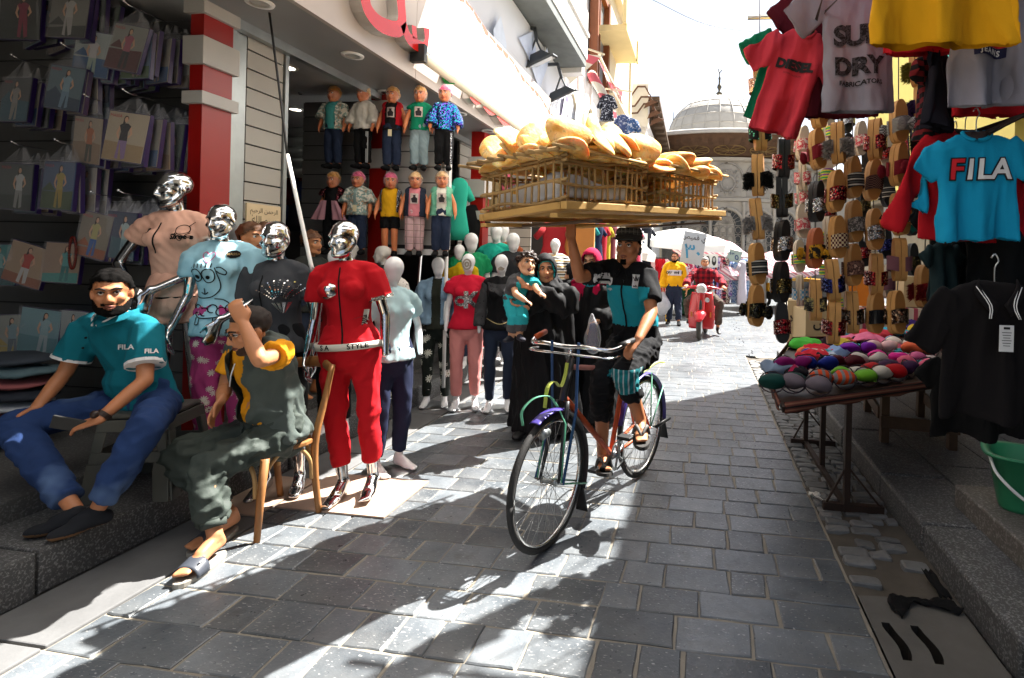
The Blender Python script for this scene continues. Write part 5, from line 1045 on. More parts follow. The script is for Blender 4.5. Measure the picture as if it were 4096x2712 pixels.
white('white child mannequin peering beside the tall red mannequin', (-3.2, 5.05, .3), 10, .75, 'f', 'chrome', 10, DKG, BLK, skin=WHM, base=False, toes=False)
white('egg headed white mannequin half hidden behind the charcoal tee', (-2.62, 3.6, .2), 0, .78, 'f', top=fabric('deep_red_top', '7a0f16'), bot=BLK, base=False, toes=False)
# --- leaning steel pole
b = MB(); b.tube([gnd(944, 948, .0), at(978, 535, 5.4)], .014, 8); o = b.build('steel_pole', STEEL); tag(o, 'thin steel pole leaning upright before the white child mannequin', 'pole')
# ------------------------------------------------------------------ doll panel and dolls
pn = thing('display_panel', 'white slatted panel carrying the right hand dolls', 'display panel', (-2.9, 5.15, 1.54))
slats('slat_wall', -3.24, -2.6, 5.17, 0, 1.6, 2.98, M('slat_panel', (.42, .4, .37), .5, var=.1), pn, .16, .03)
for c in ((-3.26, -2.54, 1.53, 1.59), (-3.26, -2.57, 2.95, 3.0)): b = MB(); b.bx(c[0], c[1], 5.13, 5.16, c[2], c[3]); b.build('rail', WHITEP, pn, w=True)
b = MB(); b.bx(-2.57, -2.535, 5.135, 5.19, 1.591, 3.03); b.build('post', WHITEP, pn, w=True)
b = MB(); b.tube([(-2.55, 5.15, 1.53), (-2.55, 5.15, .2)], .018, 8); b.build('leg', WHITEP, pn, w=True)
DSK = skinm('doll_skin', 'cf7f52'); CLR = plastic('doll_wrap', (.95, .95, .95), .04)
HY, HP, HB = M('hair_yellow', hexc('c98a2a'), .35, var=.3, vs_=40), M('hair_pink', hexc('d23a70'), .35, var=.25, vs_=40), M('hair_blond', hexc('d8a868'), .35, var=.3, vs_=40)
SLV = sequin('silver_sequin', '8a8a90', '3a3a40', 150, 'd8d8dc'); BSQ = sequin('blue_sequin', '1a3a8a', '1a8a9a', 120, '6a4ac0'); MSQ = sequin('wine_sequin', '4a1420', '1c0c10', 120, 'b05a60')
PLD = pattern('pink_plaid', 'plaid', 'c8a4a4', 'd8b8b4', '1a1414', scale=16, lo=.82); BLU = M('doll_jeans', hexc('1c2840'), .9, var=.3); LJ = M('light_jeans', hexc('7d8f94'), .9, var=.4, vs_=12); FLW = pattern('floral_cream', 'blotch', 'd8d0c0', '7a9a94', 'a8907a', scale=30)
DO = [(770, 1, HY, fabric('d_teal', '4a9a98'), .45, BLU, (FLW, 1.2, .05), 'doll with yellow hair, teal top and open floral jacket, top row first'),
      (838, 1, HB, fabric('d_white', 'cfcac0'), 1.75, pattern('d_track', 'stripes', '0c0c0e', '0c0c0e'), None, 'doll in a white quilted jacket and striped black track trousers, top row second'),
      (905, 1, HY, fabric('d_black', '1c1a1c'), 0, BLU, (fabric('d_red', 'a81420'), 0, .05), 'doll in a red sleeveless vest with a price tag, top row middle'),
      (968, 1, HY, fabric('d_green', '0f7a58'), .4, LJ, None, 'doll in a green top with a photo print and light jeans, top row fourth'),
      (1025, 1, HP, BSQ, 1.8, BLK, None, 'pink haired doll in a dark sequin bomber jacket, top row right end'),
      (768, 0, HY, BLK, 0, BLK, (MSQ, .5, .06), 'doll in a wine sequin bolero with pink gauze tails, lower row first'),
      (825, 0, HP, fabric('d_grey', '8aa09a'), 0, BLU, (FLW, 1.1, .015), 'pink haired doll in a cream floral jacket with a price tag, lower row second'),
      (900, 0, HP, fabric('d_yellow', 'd09a18'), 0, BLK, (SLV, 0, .07), 'pink haired doll in a silver vest, yellow top and black shorts, lower row middle'),
      (957, 0, HB, fabric('d_pinktop', 'c87880'), 0, PLD, (M('d_denim', hexc('1e2638'), .9, var=.3), 0, .05), 'doll in a dark denim vest and pink plaid leggings, lower row fourth'),
      (1018, 0, HB, fabric('d_cream', 'd0ccc0'), 0, BLU, (fabric('d_mint', '6aa88c'), 0, .045), 'blond doll in an open mint vest over a portrait tee, lower row right end')]
s = .445
for i, (x, row, hm, top, slv, bot, over, lab) in enumerate(DO):
    Y = 5.0; fe = at(x, 394 if row else 592, Y); fe.z += .02 if x < 860 else 0
    t = thing('doll', lab, 'doll', fe, rad((4, -2, 14, 18, 22, 8, 12, 18, 22, 26)[i]), 'large dolls hung on the slatted panels', rot=None)
    J = joints(s, 'd', elr=(-.118, 0, .515), ell=(.118, 0, .515), wrr=(-.13, -.035, .41), wrl=(.13, -.035, .41), hd=(0, -.01, .745)); R = eul((-10, -12, -10, -6, -14, -8, -6, 10, 4, 2)[i], 6)
    o = figure(t, J, DSK, 'doll', R, hs=1.5, vox=.009, sm=4, toes=False, hands={k: (V3(0, -.3, -1), V3(-1 if k == 'l' else 1, 0, 0), .35, .25) for k in 'lr'}); hs = 1.5 * s
    shell(o.data, lambda v: smooth(local(v, J['hd'], R, hs)[:, 2] - np.interp(local(v, J['hd'], R, hs)[:, 1], [-.1, -.03, .03], [.045, .03, -.05]), 0, .02), .008, 'hair', hm, t, i, 70, .006)
    face(t, J, R, hs * 1.05, iris='1a2430', lip='b04038', brow='5a3018')
    short = i == 7
    cloth(t, pantsp(J, .012, .75 if short else 1.9), bot, .009, 'shorts' if short else 'trousers', .003, 20, i)
    g = cloth(t, shirtp(J, .011, -.55, slv, .014), top, .009, 'top', .003, 20, i + 5)
    if over:
        v = cloth(t, shirtp(J, .024, -.5 if i in (0, 6, 8, 9) else .2, over[1], .016), over[0], .0095, 'vest', .004, 18, i + 30); open_front(v, lambda z, w=over[2]: w)
    shoes(t, J, BLK, None, .012, .009)
    ph = M('photo_print', hexc('b8a8a0'), .7, var=.6, vs_=60)
    if i in (2, 3, 8, 9): printon(g, gridmesh(.075, .1, 6, 6), (0, -.3, .56), ph, g); printon(g, polymesh([(-.02, -.04), (.025, -.04), (.03, 0), (.012, .015), (.012, .035), (-.012, .035), (-.01, .012), (-.03, 0)]), (0, -.3, .56), M('print_dark', hexc('241c20'), .7), g, lift=.008)
    if i in (2, 6): b = MB(); b.box((.01, -.105, .35 if i == 2 else .45), (.035, .003, .065)); b.build('price_tag', M('tag_card', hexc('d8c8a0'), .7), t)
    if i == 1:
        for k in (0, 1, 2): printon(bpy_o := [c for c in t.children if c.name.startswith('trousers')][0], stroke([[(.062 + .008 * k, .36), (.068 + .008 * k, .05)]], .004), (0, -.3, 0), M('stripe_white', (.75, .75, .75), .8), t, name='side_stripe')
    if i == 4: printon([c for c in t.children if c.name.startswith('trousers')][0], stroke([[(.07, .37), (.073, .05)]], .016), (0, -.3, 0), SLV, t, name='side_stripe')
    if i == 5:
        for k in (-1, 1): b = MB(); b.grid(6, 8, lambda u, v: (k * (.05 + .06 * v) + (u - .5) * (.05 + .09 * v), -.09 - .015 * math.sin(u * 12), .53 - .19 * v)); b.build('gauze_tail', M('pink_gauze', hexc('b0808a'), .8), t)
    b = MB(); V, Fc = ellmesh(J['hd'] + V3(0, 0, .004), np.array((.098, .108, .13)) * hs * 1.04, 18); V = V + .004 * np.column_stack([wob(V, i + k, 6, 60) for k in range(3)]); b.add(V, Fc, 0, False); b.build('plastic_wrap', CLR, t)
# ------------------------------------------------------------------ people (joints measured in world space, stored relative to each base)
def WJ(base, build='m', s=1., **kw):
    base = Vector(base); J = joints(s, build)
    for k, v in kw.items(): J[k] = Vector(v) - base
    if 'hil' not in kw:
        d = (J['shl'] - J['shr']); d.z = 0; d.normalize(); J['hil'] = J['pel'] + d * .09 * s + V3(0, 0, -.02); J['hir'] = J['pel'] - d * .09 * s + V3(0, 0, -.02)
    return J
def person(label, base, rz=0., group=None): return thing('person', label, 'person', base, rz, group)
SK1, SK2, SK3, SK4 = skinm('skin_brown', 'ac7450'), skinm('skin_tan', 'b8805a'), skinm('skin_olive', 'c08c6a'), skinm('skin_light', 'c89a78')
HBK = M('hair_black', hexc('0a0807'), .95, var=.3, vs_=60, bump=.6, bs=220, spec=.1); HGR = M('hair_grey', hexc('8a8680'), .7, var=.3, vs_=60, bump=.6, bs=220); STUB = M('stubble', hexc('3a2418'), .8, var=.4, vs_=90)
# 1 seated man in a teal polo
base = V3(-3.05, 2.5, .2); t = person('bearded man in a teal polo and blue jeans sitting on a plastic stool', base)
J = WJ(base, 'a', .88, pel=(-3.06, 2.63, .68), wai=(-3.08, 2.61, .83), che=(-3.10, 2.56, .99), nk=(-3.09, 2.49, 1.155), hd=at(258, 676, 2.42), shr=at(203, 752, 2.5), shl=at(338, 756, 2.52),
       elr=at(150, 862, 2.44), wrr=at(82, 945, 2.3), ell=at(335, 880, 2.42), wrl=at(226, 972, 2.24), knr=at(28, 985, 2.24), knl=at(338, 985, 2.26), anr=gnd(178, 1185, .29), anl=gnd(222, 1182, .29), tor=gnd(75, 1230, .228), tol=gnd(128, 1238, .228),
       hir=(-3.17, 2.62, .66), hil=(-2.95, 2.61, .66))
R = eul(44, 4, -3); hs = .98
o = figure(t, J, SK1, 'real', R, hs=hs / .88, vox=.0072, sm=4, hands={'r': (V3(-.5, -.45, -.35), V3(.1, -.3, -1), .25, .3), 'l': (V3(-.8, -.25, -.25), V3(0, .5, -.9), .45, .1)}, feet=False)
q = lambda v: local(v, J['hd'], R, hs)
shell(o.data, lambda v: hair_short(q(v), .062), .012, 'hair', HBK, t, 2, 80, .006); shell(o.data, lambda v: beard(q(v)), .003, 'beard', HBK, t, 4, 120, .002); shell(o.data, lambda v: moust(q(v)), .005, 'moustache', HBK, t)
face(t, J, R, hs, lip='7a4438')
TEAL = fabric('teal_polo', '0c6270', var=.08); WHT = fabric('white_trim', 'd0d0d0')
fn = lambda c, n: np.zeros(len(c))
g = cloth(t, shirtp(J, .019, -.35, .72, .022, belly=.115), TEAL, .0085, 'polo', .0045, 9, 12)
for sd in 'lr': b = MB(); b.add(*limb(J, 'sh' + sd, 'el' + sd, 'wr' + sd, BT['m']['arm'], .045, .68, .735, 'flat')); b.build('cuff', WHT, t)
b = MB(); nk = J['nk']
for k in (-1, 1): b.grid(6, 4, lambda u, v: nk + V3(k * (.078 * math.cos(u * 1.45) + .02 * v), .045 - .155 * u ** .8 - .012 * v, .045 - .055 * u - .035 * v))
b.build('collar', [TEAL], t, solid=.006)
b = MB()
for k in (-1, 1): b.tube([nk + V3(k * .075, .0, .052), nk + V3(k * .06, -.07, .01), nk + V3(k * .012, -.112, -.035)], .005, 6, sub=2)
b.build('collar_trim', WHT, t)
printon(g, textmesh('FILA', .036, .001, .01), at(290, 803, 2.3) - base, WHT, g, (.88, .47, 0), (0, 0, 1), ray(290, 803))
printon(g, textmesh('FILA', .032, .001, .01), at(350, 812, 2.3) - base, WHT, g, (.88, .47, 0), (0, 0, 1), ray(350, 812))
for k in range(2): b = MB(); b.ell(J['nk'] + V3(.012, -.158 - .012 * k, -.09 - .05 * k), .006); b.build('button', TRB, t)
JB = NT('blue_jeans'); 
def jeans(name, c, fade, z0, z1, sc=7):
    tt = NT(name); n = tt.noise(sc, 4); col = tt.mix(n, tuple(v * .7 for v in c), tuple(v * 1.35 for v in c)); k = tt.noise(3.2, 3); col = tt.mix(tt.ramp(k, [(.55, 0), (.75, .7)]), col, fade); tt.col(col); tt.bump(tt.noise(160, 2), .3, .003); return tt.set(.9, 0, .2)
bpy.data.materials.remove(JB.m); JB = jeans('blue_jeans', hexc('22365e'), hexc('6a82a4'), 0, 0)
cloth(t, pantsp(J, .021, 1.86, .003), JB, .009, 'jeans', .0055, 11, 31, sq=(1, 1, 1))
shoes(t, J, M('navy_suede', hexc('14161c'), .9, var=.2), M('gum_sole', hexc('6a4c30'), .8), .008, .008)
b = MB(); w_ = J['wrl']; b.add(*limb(J, 'shl', 'ell', 'wrl', BT['m']['arm'], .006, 1.84, 1.93, 'flat')); b.ell(lerp(J['ell'], J['wrl'], .88) + V3(-.01, -.032, .012), .02, 0, 10); b.build('watch', M('watch_brown', hexc('2a1c14'), .5), t)
b = MB(); b.box(w_ + V3(-.1, -.05, -.01), (.13, .012, .065), 0, Matrix.Rotation(.35, 3, 'Y') @ Matrix.Rotation(.5, 3, 'Z')); o = b.build('phone', BLACK, None, bev=.004); o.location = base; tag(o, 'black phone held in the left hand of the seated man in teal', 'phone')
# grey plastic stool under him
st = thing('stool', 'grey moulded plastic stool under the man in teal', 'stool', (-3.0, 2.62, .2), rad(18)); PLG = M('grey_plastic', hexc('4a4a44'), .4, var=.1)
b = MB(); b.box((0, 0, .435), (.31, .31, .03)); b.build('seat', PLG, st, bev=.012)
for k in range(4):
    R4 = Matrix.Rotation(k * pi / 2, 3, 'Z'); b = MB()
    Q = lambda a, z, d: R4 @ V3(a, -(.205 - .05 * z / .42) - d, z)
    def sw(z): return .205 - .05 * z / .42
    def panel(pts): b.prism(pts, Q, 0, .012)
    panel([(-sw(0), 0), (-sw(0) + .075, 0), (-sw(.17) + .07, .15), (-sw(.15) + .07, .2), (-sw(.15), .2)]); panel([(sw(0) - .075, 0), (sw(0), 0), (sw(.15), .2), (sw(.15) - .07, .2), (sw(.17) - .07, .15)])
    panel([(-sw(.2) + .0, .2), (sw(.2), .2), (sw(.26), .255), (-sw(.26), .255)]); panel([(-sw(.26), .255), (-sw(.26) + .045, .255), (-sw(.36) + .05, .36), (-sw(.36), .36)]); panel([(sw(.26) - .045, .255), (sw(.26), .255), (sw(.36), .36), (sw(.36) - .05, .36)]); panel([(-sw(.36), .36), (sw(.36), .36), (sw(.42), .42), (-sw(.42), .42)])
    b.build('side', PLG, st, bev=.004)
# 2 man in a vest on a bentwood chair
base = V3(-2.35, 2.6, 0); t = person('balding man with glasses in a grey vest and yellow tee, hand at his brow', base)
J = WJ(base, 'm', .88, pel=(-2.36, 2.76, .53), wai=(-2.37, 2.75, .69), che=(-2.40, 2.70, .87), nk=at(600, 792, 2.62), hd=at(578, 762, 2.5), shl=at(652, 815, 2.58), shr=at(545, 820, 2.74),
       ell=at(601, 834, 2.34), wrl=at(563, 748, 2.36), elr=at(520, 900, 2.7), wrr=at(512, 925, 2.52), knl=at(478, 1078, 2.42), knr=at(405, 1052, 2.55), anl=at(497, 1244, 2.35), anr=at(533, 1190, 2.6), tol=gnd(424, 1324, .05), tor=gnd(444, 1262, .05), hil=(-2.27, 2.73, .5), hir=(-2.44, 2.78, .5))
R = eul(-34, 20, 4); hs = .98
o = figure(t, J, SK2, 'real', R, hs=hs / .88, vox=.0072, sm=4, toes=True, hands={'l': (V3(-.4, -.12, .9), V3(-.5, .85, .1), .55, .05), 'r': (V3(-.2, -.5, -1), V3(.9, .2, -.2), .3, .1)}, belly=.12)
q = lambda v: local(v, J['hd'], R, hs)
shell(o.data, lambda v: hair_short(q(v), .07) , .004, 'hair', M('hair_cropped', hexc('2a221e'), .8, var=.4, vs_=90), t, 2, 90, .002); shell(o.data, lambda v: .6 * beard(q(v)), .002, 'beard', STUB, t); face(t, J, R, hs, lip='7a4a3e')
b = MB(); X = lambda p: J['hd'] + R @ (V3(*p) * hs)
for k in (-1, 1): b.tube([X((k * .031 + .022 * math.cos(a), -.098, .006 + .017 * math.sin(a))) for a in np.linspace(0, 2 * pi, 13)], .0018, 5); b.tube([X((k * .053, -.097, .012)), X((k * .078, -.05, .014)), X((k * .083, .01, .008))], .002, 5)
b.tube([X((-.01, -.1, .01)), X((.01, -.1, .01))], .0018, 5); b.build('glasses', BLACK, t)
YEL = fabric('amber_tee', 'd8921a', var=.08); VEST = fabric('grey_green_nylon', '4c5450', var=.12, rough=.6)
cloth(t, shirtp(J, .012, -.2, .55, .02, belly=.125), YEL, .0085, 'tee', .006, 14, 5, sq=(1, 1, 1))
g = cloth(t, shirtp(J, .034, -.28, 0, .02, belly=.125) + [tubemesh([J['nk'] + V3(-.06, .02, .0), J['nk'] + V3(.02, .1, .0), J['nk'] + V3(.1, .04, -.01)], .035, None, (0, 0, 1), 10, 3)], VEST, .0088, 'vest', .011, 10, 51, sq=(1, 1, .55))
bm = bmesh.new(); bm.from_mesh(g.data); ax_ = V3(-.55, -.83, 0); cen = J['che']
bmesh.ops.delete(bm, geom=[f for f in bm.faces if (f.calc_center_median() - cen).dot(ax_) > .02 and abs((f.calc_center_median() - cen).cross(ax_).z + .03) < .055], context='FACES'); bm.to_mesh(g.data); bm.free()
b = MB(); c0 = J['che'] + V3(-.02, -.165, .06); b.tube([c0, c0 + V3(-.012, -.01, -.06), c0 + V3(-.02, -.008, -.12)], .0035, 6); b.build('drawstring', WHT, t)
VP = fabric('grey_green_trousers', '3c433e', var=.12, rough=.65)
cloth(t, pantsp(J, .026, 1.78, .0), VP, .009, 'trousers', .011, 12, 61, sq=(1, 1, 1))
for sd in 'lr': b = MB(); b.add(*limb(J, 'hi' + sd, 'kn' + sd, 'an' + sd, BT['m']['leg'], .018, 1.76, 1.86, 'flat'), 0, True); b.build('cuff', VP, t)
def sandal(par, J, sd, strapm, solem, wide=.085, plate=False):
    a, to = J['an' + sd], J['to' + sd]; f = to - a; f.z = 0; f.normalize(); lat = V3(-f.y, f.x, 0); z0 = to.z - .032
    c = lerp(a, to, .45); c.z = z0; out = []
    for k in range(24):
        an = 2 * pi * k / 24; l_ = .148 * math.cos(an); w_ = .05 * math.sin(an) * (1 - .16 * math.cos(an + 2.6)); out.append((l_, w_))
    b = MB(); b.prism(out, lambda u, v, d: c + f * u + lat * v + V3(0, 0, d - .012 * math.cos(u * 9) * 0), -.022, .004); b.build('sole', solem, par, bev=.004)
    b = MB(); b.grid(12, 6, lambda u, v: c + f * (.02 + .07 * v) + lat * (.058 * math.cos(pi * u)) + V3(0, 0, .0 + (.068 - .022 * v) * math.sin(pi * u) ** .7)); sp_ = b.build('strap', strapm, par, solid=.006)
    if plate: b = MB(); b.box(c + f * .045 + lat * .036 * (-1 if sd == 'l' else 1) * -1 + V3(0, 0, .052), (.035, .02, .004), 0, Matrix.Rotation(math.atan2(f.y, f.x), 3, 'Z') @ Matrix.Rotation(.7, 3, 'X')); b.build('plate', STEEL, par)
SLD, SLM = M('navy_leather', hexc('3a3e46'), .5, var=.15), M('sandal_sole', hexc('8a857c'), .7, var=.15)
for sd in 'lr': sandal(t, J, sd, SLD, SLM, plate=sd == 'l')
ch = thing('chair', 'worn bentwood chair under the man in the vest', 'chair', (-2.4, 2.76, 0), 0); WD = M('honey_wood', hexc('8a5c30'), .55, var=.35, vs_=11, bump=.3, bs=40); WD2 = M('pale_bent_wood', hexc('b08a58'), .55, var=.25, vs_=11)
fl, bl_ = V3(-2.28, 2.55, 0), V3(-2.20, 2.87, 0); fr, br = fl + V3(-.36, .13, 0), bl_ + V3(-.36, .13, 0)
b = MB(); pts = [fl + V3(-.02, .02, 0), bl_ + V3(0, -.02, 0), br + V3(.02, 0, 0), fr + V3(.03, .03, 0)]; cs_ = catmull([(p.x, p.y, 0) for p in pts + pts[:1]], 3)[:-1]; b.prism([(x, y) for x, y, _ in cs_], lambda a, c, d: V3(a, c, d), .425, .455); b.build('seat', WD, ch, w=True, bev=.008)
for p, top in ((fl, .43), (fr, .43)): b = MB(); b.tube([p, p + V3(.005, .01, .2), p + V3(.02, .02, top)], [.016, .019, .021], 10); b.build('leg', WD, ch, w=True)
for p in (bl_, br): b = MB(); b.tube([p + V3(.01, .03, 0), p + V3(0, .0, .25), p + V3(0, 0, .45), p + V3(.02, .05, .68), p + V3(.03, .09, .86)], [.017, .019, .02, .018, .016], 10, sub=3); b.build('leg', WD, ch, w=True)
b = MB(); b.tube([bl_ + V3(.03, .09, .83), lerp(bl_, br, .5) + V3(.045, .13, .85), br + V3(.03, .09, .83)], [.03, .034, .03], 8, 0, 4, rb=[.012, .014, .012], side=(0, 0, 1)); b.build('top_rail', WD, ch, w=True)
for p, q_ in ((fl, bl_), (fl, fr), (bl_, br)):
    b = MB(); m = lerp(p, q_, .5); b.tube([lerp(p, q_, .06) + V3(0, 0, .22), lerp(p, q_, .1) + V3(0, 0, .33), lerp(p, q_, .3) + V3(0, 0, .415), m + V3(0, 0, .42), lerp(p, q_, .7) + V3(0, 0, .415), lerp(p, q_, .9) + V3(0, 0, .33), lerp(p, q_, .94) + V3(0, 0, .22)], .011, 8, sub=3); b.build('bent_brace', WD2, ch, w=True)
# 3 cyclist
hB = V3(-.33, -.944, 0); lB = V3(.944, -.33, 0)
base = V3(-.45, 3.45, 0); t = person('cyclist in a black and teal zip polo steadying the bread tray on his head', base)
J = WJ(base, 'm', .9, pel=(-.42, 3.57, .98), wai=(-.43, 3.54, 1.13), che=(-.45, 3.47, 1.31), nk=(-.46, 3.43, 1.46), hd=(-.465, 3.385, 1.612), shl=at(1494, 630, 3.36), shr=at(1408, 622, 3.46),
       elr=at(1340, 642, 3.22), wrr=at(1322, 556, 3.2), ell=at(1507, 722, 3.22), wrl=at(1476, 785, 3.02), knl=at(1445, 862, 3.08), knr=at(1392, 868, 3.18), anl=at(1482, 975, 3.22), anr=at(1393, 1058, 3.38), tol=at(1484, 1016, 3.06), tor=at(1400, 1084, 3.2))
J['hil'] = J['pel'] + lB * .09; J['hir'] = J['pel'] - lB * .09
R = eul(-12, 2, 2); hs = .93
o = figure(t, J, SK1, 'real', R, hs=hs / .9, vox=.0072, sm=4, toes=True, hands={'r': (V3(-.1, .1, 1), V3(.3, .9, .1), .35, .15), 'l': (V3(-.45, -.45, -.55), V3(.1, .35, -.9), .75, .1)})
q = lambda v: local(v, J['hd'], R, hs)
shell(o.data, lambda v: hair_short(q(v), .06, -.08), .006, 'hair', HBK, t, 2, 80, .004); face(t, J, R, hs, lip='7a4438')
shell(o.data, lambda v: ((np.abs(q(v)[:, 0]) < .02) & (q(v)[:, 2] < -.082) & (q(v)[:, 1] < -.06)) * 1., .006, 'beard', HBK, t); 
CAPG = M('cap_grey', hexc('2c2a26'), .95, var=.3, vs_=30, bump=.4, bs=120); RAGC = pattern('rag_check', 'plaid', '4a4642', '2a2826', '8a8478', scale=40, lo=.5)
X = lambda p: J['hd'] + R @ (V3(*p) * hs)
b = MB(); b.ell(X((0, .01, .06)), np.array((.092, .112, .045)) * hs, 0, 18, R); b.ell(X((0, -.075, .05)), np.array((.082, .06, .014)) * hs, 0, 16, R); b.build('cap', CAPG, t)
b = MB()
for k in range(3): b.tube([X((.075 * math.cos(a + k) * (1 - .06 * k), .01 + .075 * math.sin(a + k), .09 + .009 * k)) for a in np.linspace(0, 2 * pi, 15)], .017, 8)
b.ell(X((0, .01, .1)), (.078, .085, .017), 0, 14); b.build('head_pad', RAGC, t)
b = MB(); b.tube([X((.089, -.0, -.006)), X((.092, -.012, -.035)), X((.084, -.022, -.055))], .009, 8); b.build('earpiece', BLACK, t)
PBK, PTL = fabric('polo_black', '121214', var=.1), fabric('polo_teal', '1c8a98', var=.07)
def pol(c, n):
    z = c[:, 2]; lat = (c - np.array(J['che'])) @ np.array(lB); return ((z < 1.365) & (z > 1.105) & (np.abs(lat) < .215)).astype(int)
g = cloth(t, shirtp(J, .016, -.02, .75, .01), PBK, .0085, 'polo', .0065, 9, 72, mats=[PBK, PTL], fn=pol)
RB, UB = lB, V3(0, 0, 1); OB = J['che'] + hB * .4
printon(g, stroke([[(0, .13), (0, 0), (-.005, -.24)]], .012), OB + V3(0, 0, .0), TRB, g, RB, UB, -hB, .007, name='zip'); printon(g, gridmesh(.012, .02, 1, 1), OB + V3(0, 0, .085), WHT, g, RB, UB, -hB, .006, name='zip_pull')
bd_ = printon(g, gridmesh(.068, .085, 4, 4), OB + lB * .1 + V3(0, 0, .085), WHT, g, RB, UB, -hB, .006, name='badge')
lf = [polymesh([(0, -.008), (.012, .008), (.0, .03), (-.012, .008)], .01), polymesh([(.004, -.006), (.03, .02), (.028, -.002), (.012, -.01)], .01), polymesh([(-.004, -.006), (-.03, .02), (-.028, -.002), (-.012, -.01)], .01)]
for m in lf: printon(g, m, OB + lB * .1 + V3(0, 0, .095), TRB, g, RB, UB, -hB, .009, name='badge_leaf')
printon(g, stroke([[(-.024, -.004), (.024, -.004)], [(-.02, -.012), (.02, -.012)]], .003), OB + lB * .1 + V3(0, 0, .083), WHT, g, RB, UB, -hB, .011); printon(g, textmesh('adidas', .02, .0006, .008), OB + lB * .1 + V3(0, 0, .055), TRB, g, RB, UB, -hB, .009)
printon(g, textmesh('adi', .03, .0008, .008), OB - lB * .1 + V3(0, 0, .12), WHT, g, RB, UB, -hB); printon(g, textmesh('0', .085, .004, .008), OB - lB * .1 + V3(0, 0, .08), WHT, g, RB, UB, -hB); printon(g, textmesh('origin', .022, .0006, .008), OB - lB * .1 + V3(0, 0, .03), WHT, g, RB, UB, -hB)
b = MB(); nk = J['nk']
for k in (-1, 1): b.grid(6, 4, lambda u, v: nk + lB * (k * (.075 * math.cos(u * 1.4) + .025 * v)) + hB * (-.05 + .14 * u ** .8 + .015 * v) + V3(0, 0, .05 - .05 * u - .04 * v))
b.build('collar', PBK, t, solid=.007)
KST = pattern('knee_stripes', 'stripes', '14686e', '9aa6aa', scale=34, axis='x', lo=.74)
def kn(c, n):
    d = (c - np.array(J['pel'])) @ np.array(lB); k = J['knl']; z = c[:, 2]; return ((d > -.02) & (z < .965 - .06) & (z > .70) & (np.linalg.norm(c - np.array(k), axis=1) < .125)).astype(int)
cloth(t, pantsp(J, .018, 1.5, .0), PBK, .009, 'trousers', .009, 12, 81, sq=(1, 1, 1), mats=[PBK, KST], fn=kn)
for sd in 'lr':
    a, to = J['an' + sd], J['to' + sd]; f = (to - a); dn = V3(0, 0, -1); fn_ = V3(f.x, f.y, f.z + .05).normalized(); lt = fn_.cross(dn).normalized(); up_ = lt.cross(fn_); up_ = up_ if up_.z > 0 else -up_; c = lerp(a, to, .6) - up_ * .045
    b = MB(); b.prism([(.14 * math.cos(x), .05 * math.sin(x)) for x in np.linspace(0, 2 * pi, 20, endpoint=False)], lambda u, v, d: c + fn_ * u + lt * v + up_ * d, -.014, .006); b.build('sole', M('flipflop_sole', hexc('2a2826'), .8), t)
    b = MB(); tp = lerp(a, to, .95) - up_ * .012; md = lerp(a, to, .6) + up_ * .03
    for k in (-1, 1): b.tube([tp + up_ * .02, md + lt * k * .03 + up_ * .004, lerp(a, to, .4) + lt * k * .048 - up_ * .03], [.006, .012, .008], 8, sub=2)
    b.build('strap', M('flipflop_strap', hexc('55524e'), .7), t)
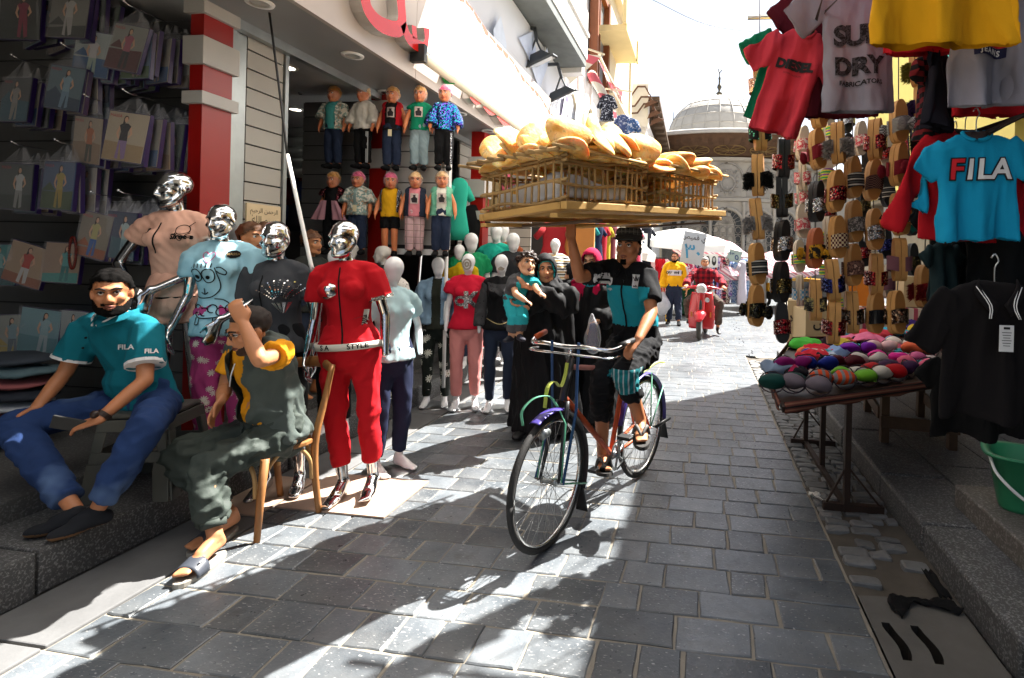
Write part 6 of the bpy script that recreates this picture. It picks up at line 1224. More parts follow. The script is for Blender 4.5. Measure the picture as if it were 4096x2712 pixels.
# 4 mother with a crying child
def robe(t, J, mat, foot_z=.05, w=.33, d=.27, hood=None, inner=None, R=None, hs=1., seed=1, arms='lr', vox=.014, infl=.05, lean=(0, 0, 0), sleeve=1.85):
    p = J['pel']; n = J['nk']; B = BT['f']; L = Vector(lean)
    P = [tubemesh([lerp(J['che'], n, .95), lerp(J['che'], n, .55), J['che'], p, p * .55 + V3(0, 0, 0) * .45 + L * .5, V3(p.x, p.y, foot_z) + L], [.1, .2, .22, .245, w * .85, w], [.09, .13, .17, .2, d * .85, d], (J['shl'] - J['shr']).normalized(), 24, 3, 'flat'), yoke(J, .03)]
    P[0] = tubemesh([lerp(J['che'], n, .95), lerp(J['che'], n, .55), J['che'], p, lerp(p, V3(p.x, p.y, foot_z), .5) + L * .5, V3(p.x, p.y, foot_z) + L], [.1, .2, .22, .245, w * .88, w], [.09, .13, .17, .2, d * .88, d], (J['shl'] - J['shr']).normalized(), 24, 3, 'flat')
    for sd in arms: P.append(limb(J, 'sh' + sd, 'el' + sd, 'wr' + sd, B['arm'], infl, 0, sleeve, 'flat', .01))
    me = fuse(P, vox, 4, name='robe'); crease(me, .018, 6, seed, (1, 1, .16)); crease(me, .006, 12, seed + 4, (1, 1, .4)); me.materials.append(mat); link('robe', me, t)
    if hood is not None:
        c = J['hd']
        def cover(r, name, m, op, neck=True):
            V, Fc = ellmesh((0, .012, 0), np.array(r), 32); keep = []
            for f in Fc:
                mm = np.mean([V[i] for i in f], axis=0)
                if not (mm[1] < -.02 and (mm[0] / op[0]) ** 2 + ((mm[2] + .02) / op[1]) ** 2 < 1): keep.append(f)
            V = (V * hs) @ np.array(R).T + np.array(c); b = MB(); b.add(V, keep, 0, True); b.build(name, m, t, solid=.004)
        cover((.1, .122, .142), 'hood', hood, (.078, .102))
        me = fuse([tubemesh([c + R @ V3(0, .03, -.07) * hs, lerp(c, n, .75), n + V3(0, -.005, -.03), lerp(J['che'], n, .45) + V3(0, -.02, 0)], [.088 * hs, .098 * hs, .16 * hs, .215 * hs], [.1 * hs, .1 * hs, .12 * hs, .16 * hs], (J['shl'] - J['shr']).normalized(), 20, 3, 'flat')], .011, 3, name='veil'); crease(me, .008, 10, seed + 7, (1, 1, .5)); me.materials.append(hood); link('veil', me, t)
        if inner is not None:
            b = MB(); b.tube([c + R @ (V3(.072 * math.sin(a), -.06 + .03 * abs(math.sin(a)), -.02 + .095 * math.cos(a)) * hs) for a in np.linspace(-2.2, 2.2, 17)], .009 * hs, 8, rb=.02 * hs, side=tuple(R @ V3(0, 0, 1)), sub=1); b.build('inner_scarf', inner, t)
ABA = fabric('abaya_black', '0c0c0e', rough=.75); TUQ = fabric('turquoise_scarf', '2aa0a8')
base = V3(-1.4, 4.55, 0); t = person('woman in a black abaya and turquoise inner scarf carrying a crying child', base)
fc = at(1262, 622, 4.42)
J = WJ(base, 'f', .93, pel=(-1.36, 4.62, .9), wai=(-1.37, 4.6, 1.04), che=(-1.38, 4.57, 1.22), nk=fc + V3(.02, .04, -.16), hd=fc, shr=fc + V3(-.15, .04, -.2), shl=fc + V3(.19, .06, -.2), elr=at(1235, 705, 4.35), wrr=at(1215, 712, 4.2), ell=at(1312, 716, 4.45), wrl=at(1215, 660, 4.2),
       knr=(-1.46, 4.55, .48), knl=(-1.26, 4.55, .48), anr=(-1.48, 4.52, .09), anl=(-1.24, 4.6, .09), tor=(-1.5, 4.34, .03), tol=(-1.24, 4.42, .03))
R = eul(20, 4, -6); hs = .95
figure(t, J, SK3, 'real', R, hs=hs / .93, vox=.009, sm=4, hands={'r': (V3(-.9, -.2, .15), V3(.2, .4, .9), .6, .05), 'l': (V3(-1, -.1, .2), V3(.1, .9, .3), .25, .2)}, feet=False); face(t, J, R, hs, lip='8a4a48')
robe(t, J, ABA, .06, .33, .27, ABA, TUQ, R, hs, 3, lean=(.03, 0, 0), infl=.032); shoes(t, J, BLACK, None, .008, .011)
b = MB(); b.grid(8, 14, lambda u, v: fc + V3(.1 + .28 * v + .07 * math.sin(u * 3), .03 - .09 * math.sin(u * pi) - .03 * v, -.18 - .62 * v + .03 * u)); b.build('cloak', ABA, t, solid=.006)
base = V3(-1.62, 4.3, .8); t = person('crying toddler in grey and turquoise held on the arm of his mother', base); hc = at(1219, 612, 4.27)
J = WJ(base, 'd', .5, pel=at(1192, 690, 4.27), wai=at(1195, 675, 4.27), che=at(1200, 655, 4.27), nk=at(1210, 640, 4.27), hd=hc, shr=at(1185, 650, 4.2), shl=at(1232, 650, 4.3), elr=at(1192, 680, 4.1), wrr=at(1213, 694, 4.06), ell=at(1240, 668, 4.2), wrl=at(1247, 676, 4.14), knr=at(1190, 735, 4.15), knl=at(1206, 735, 4.15), anr=at(1182, 778, 4.17), anl=at(1200, 775, 4.17), tor=at(1168, 788, 4.08), tol=at(1210, 786, 4.06))
R = eul(38, -12, 10); hs = .82
o = figure(t, J, SK4, 'real', R, hs=hs / .5, vox=.007, sm=3, hands={'r': (V3(.7, 0, -.3), V3(0, 0, -1), .5, .1), 'l': (V3(.6, -.2, -.3), V3(0, .3, -1), .6, .1)}); q = lambda v: local(v, J['hd'], R, hs)
shell(o.data, lambda v: hair_short(q(v), .055, -.07), .018, 'hair', M('hair_toddler', hexc('2a1a12'), .6, var=.4, vs_=60), t, 5, 90, .02); face(t, J, R, hs, lip='8a4a48')
b = MB(); b.ell(J['hd'] + R @ (V3(0, -.088, -.07) * hs), np.array((.02, .009, .015)) * hs, 0, 10, R); b.build('open_mouth', M('mouth_dark', hexc('3a1214'), .5), t)
cloth(t, shirtp(J, .014, -.3, .6, .012), DKG, .009, 'top', .004, 22, mats=[fabric('toddler_grey', '4a4a4c'), TUQ], fn=lambda c, n: (c[:, 0] > J['che'].x + .03).astype(int)); cloth(t, pantsp(J, .016, 1.72), TUQ, .009, 'trousers', .005, 20, mats=[TUQ, MATS['toddler_grey']], fn=lambda c, n: (c[:, 2] < J['anl'].z + .09).astype(int)); shoes(t, J, M('toddler_sandal', hexc('1c1c28'), .7), None, .006, .008)
# 5 woman in a raspberry scarf behind the cyclist, child face beside her
RASP = fabric('raspberry_scarf', 'a8103e'); fc = at(1366, 606, 4.95); base = V3(fc.x, 5.0, 0); t = person('woman in a raspberry scarf and black dress walking behind the cyclist', base)
J = joints(.93, 'f', hd=V3(0, -.03, fc.z), nk=V3(0, 0, fc.z - .15)); J['shl'] = V3(.16, .0, fc.z - .2); J['shr'] = V3(-.16, 0, fc.z - .2); J['ell'] = V3(.24, -.02, 1.06); J['wrl'] = V3(.1, -.22, .96); J['elr'] = V3(-.22, 0, 1.06)
R = eul(-8, 4); figure(t, J, SK4, 'real', R, hs=1, vox=.01, sm=4, hands={'l': (V3(-.3, -.5, -.6), V3(-.5, .5, -.5), .6, .1)}, feet=False); face(t, J, R, .93, lip='a05050'); robe(t, J, ABA, .06, .3, .25, RASP, None, R, .95, 8)
shoes(t, J, BLACK, None, .008, .012)
me = fuse([tubemesh([J['nk'] + V3(0, -.03, .05), J['nk'] + V3(0, -.09, -.06), J['nk'] + V3(-.02, -.12, -.22), J['nk'] + V3(-.02, -.13, -.32)], [.1, .16, .13, .04], [.06, .07, .05, .03], (1, 0, 0), 16, 3)], .012, 3, name='scarf_drape'); crease(me, .008, 11, 5, (1, 1, .5)); me.materials.append(RASP); link('scarf_drape', me, t)
PLB = plastic('carrier_bag', (.85, .86, .9), .22, .3); bg_ = thing('carrier_bag', 'thin white carrier bag with navy print held behind the handlebar', 'bag', at(1372, 800, 4.7))
p = at(1372, 728, 4.72); b = MB(); V, Fc = tubemesh([p, p - V3(0, 0, .07), p - V3(0, 0, .2), p - V3(0, 0, .3)], [.012, .04, .08, .06], [.012, .03, .045, .035], (1, 0, 0), 18, 3); V = V + .008 * np.column_stack([wob(V, k, 6, 16) for k in range(3)]); b.add(V, Fc, 0, True); o = b.build('bag', PLB, bg_, w=True); b = MB(); V, Fc = tubemesh([p - V3(0, 0, .1), p - V3(0, 0, .28)], [.035, .058], [.022, .03], (1, 0, 0), 14, 2); b.add(V, Fc, 0, True); b.build('contents', M('navy_packet', hexc('141c48'), .4, var=.3), bg_, w=True)
fc = at(1325, 634, 5.5); base = V3(fc.x, 5.55, 0); t = person('girl in black partly hidden behind the mother, face in profile', base); J = joints(.88, 'f', hd=V3(0, -.02, fc.z), nk=V3(0, 0, fc.z - .14)); J['shl'].z = J['shr'].z = fc.z - .19; R = eul(-75, 6); figure(t, J, SK4, 'real', R, vox=.012, sm=3, feet=False); face(t, J, R, .88); robe(t, J, ABA, .06, .3, .25, ABA, None, R, .95, 9, vox=.016); shoes(t, J, BLACK, None, .008, .014)
# ---- far people
def walker(label, x, y, Y, h, skin, top, bot, rz=0, build='m', hair=None, bald=0, bd=None, sl=1.9, infl=.03, J=None, R=None, belly=0., dress=None, hood=None, vox=.018, shoe=None):
    g_ = gnd(x, y); d = ray(x, y); base = V3(d.x / d.y * Y, Y, 0); t = person(label, base, rad(rz)); s = h / 1.75; J = J or joints(s, build); R = R or Matrix.Identity(3)
    o = figure(t, J, skin, 'real', R, vox=vox * .7, sm=3, hands={'l': (V3(0, -.1, -1), V3(-1, 0, 0), .4, .05), 'r': (V3(0, -.1, -1), V3(1, 0, 0), .4, .05)}, feet=dress is None, belly=belly); q = lambda v: local(v, J['hd'], R, s)
    face(t, J, R, s)
    if hair: shell(o.data, lambda v: hair_short(q(v), .06 + bald), .01, 'hair', hair, t)
    if bd: shell(o.data, lambda v: np.maximum(beard(q(v)), moust(q(v))), .008, 'beard', bd, t)
    if dress: robe(t, J, dress, .06, .32, .26, hood, None, R, s, 4, vox=.02)
    else:
        cloth(t, pantsp(J, .03, 1.92), bot, .018, 'trousers', .008, 10, 3); g = cloth(t, shirtp(J, infl, -.1, sl, .012, belly=belly), top, .016, 'top', .008, 9, 5); shoes(t, J, shoe or BLACK, None, .008, .014); return t, J, g
    return t, J, None
HOOD = fabric('yellow_hoodie', 'e0a818', var=.06); J = joints(1.0, 'm', wrl=(.3, -.05, .84), anr=(-.12, .1, .085), tor=(-.15, -.08, .028), anl=(.13, -.12, .085), tol=(.16, -.31, .028))
t, J, g = walker('bearded man in a yellow sweatshirt and dark jeans walking with a carrier bag', 1557, 750, 13.2, 1.78, SK2, HOOD, MATS['dark_denim'], hair=HBK, bald=.03, bd=HBK, J=J, belly=.14, R=eul(-15, 0), shoe=BLK)
printon(g, gridmesh(.34, .13, 8, 4), (0, -.5, 1.26), WHT, g); printon(g, textmesh('OFF WHITE', .085, .004, .02, 0, .9), (0, -.5, 1.26), TRB, g, lift=.006)
for tt in range(1): b = MB(); b.grid(3, 10, lambda u, v: lerp(lerp(J['shl'], J['ell'], v * 1.0), lerp(J['ell'], J['wrl'], max(0, v * 1.6 - .75)), 0 if v < .5 else .8 if v > .99 else 0) + V3(.02 + .06 * (u - .5) + .05, -.065, 0)); b.build('sleeve_stripe', WHT, t, solid=.004)
bb = thing('carrier_bag', 'bulging white carrier bag in the hand of the yellow sweatshirt man', 'bag', (-.95, 13.1, .6)); b = MB(); p = V3(J['wrr'].x - .6 - .12, 13.05, .8); p = WM(t) @ (J['wrr'] + V3(0, -.04, -.1)); V, Fc = tubemesh([p, p - V3(0, 0, .12), p - V3(0, 0, .32), p - V3(0, 0, .45)], [.03, .12, .2, .14], [.02, .1, .15, .12], (1, 0, 0), 16, 3); V = V + .015 * np.column_stack([wob(V, k, 6, 9) for k in range(3)]); b.add(V, Fc, 0, True); b.build('bag', M('bag_white', hexc('b8bcc0'), .35, var=.4, vs_=7), bb, w=True)
walker('woman in a long black abaya standing far down the street', 1712, 700, 21.3, 1.6, SK3, None, None, 60, 'f', dress=ABA, hood=ABA)
walker('woman in a dark green dress and red patterned scarf at the clothes racks', 1592, 690, 15.5, 1.62, SK3, None, None, 170, 'f', dress=fabric('bottle_green', '123a26'), hood=pattern('red_scarf', 'blotch', 'a01838', 'd8c8c8', '7a1028', scale=9))
walker('man in a white robe walking behind the hanging slippers', 1752, 708, 19.5, 1.72, SK2, None, None, 20, 'm', hair=HBK, dress=fabric('white_robe', 'c8c8c4'))
walker('man in a grey shirt among the far stalls', 1722, 690, 24, 1.7, SK2, fabric('far_grey', '8a8c90'), JEAN, 120, hair=HGR)
# ------------------------------------------------------------------ bicycle
bk = thing('bicycle', 'old roadster bicycle with orange frame, purple mudguards and blue carrier struts', 'bicycle', (-.58, 3.3, 0))
Fh, Rh = V3(-.77, 2.77, .352), V3(-.40, 3.83, .352); h_, l_, u_ = hB, lB, V3(0, 0, 1)
ORG = M('frame_orange', hexc('b8502a'), .5, .1, var=.4, vs_=14); PURB = M('mudguard_purple', hexc('382c78'), .4, .1, var=.3, vs_=14); BLS = M('strut_blue', hexc('1c3a60'), .5, .1, var=.35, vs_=14); GRS = M('strut_green', hexc('5aa080'), .55, var=.4, vs_=16); LIM = M('strap_lime', hexc('a0aa48'), .55, var=.35, vs_=16); TYR = M('tyre_rubber', (.022, .021, .02), .8, var=.5, vs_=9, bump=.5, bs=120); RIM = M('rim_steel', (.55, .55, .54), .22, 1, var=.2); SPK = M('spoke_steel', (.45, .45, .44), .3, 1); PINKF = M('top_tube_pink', hexc('a06a60'), .5, var=.35, vs_=12)
fh = (Matrix.Rotation(rad(2), 3, 'Z') @ h_)
def wheel(c, d, name, tw=.0175):
    n = d.cross(u_).normalized(); P = lambda r, a, o=0.: c + (d * math.cos(a) + u_ * math.sin(a)) * r + n * o
    b = MB(); A = np.linspace(0, 2 * pi, 49)
    b.tube([P(.334, a) for a in A], tw, 10, rb=tw * .95, side=tuple(n)); w = b.build(name, TYR, bk, w=True)
    b = MB(); b.tube([P(.313, a) for a in A], .013, 8, rb=.009, side=tuple(n)); b.build('rim', RIM, w, w=True)
    for k in range(36):
        a = 2 * pi * k / 36; s_ = 1 if k % 2 else -1; b = MB(); b.tube([P(.02, a + (.9 if k % 4 < 2 else -.9), s_ * .03), P(.306, a, 0)], .0013, 4); b.build('spoke', SPK, w, w=True)
    b = MB(); b.tube([c - n * .045, c - n * .03, c + n * .03, c + n * .045], [.02, .014, .014, .02], 12); b.tube([c - n * .085, c + n * .085], .006, 8); b.build('hub', GALV, w, w=True); return P, n
PF, nF = wheel(Fh, fh, 'front_wheel'); PR, nR = wheel(Rh, h_, 'rear_wheel')
BBc = V3(-.55, 3.41, .29); ST = BBc - h_ * .19 + u_ * .55; HT0 = Fh - h_ * .11 + u_ * .40; HT1 = Fh - h_ * .185 + u_ * .62
def tb(name, pts, r, m, sub=0, par=bk, **k): b = MB(); b.tube(pts, r, 10, 0, sub, **k); return b.build(name, m, par, w=True)
tb('head_tube', [HT0, HT1], .022, M('head_tube_black', (.03, .03, .03), .4, .3, var=.4)); tb('top_tube', [HT1 - u_ * .05, ST - u_ * .04], .0155, PINKF); tb('down_tube', [HT0 + u_ * .03, BBc], .0175, ORG); tb('seat_tube', [BBc, ST], .0165, ORG)
for s_ in (-1, 1):
    tb('seat_stay', [ST - u_ * .05 + nR * s_ * .02, Rh + nR * s_ * .062], .009, ORG); tb('chain_stay', [BBc + nR * s_ * .03, Rh + nR * s_ * .062], .011, ORG)
    tb('fork_blade', [HT0 + nF * s_ * .03, Fh - h_ * .055 + u_ * .2 + nF * s_ * .045, Fh + nF * s_ * .058], [.014, .013, .008], M('fork_black', (.03, .03, .032), .35, .4, var=.5), 3)
tb('seat_post', [ST, ST - h_ * .02 + u_ * .07], .013, CHROME)
b = MB(); V, Fc = tubemesh([ST - h_ * .14 + u_ * .09, ST - h_ * .08 + u_ * .095, ST + h_ * .02 + u_ * .09, ST + h_ * .15 + u_ * .08], [.085, .095, .05, .02], [.03, .035, .03, .02], l_, 14, 3); b.add(V, Fc, 0, True); b.build('saddle', M('saddle_black', (.02, .02, .02), .6), bk, w=True)
SB = HT1 + u_ * .07 + h_ * .01; tb('stem', [HT1, SB], .014, CHROME)
gL, gR = SB + l_ * .30 - h_ * .12 + u_ * .03, SB - l_ * .30 - h_ * .12 + u_ * .03
tb('handlebar', [gR, SB - l_ * .26 + h_ * .0 + u_ * .0, SB - l_ * .14 + h_ * .05 + u_ * .01, SB + h_ * .04, SB + l_ * .14 + h_ * .05 + u_ * .01, SB + l_ * .26 + h_ * .0, gL], .0115, CHROME, 3)
for e, s_ in ((gL, 1), (gR, -1)): tb('grip', [e + h_ * .06 - u_ * .01 - l_ * s_ * .02, e - h_ * .06 + u_ * .005], .0165, M('grip_orange', hexc('b04a1c'), .6) if s_ < 0 else BLACK)
tb('brake_lever', [SB - l_ * .27 - h_ * .07 - u_ * .04, SB - l_ * .25 + h_ * .03 - u_ * .04, SB + h_ * .06 - u_ * .035, SB + l_ * .25 + h_ * .03 - u_ * .04, SB + l_ * .27 - h_ * .07 - u_ * .04], .006, CHROME, 3)
def guard(P, n, a0, a1, m, name, r=.368):
    b = MB(); b.grid(30, 8, lambda u, v: P(r + .012 * math.cos((v - .5) * 2.6) - .004, a0 + (a1 - a0) * u, .032 * math.sin((v - .5) * 2.6)), 0); return b.build(name, m, bk, w=True, solid=.002)
guard(PF, nF, rad(66), rad(112), PURB, 'front_mudguard'); guard(PF, nF, rad(113), rad(205), M('guard_black', (.025, .025, .03), .5), 'front_mudguard_tail'); guard(PR, nR, rad(15), rad(190), PURB, 'rear_mudguard')
b = MB(); q0 = PF(.372, rad(205)); b.grid(4, 6, lambda u, v: q0 + nF * (.04 * (u - .5) * (1 + v)) + (-u_ * .14 - h_ * .02) * v); b.build('mudflap', BLACK, bk, w=True, solid=.003)
b = MB(); q0 = PR(.372, rad(186)); b.grid(4, 6, lambda u, v: q0 + nR * (.045 * (u - .5) * (1 + v)) + (-u_ * .15 - h_ * .02) * v); b.build('mudflap', BLACK, bk, w=True, solid=.003)
for s_ in (-1, 1):    # flat carrier straps from the bar to the front axle
    b = MB(); P_ = [SB + nF * s_ * .085 + h_ * .055 + u_ * .03, SB + nF * s_ * .08 + h_ * .055 - u_ * .12, SB + nF * s_ * .075 + h_ * .05 - u_ * .35, Fh + nF * s_ * .085 - u_ * .0 + h_ * .0]
    for p, q_ in zip(P_, P_[1:]): b.bar(p, q_ + (q_ - p).normalized() * .004, .016, .004, up=tuple(h_))
    b.build('carrier_strut', BLS, bk, w=True)
    tb('guard_stay', [PF(.37, rad(95), s_ * .035), PF(.3, rad(100), s_ * .06), Fh + nF * s_ * .075], .0045, GRS); tb('guard_stay', [Fh + nF * s_ * .075, PF(.366, rad(200), s_ * .035)], .005, GRS); tb('rear_stay', [Rh + nR * s_ * .07, PR(.38, rad(140), s_ * .04)], .0045, GRS); tb('rear_stay', [Rh + nR * s_ * .07, PR(.38, rad(100), s_ * .04)], .005, GRS)
b = MB()
P_ = catmull([HT1 + h_ * .04 - u_ * .02, HT1 + h_ * .06 - u_ * .09, HT1 + h_ * .1 - u_ * .14, HT1 + h_ * .16 - u_ * .1, HT1 + h_ * .22 - u_ * .12, HT1 + h_ * .24 - u_ * .22], 4)
for p, q_ in zip(P_, P_[1:]): b.bar(p, Vector(q_) + (Vector(q_) - Vector(p)) * .1, .022, .003, up=tuple(h_ + u_ * .3))
b.build('lamp_bracket', LIM, bk, w=True)
tb('basket_hoop', [PF(.375, rad(62)) + nF * .05, PF(.44, rad(66)) + nF * .055, PF(.47, rad(76)) + nF * .03, PF(.46, rad(84)) - nF * .02, PF(.4, rad(88)) - nF * .05], .007, GRS, 4, rb=.003)
b = MB(); b.ell(Fh - h_ * .02 + u_ * .27 + nF * .0 + h_ * .06, (.028, .028, .028), 0, 12); b.tube([Fh + h_ * .03 + u_ * .27, Fh + h_ * .08 + u_ * .265], [.02, .03], 12); b.build('brake_caliper', GALV, bk, w=True)
b = MB()
for k in range(20):
    a0, a1 = 2 * pi * k / 20, 2 * pi * (k + 1) / 20; Q = lambda r, a, o: BBc + (h_ * math.cos(a) + u_ * math.sin(a)) * r - nR * (.05 + o)
    b.add([Q(.075, a0, 0), Q(.075, a1, 0), Q(.092 if k % 2 else .096, a1, 0), Q(.092 if k % 2 else .096, a0, 0)], [(0, 1, 2, 3)])
for k in range(5): a = 2 * pi * k / 5; b.tube([BBc - nR * .05, BBc + (h_ * math.cos(a) + u_ * math.sin(a)) * .08 - nR * .05], .006, 5)
b.tube([BBc - nR * .06, BBc + nR * .06], .02, 12); b.build('chainring', GALV, bk, w=True, solid=.003)
pl, pr = BBc + u_ * .14 + h_ * .05, BBc - u_ * .15 - h_ * .05
for s_, e in ((1, pl), (-1, pr)):
    tb('crank', [BBc + l_ * s_ * .06, e + l_ * s_ * .08], .009, GALV); b = MB(); b.box(e + l_ * s_ * .13, (.09, .07, .022), 0, Matrix((l_, h_, u_)).transposed()); b.build('pedal', BLACK, bk, w=True, bev=.004)
b = MB()
for s_ in (-1, 1): b.tube([BBc + u_ * .085 * s_ - nR * .05, Rh + u_ * .035 * s_ - nR * .05], .004, 5)
b.build('chain', BLACK, bk, w=True); tb('axle_rack', [Rh + nR * -.03 + h_ * -.02, Rh + nR * -.1 - h_ * .04, Rh - nR * .12 - h_ * .22 + u_ * .02], .012, BLACK)
b = MB()
for s_ in (-1, 1): b.tube([ST - u_ * .12 + nR * s_ * .05, Rh - h_ * .05 + u_ * .44 + nR * s_ * .07, Rh - h_ * .24 + u_ * .42 + nR * s_ * .06], .006, 6, sub=2)
b.build('rear_rack', LIM, bk, w=True)
# ------------------------------------------------------------------ tray, palm crates, bread
PINE = M('pine_wood', hexc('c09858'), .65, var=.3, vs_=7, bump=.3, bs=30); PALM = M('palm_rib', hexc('a88858'), .7, var=.4, vs_=18, bump=.4, bs=60, rnd=.25)
TC = V3(-.69, 2.68, 1.765); TL = V3(.515, .857, 0).normalized(); TS = V3(-.857, .515, 0).normalized(); TR = Matrix((TL, TS, V3(0, 0, 1))).transposed()
def tp(l, s_, z): return TC + TL * l + TS * s_ + V3(0, 0, z + .055 * l - .062 * s_)
ty = thing('bread_tray', 'long pine beam tray carried level on the head of the cyclist', 'tray', tp(.8, .35, 0))
for s_, nm in ((0, 'beam'), (.68, 'beam')): b = MB(); b.bar(tp(-.02, s_, .03), tp(1.62, s_, .03), .045, .04); b.build(nm, PINE, ty, w=True, bev=.004)
for l, in ((0.0,), (1.6,)): b = MB(); b.bar(tp(l, .026, .03), tp(l, .655, .03), .045, .038); b.build('beam', PINE, ty, w=True, bev=.004)
for s_ in (.05, .63): b = MB(); b.bar(tp(-.04, s_, -.018), tp(1.64, s_, -.004), .055, .022); b.build('runner', PINE, ty, w=True, bev=.003)
for k in range(9): b = MB(); b.bar(tp(.12 + .17 * k, .03, .045), tp(.12 + .17 * k, .65, .045), .1, .02); b.build('plank', PINE, ty, w=True, bev=.002)
for l in (.25, .8, 1.35): b = MB(); b.bar(tp(l, .0, -.042), tp(l, .68, -.022), .06, .012); b.build('batten', WOODD if l != .8 else PINE, ty, w=True)
BRD = NT('baladi_bread'); oi = BRD.n('ObjectInfo'); 
c0 = BRD.ramp(BRD.noise(9, 4), [(.25, hexc('cc862e')), (.42, hexc('e6ac54')), (.58, hexc('f2d08e')), (.8, hexc('f8e8c6'))]); sp = BRD.ramp(BRD.noise(34, 2), [(.58, 0), (.66, 1)]); c1 = BRD.mix(BRD.math('MULTIPLY', sp, .38), c0, hexc('8a4a1c'))
hs_ = BRD.n('HueSaturation'); BRD.l(c1, hs_.inputs['Color']); BRD.l(BRD.math('ADD', BRD.math('MULTIPLY', oi.outputs['Random'], .3), .85), hs_.inputs['Value']); BRD.col(hs_.outputs[0]); BRD.bump(BRD.noise(30, 5), .8, .008)
BRD = BRD.set(.75, 0, .25, Subsurface_Weight=.4, Subsurface_Radius=(.04, .014, .003), Subsurface_Scale=1.0)
LOAF = []
for k in range(9):
    V, Fc = ellmesh((0, 0, 0), (.13, .12, .027 + .006 * (k % 3)), 24); ph = np.arctan2(V[:, 1], V[:, 0]); r_ = np.hypot(V[:, 0], V[:, 1]) / .13
    V[:, 2] = V[:, 2] * (1 + .35 * np.sign(V[:, 2])) + .026 * (r_ ** 2) * np.sin(ph * 2 + k) ; V = V + .0065 * np.column_stack([wob(V, k + 3 * j, 6, 12) for j in range(3)]); V[:, :2] *= (1 + .05 * np.sin(2 * ph + k))[:, None]
    b = MB(); b.add(V, Fc, 0, True); LOAF.append(b.mesh('bread_loaf', BRD))
rb2 = random.Random(21); NB = [0]
def loaf(l, s_, z, tilt=0., az=0., lab='flat round bread loaf piled on the palm crates', grp='bread loaves on the crates', sc=1.):
    o = link('bread_loaf', LOAF[NB[0] % 9]); NB[0] += 1; o.location = tp(l, s_, z); o.rotation_euler = (Matrix.Rotation(az, 3, 'Z') @ Matrix.Rotation(tilt, 3, 'Y') @ Matrix.Rotation(rb2.uniform(0, 6.28), 3, 'Z')).to_euler(); o.scale = (sc,) * 3; tag(o, lab, 'bread', grp); return o
RIBV = MB(); RIBV.tube([(0, 0, 0), (.002, .001, .1), (-.001, 0, .2), (.001, 0, .285)], [.0075, .0065, .007, .006], 6, 0, 1); RIBM = RIBV.mesh('rib', PALM)
def crate(label, l0, l1, s0, s1, z0, h):
    t = thing('palm_crate', label, 'crate', tp((l0 + l1) / 2, (s0 + s1) / 2, z0)); Mi = WM(t).inverted()
    def rib(l, s_, sc): o = link('rib', RIBM, t); o.location = Mi @ tp(l, s_, z0); o.rotation_euler = (rb2.uniform(-.04, .04), rb2.uniform(-.04, .04), rb2.uniform(0, 6)); o.scale = (1, 1, sc)
    n = int((l1 - l0) / .052); m = int((s1 - s0) / .052)
    for k in range(n + 1):
        for s_ in (s0, s1): rib(l0 + (l1 - l0) * k / n, s_, h / .285)
    for k in range(1, m):
        for l in (l0, l1): rib(l, s0 + (s1 - s0) * k / m, h / .285)
    for z in (.0, .09, .19, h):
        for p, q_ in ((tp(l0 - .04, s0, z0 + z), tp(l1 + .04, s0, z0 + z)), (tp(l0 - .04, s1, z0 + z), tp(l1 + .04, s1, z0 + z)), (tp(l0, s0 - .04, z0 + z + .012), tp(l0, s1 + .04, z0 + z + .012)), (tp(l1, s0 - .04, z0 + z + .012), tp(l1, s1 + .04, z0 + z + .012))):
            j = V3(0, 0, rb2.uniform(-.018, .018)); b = MB(); b.tube([p, lerp(p, q_, .35) + j, lerp(p, q_, .7) - j, q_], .0095, 6, 0, 2); b.build('rail', PALM, t, w=True)
    for k in range(7): s_ = s0 + (s1 - s0) * (k + .5) / 7; b = MB(); b.tube([tp(l0, s_, z0 + .005), tp(l1, s_, z0 + .005)], .009, 5); b.build('floor_rib', PALM, t, w=True)
    return t
c1_ = crate('near palm rib crate full of bread with a white liner', .0, .68, .04, .66, .062, .215)
c2_ = crate('far palm rib crate of bread at the right end of the tray', .9, 1.56, .06, .64, .062, .215)
for t, l0, l1 in ((c1_, .0, .68), (c2_, .9, 1.56)):
    for e, (sA, sB) in enumerate(((-.04, .32), (.38, .74))):   # loose lattice lids tipped outward
        b = MB(); z_ = .30 + .015 * e
        if t is c1_:
            for k in range(6): l = -.1 + .13 * k; b.tube([tp(l, sA, z_ + .012 * (k % 2)), tp(l + .02, sB, z_ + .03)], .011, 6)
            for k in range(5): s_ = sA + (sB - sA) * k / 4; b.tube([tp(-.14, s_, z_ + .015), tp(.62, s_, z_ - .005)], .009, 6)
        else:
            for k in range(5): l = .92 + .15 * k; b.tube([tp(l, sA, z_), tp(l, sB, z_)], .01, 6)
            for k in range(4): s_ = sA + (sB - sA) * k / 3; b.tube([tp(.86, s_, z_ + .01), tp(1.6, s_, z_)], .009, 6)
        b.build('lattice_lid', PALM, t, w=True)
b = MB(); b.grid(20, 6, lambda u, v: tp(.055 - .006 * math.sin(u * 7), .08 + .54 * u, .08 + (.1 + .035 * (1 - u) + .012 * math.sin(u * 11)) * v)); o = b.build('liner', M('white_liner', (.7, .7, .72), .5, var=.05), c1_, w=True, solid=.006)
b = MB(); b.grid(16, 6, lambda u, v: tp(.06 + .5 * u, .06, .08 + (.12 - .05 * u + .01 * math.sin(u * 9)) * v)); b.build('liner', MATS['white_liner'], c1_, w=True, solid=.006)
for k in range(16): loaf(rb2.uniform(.16, .62), rb2.uniform(.18, .54), .12 + .014 * k % .2, rb2.uniform(-.3, .3), rb2.uniform(0, 6), 'bread loaf inside the near palm crate behind its ribs', 'bread inside the near crate')
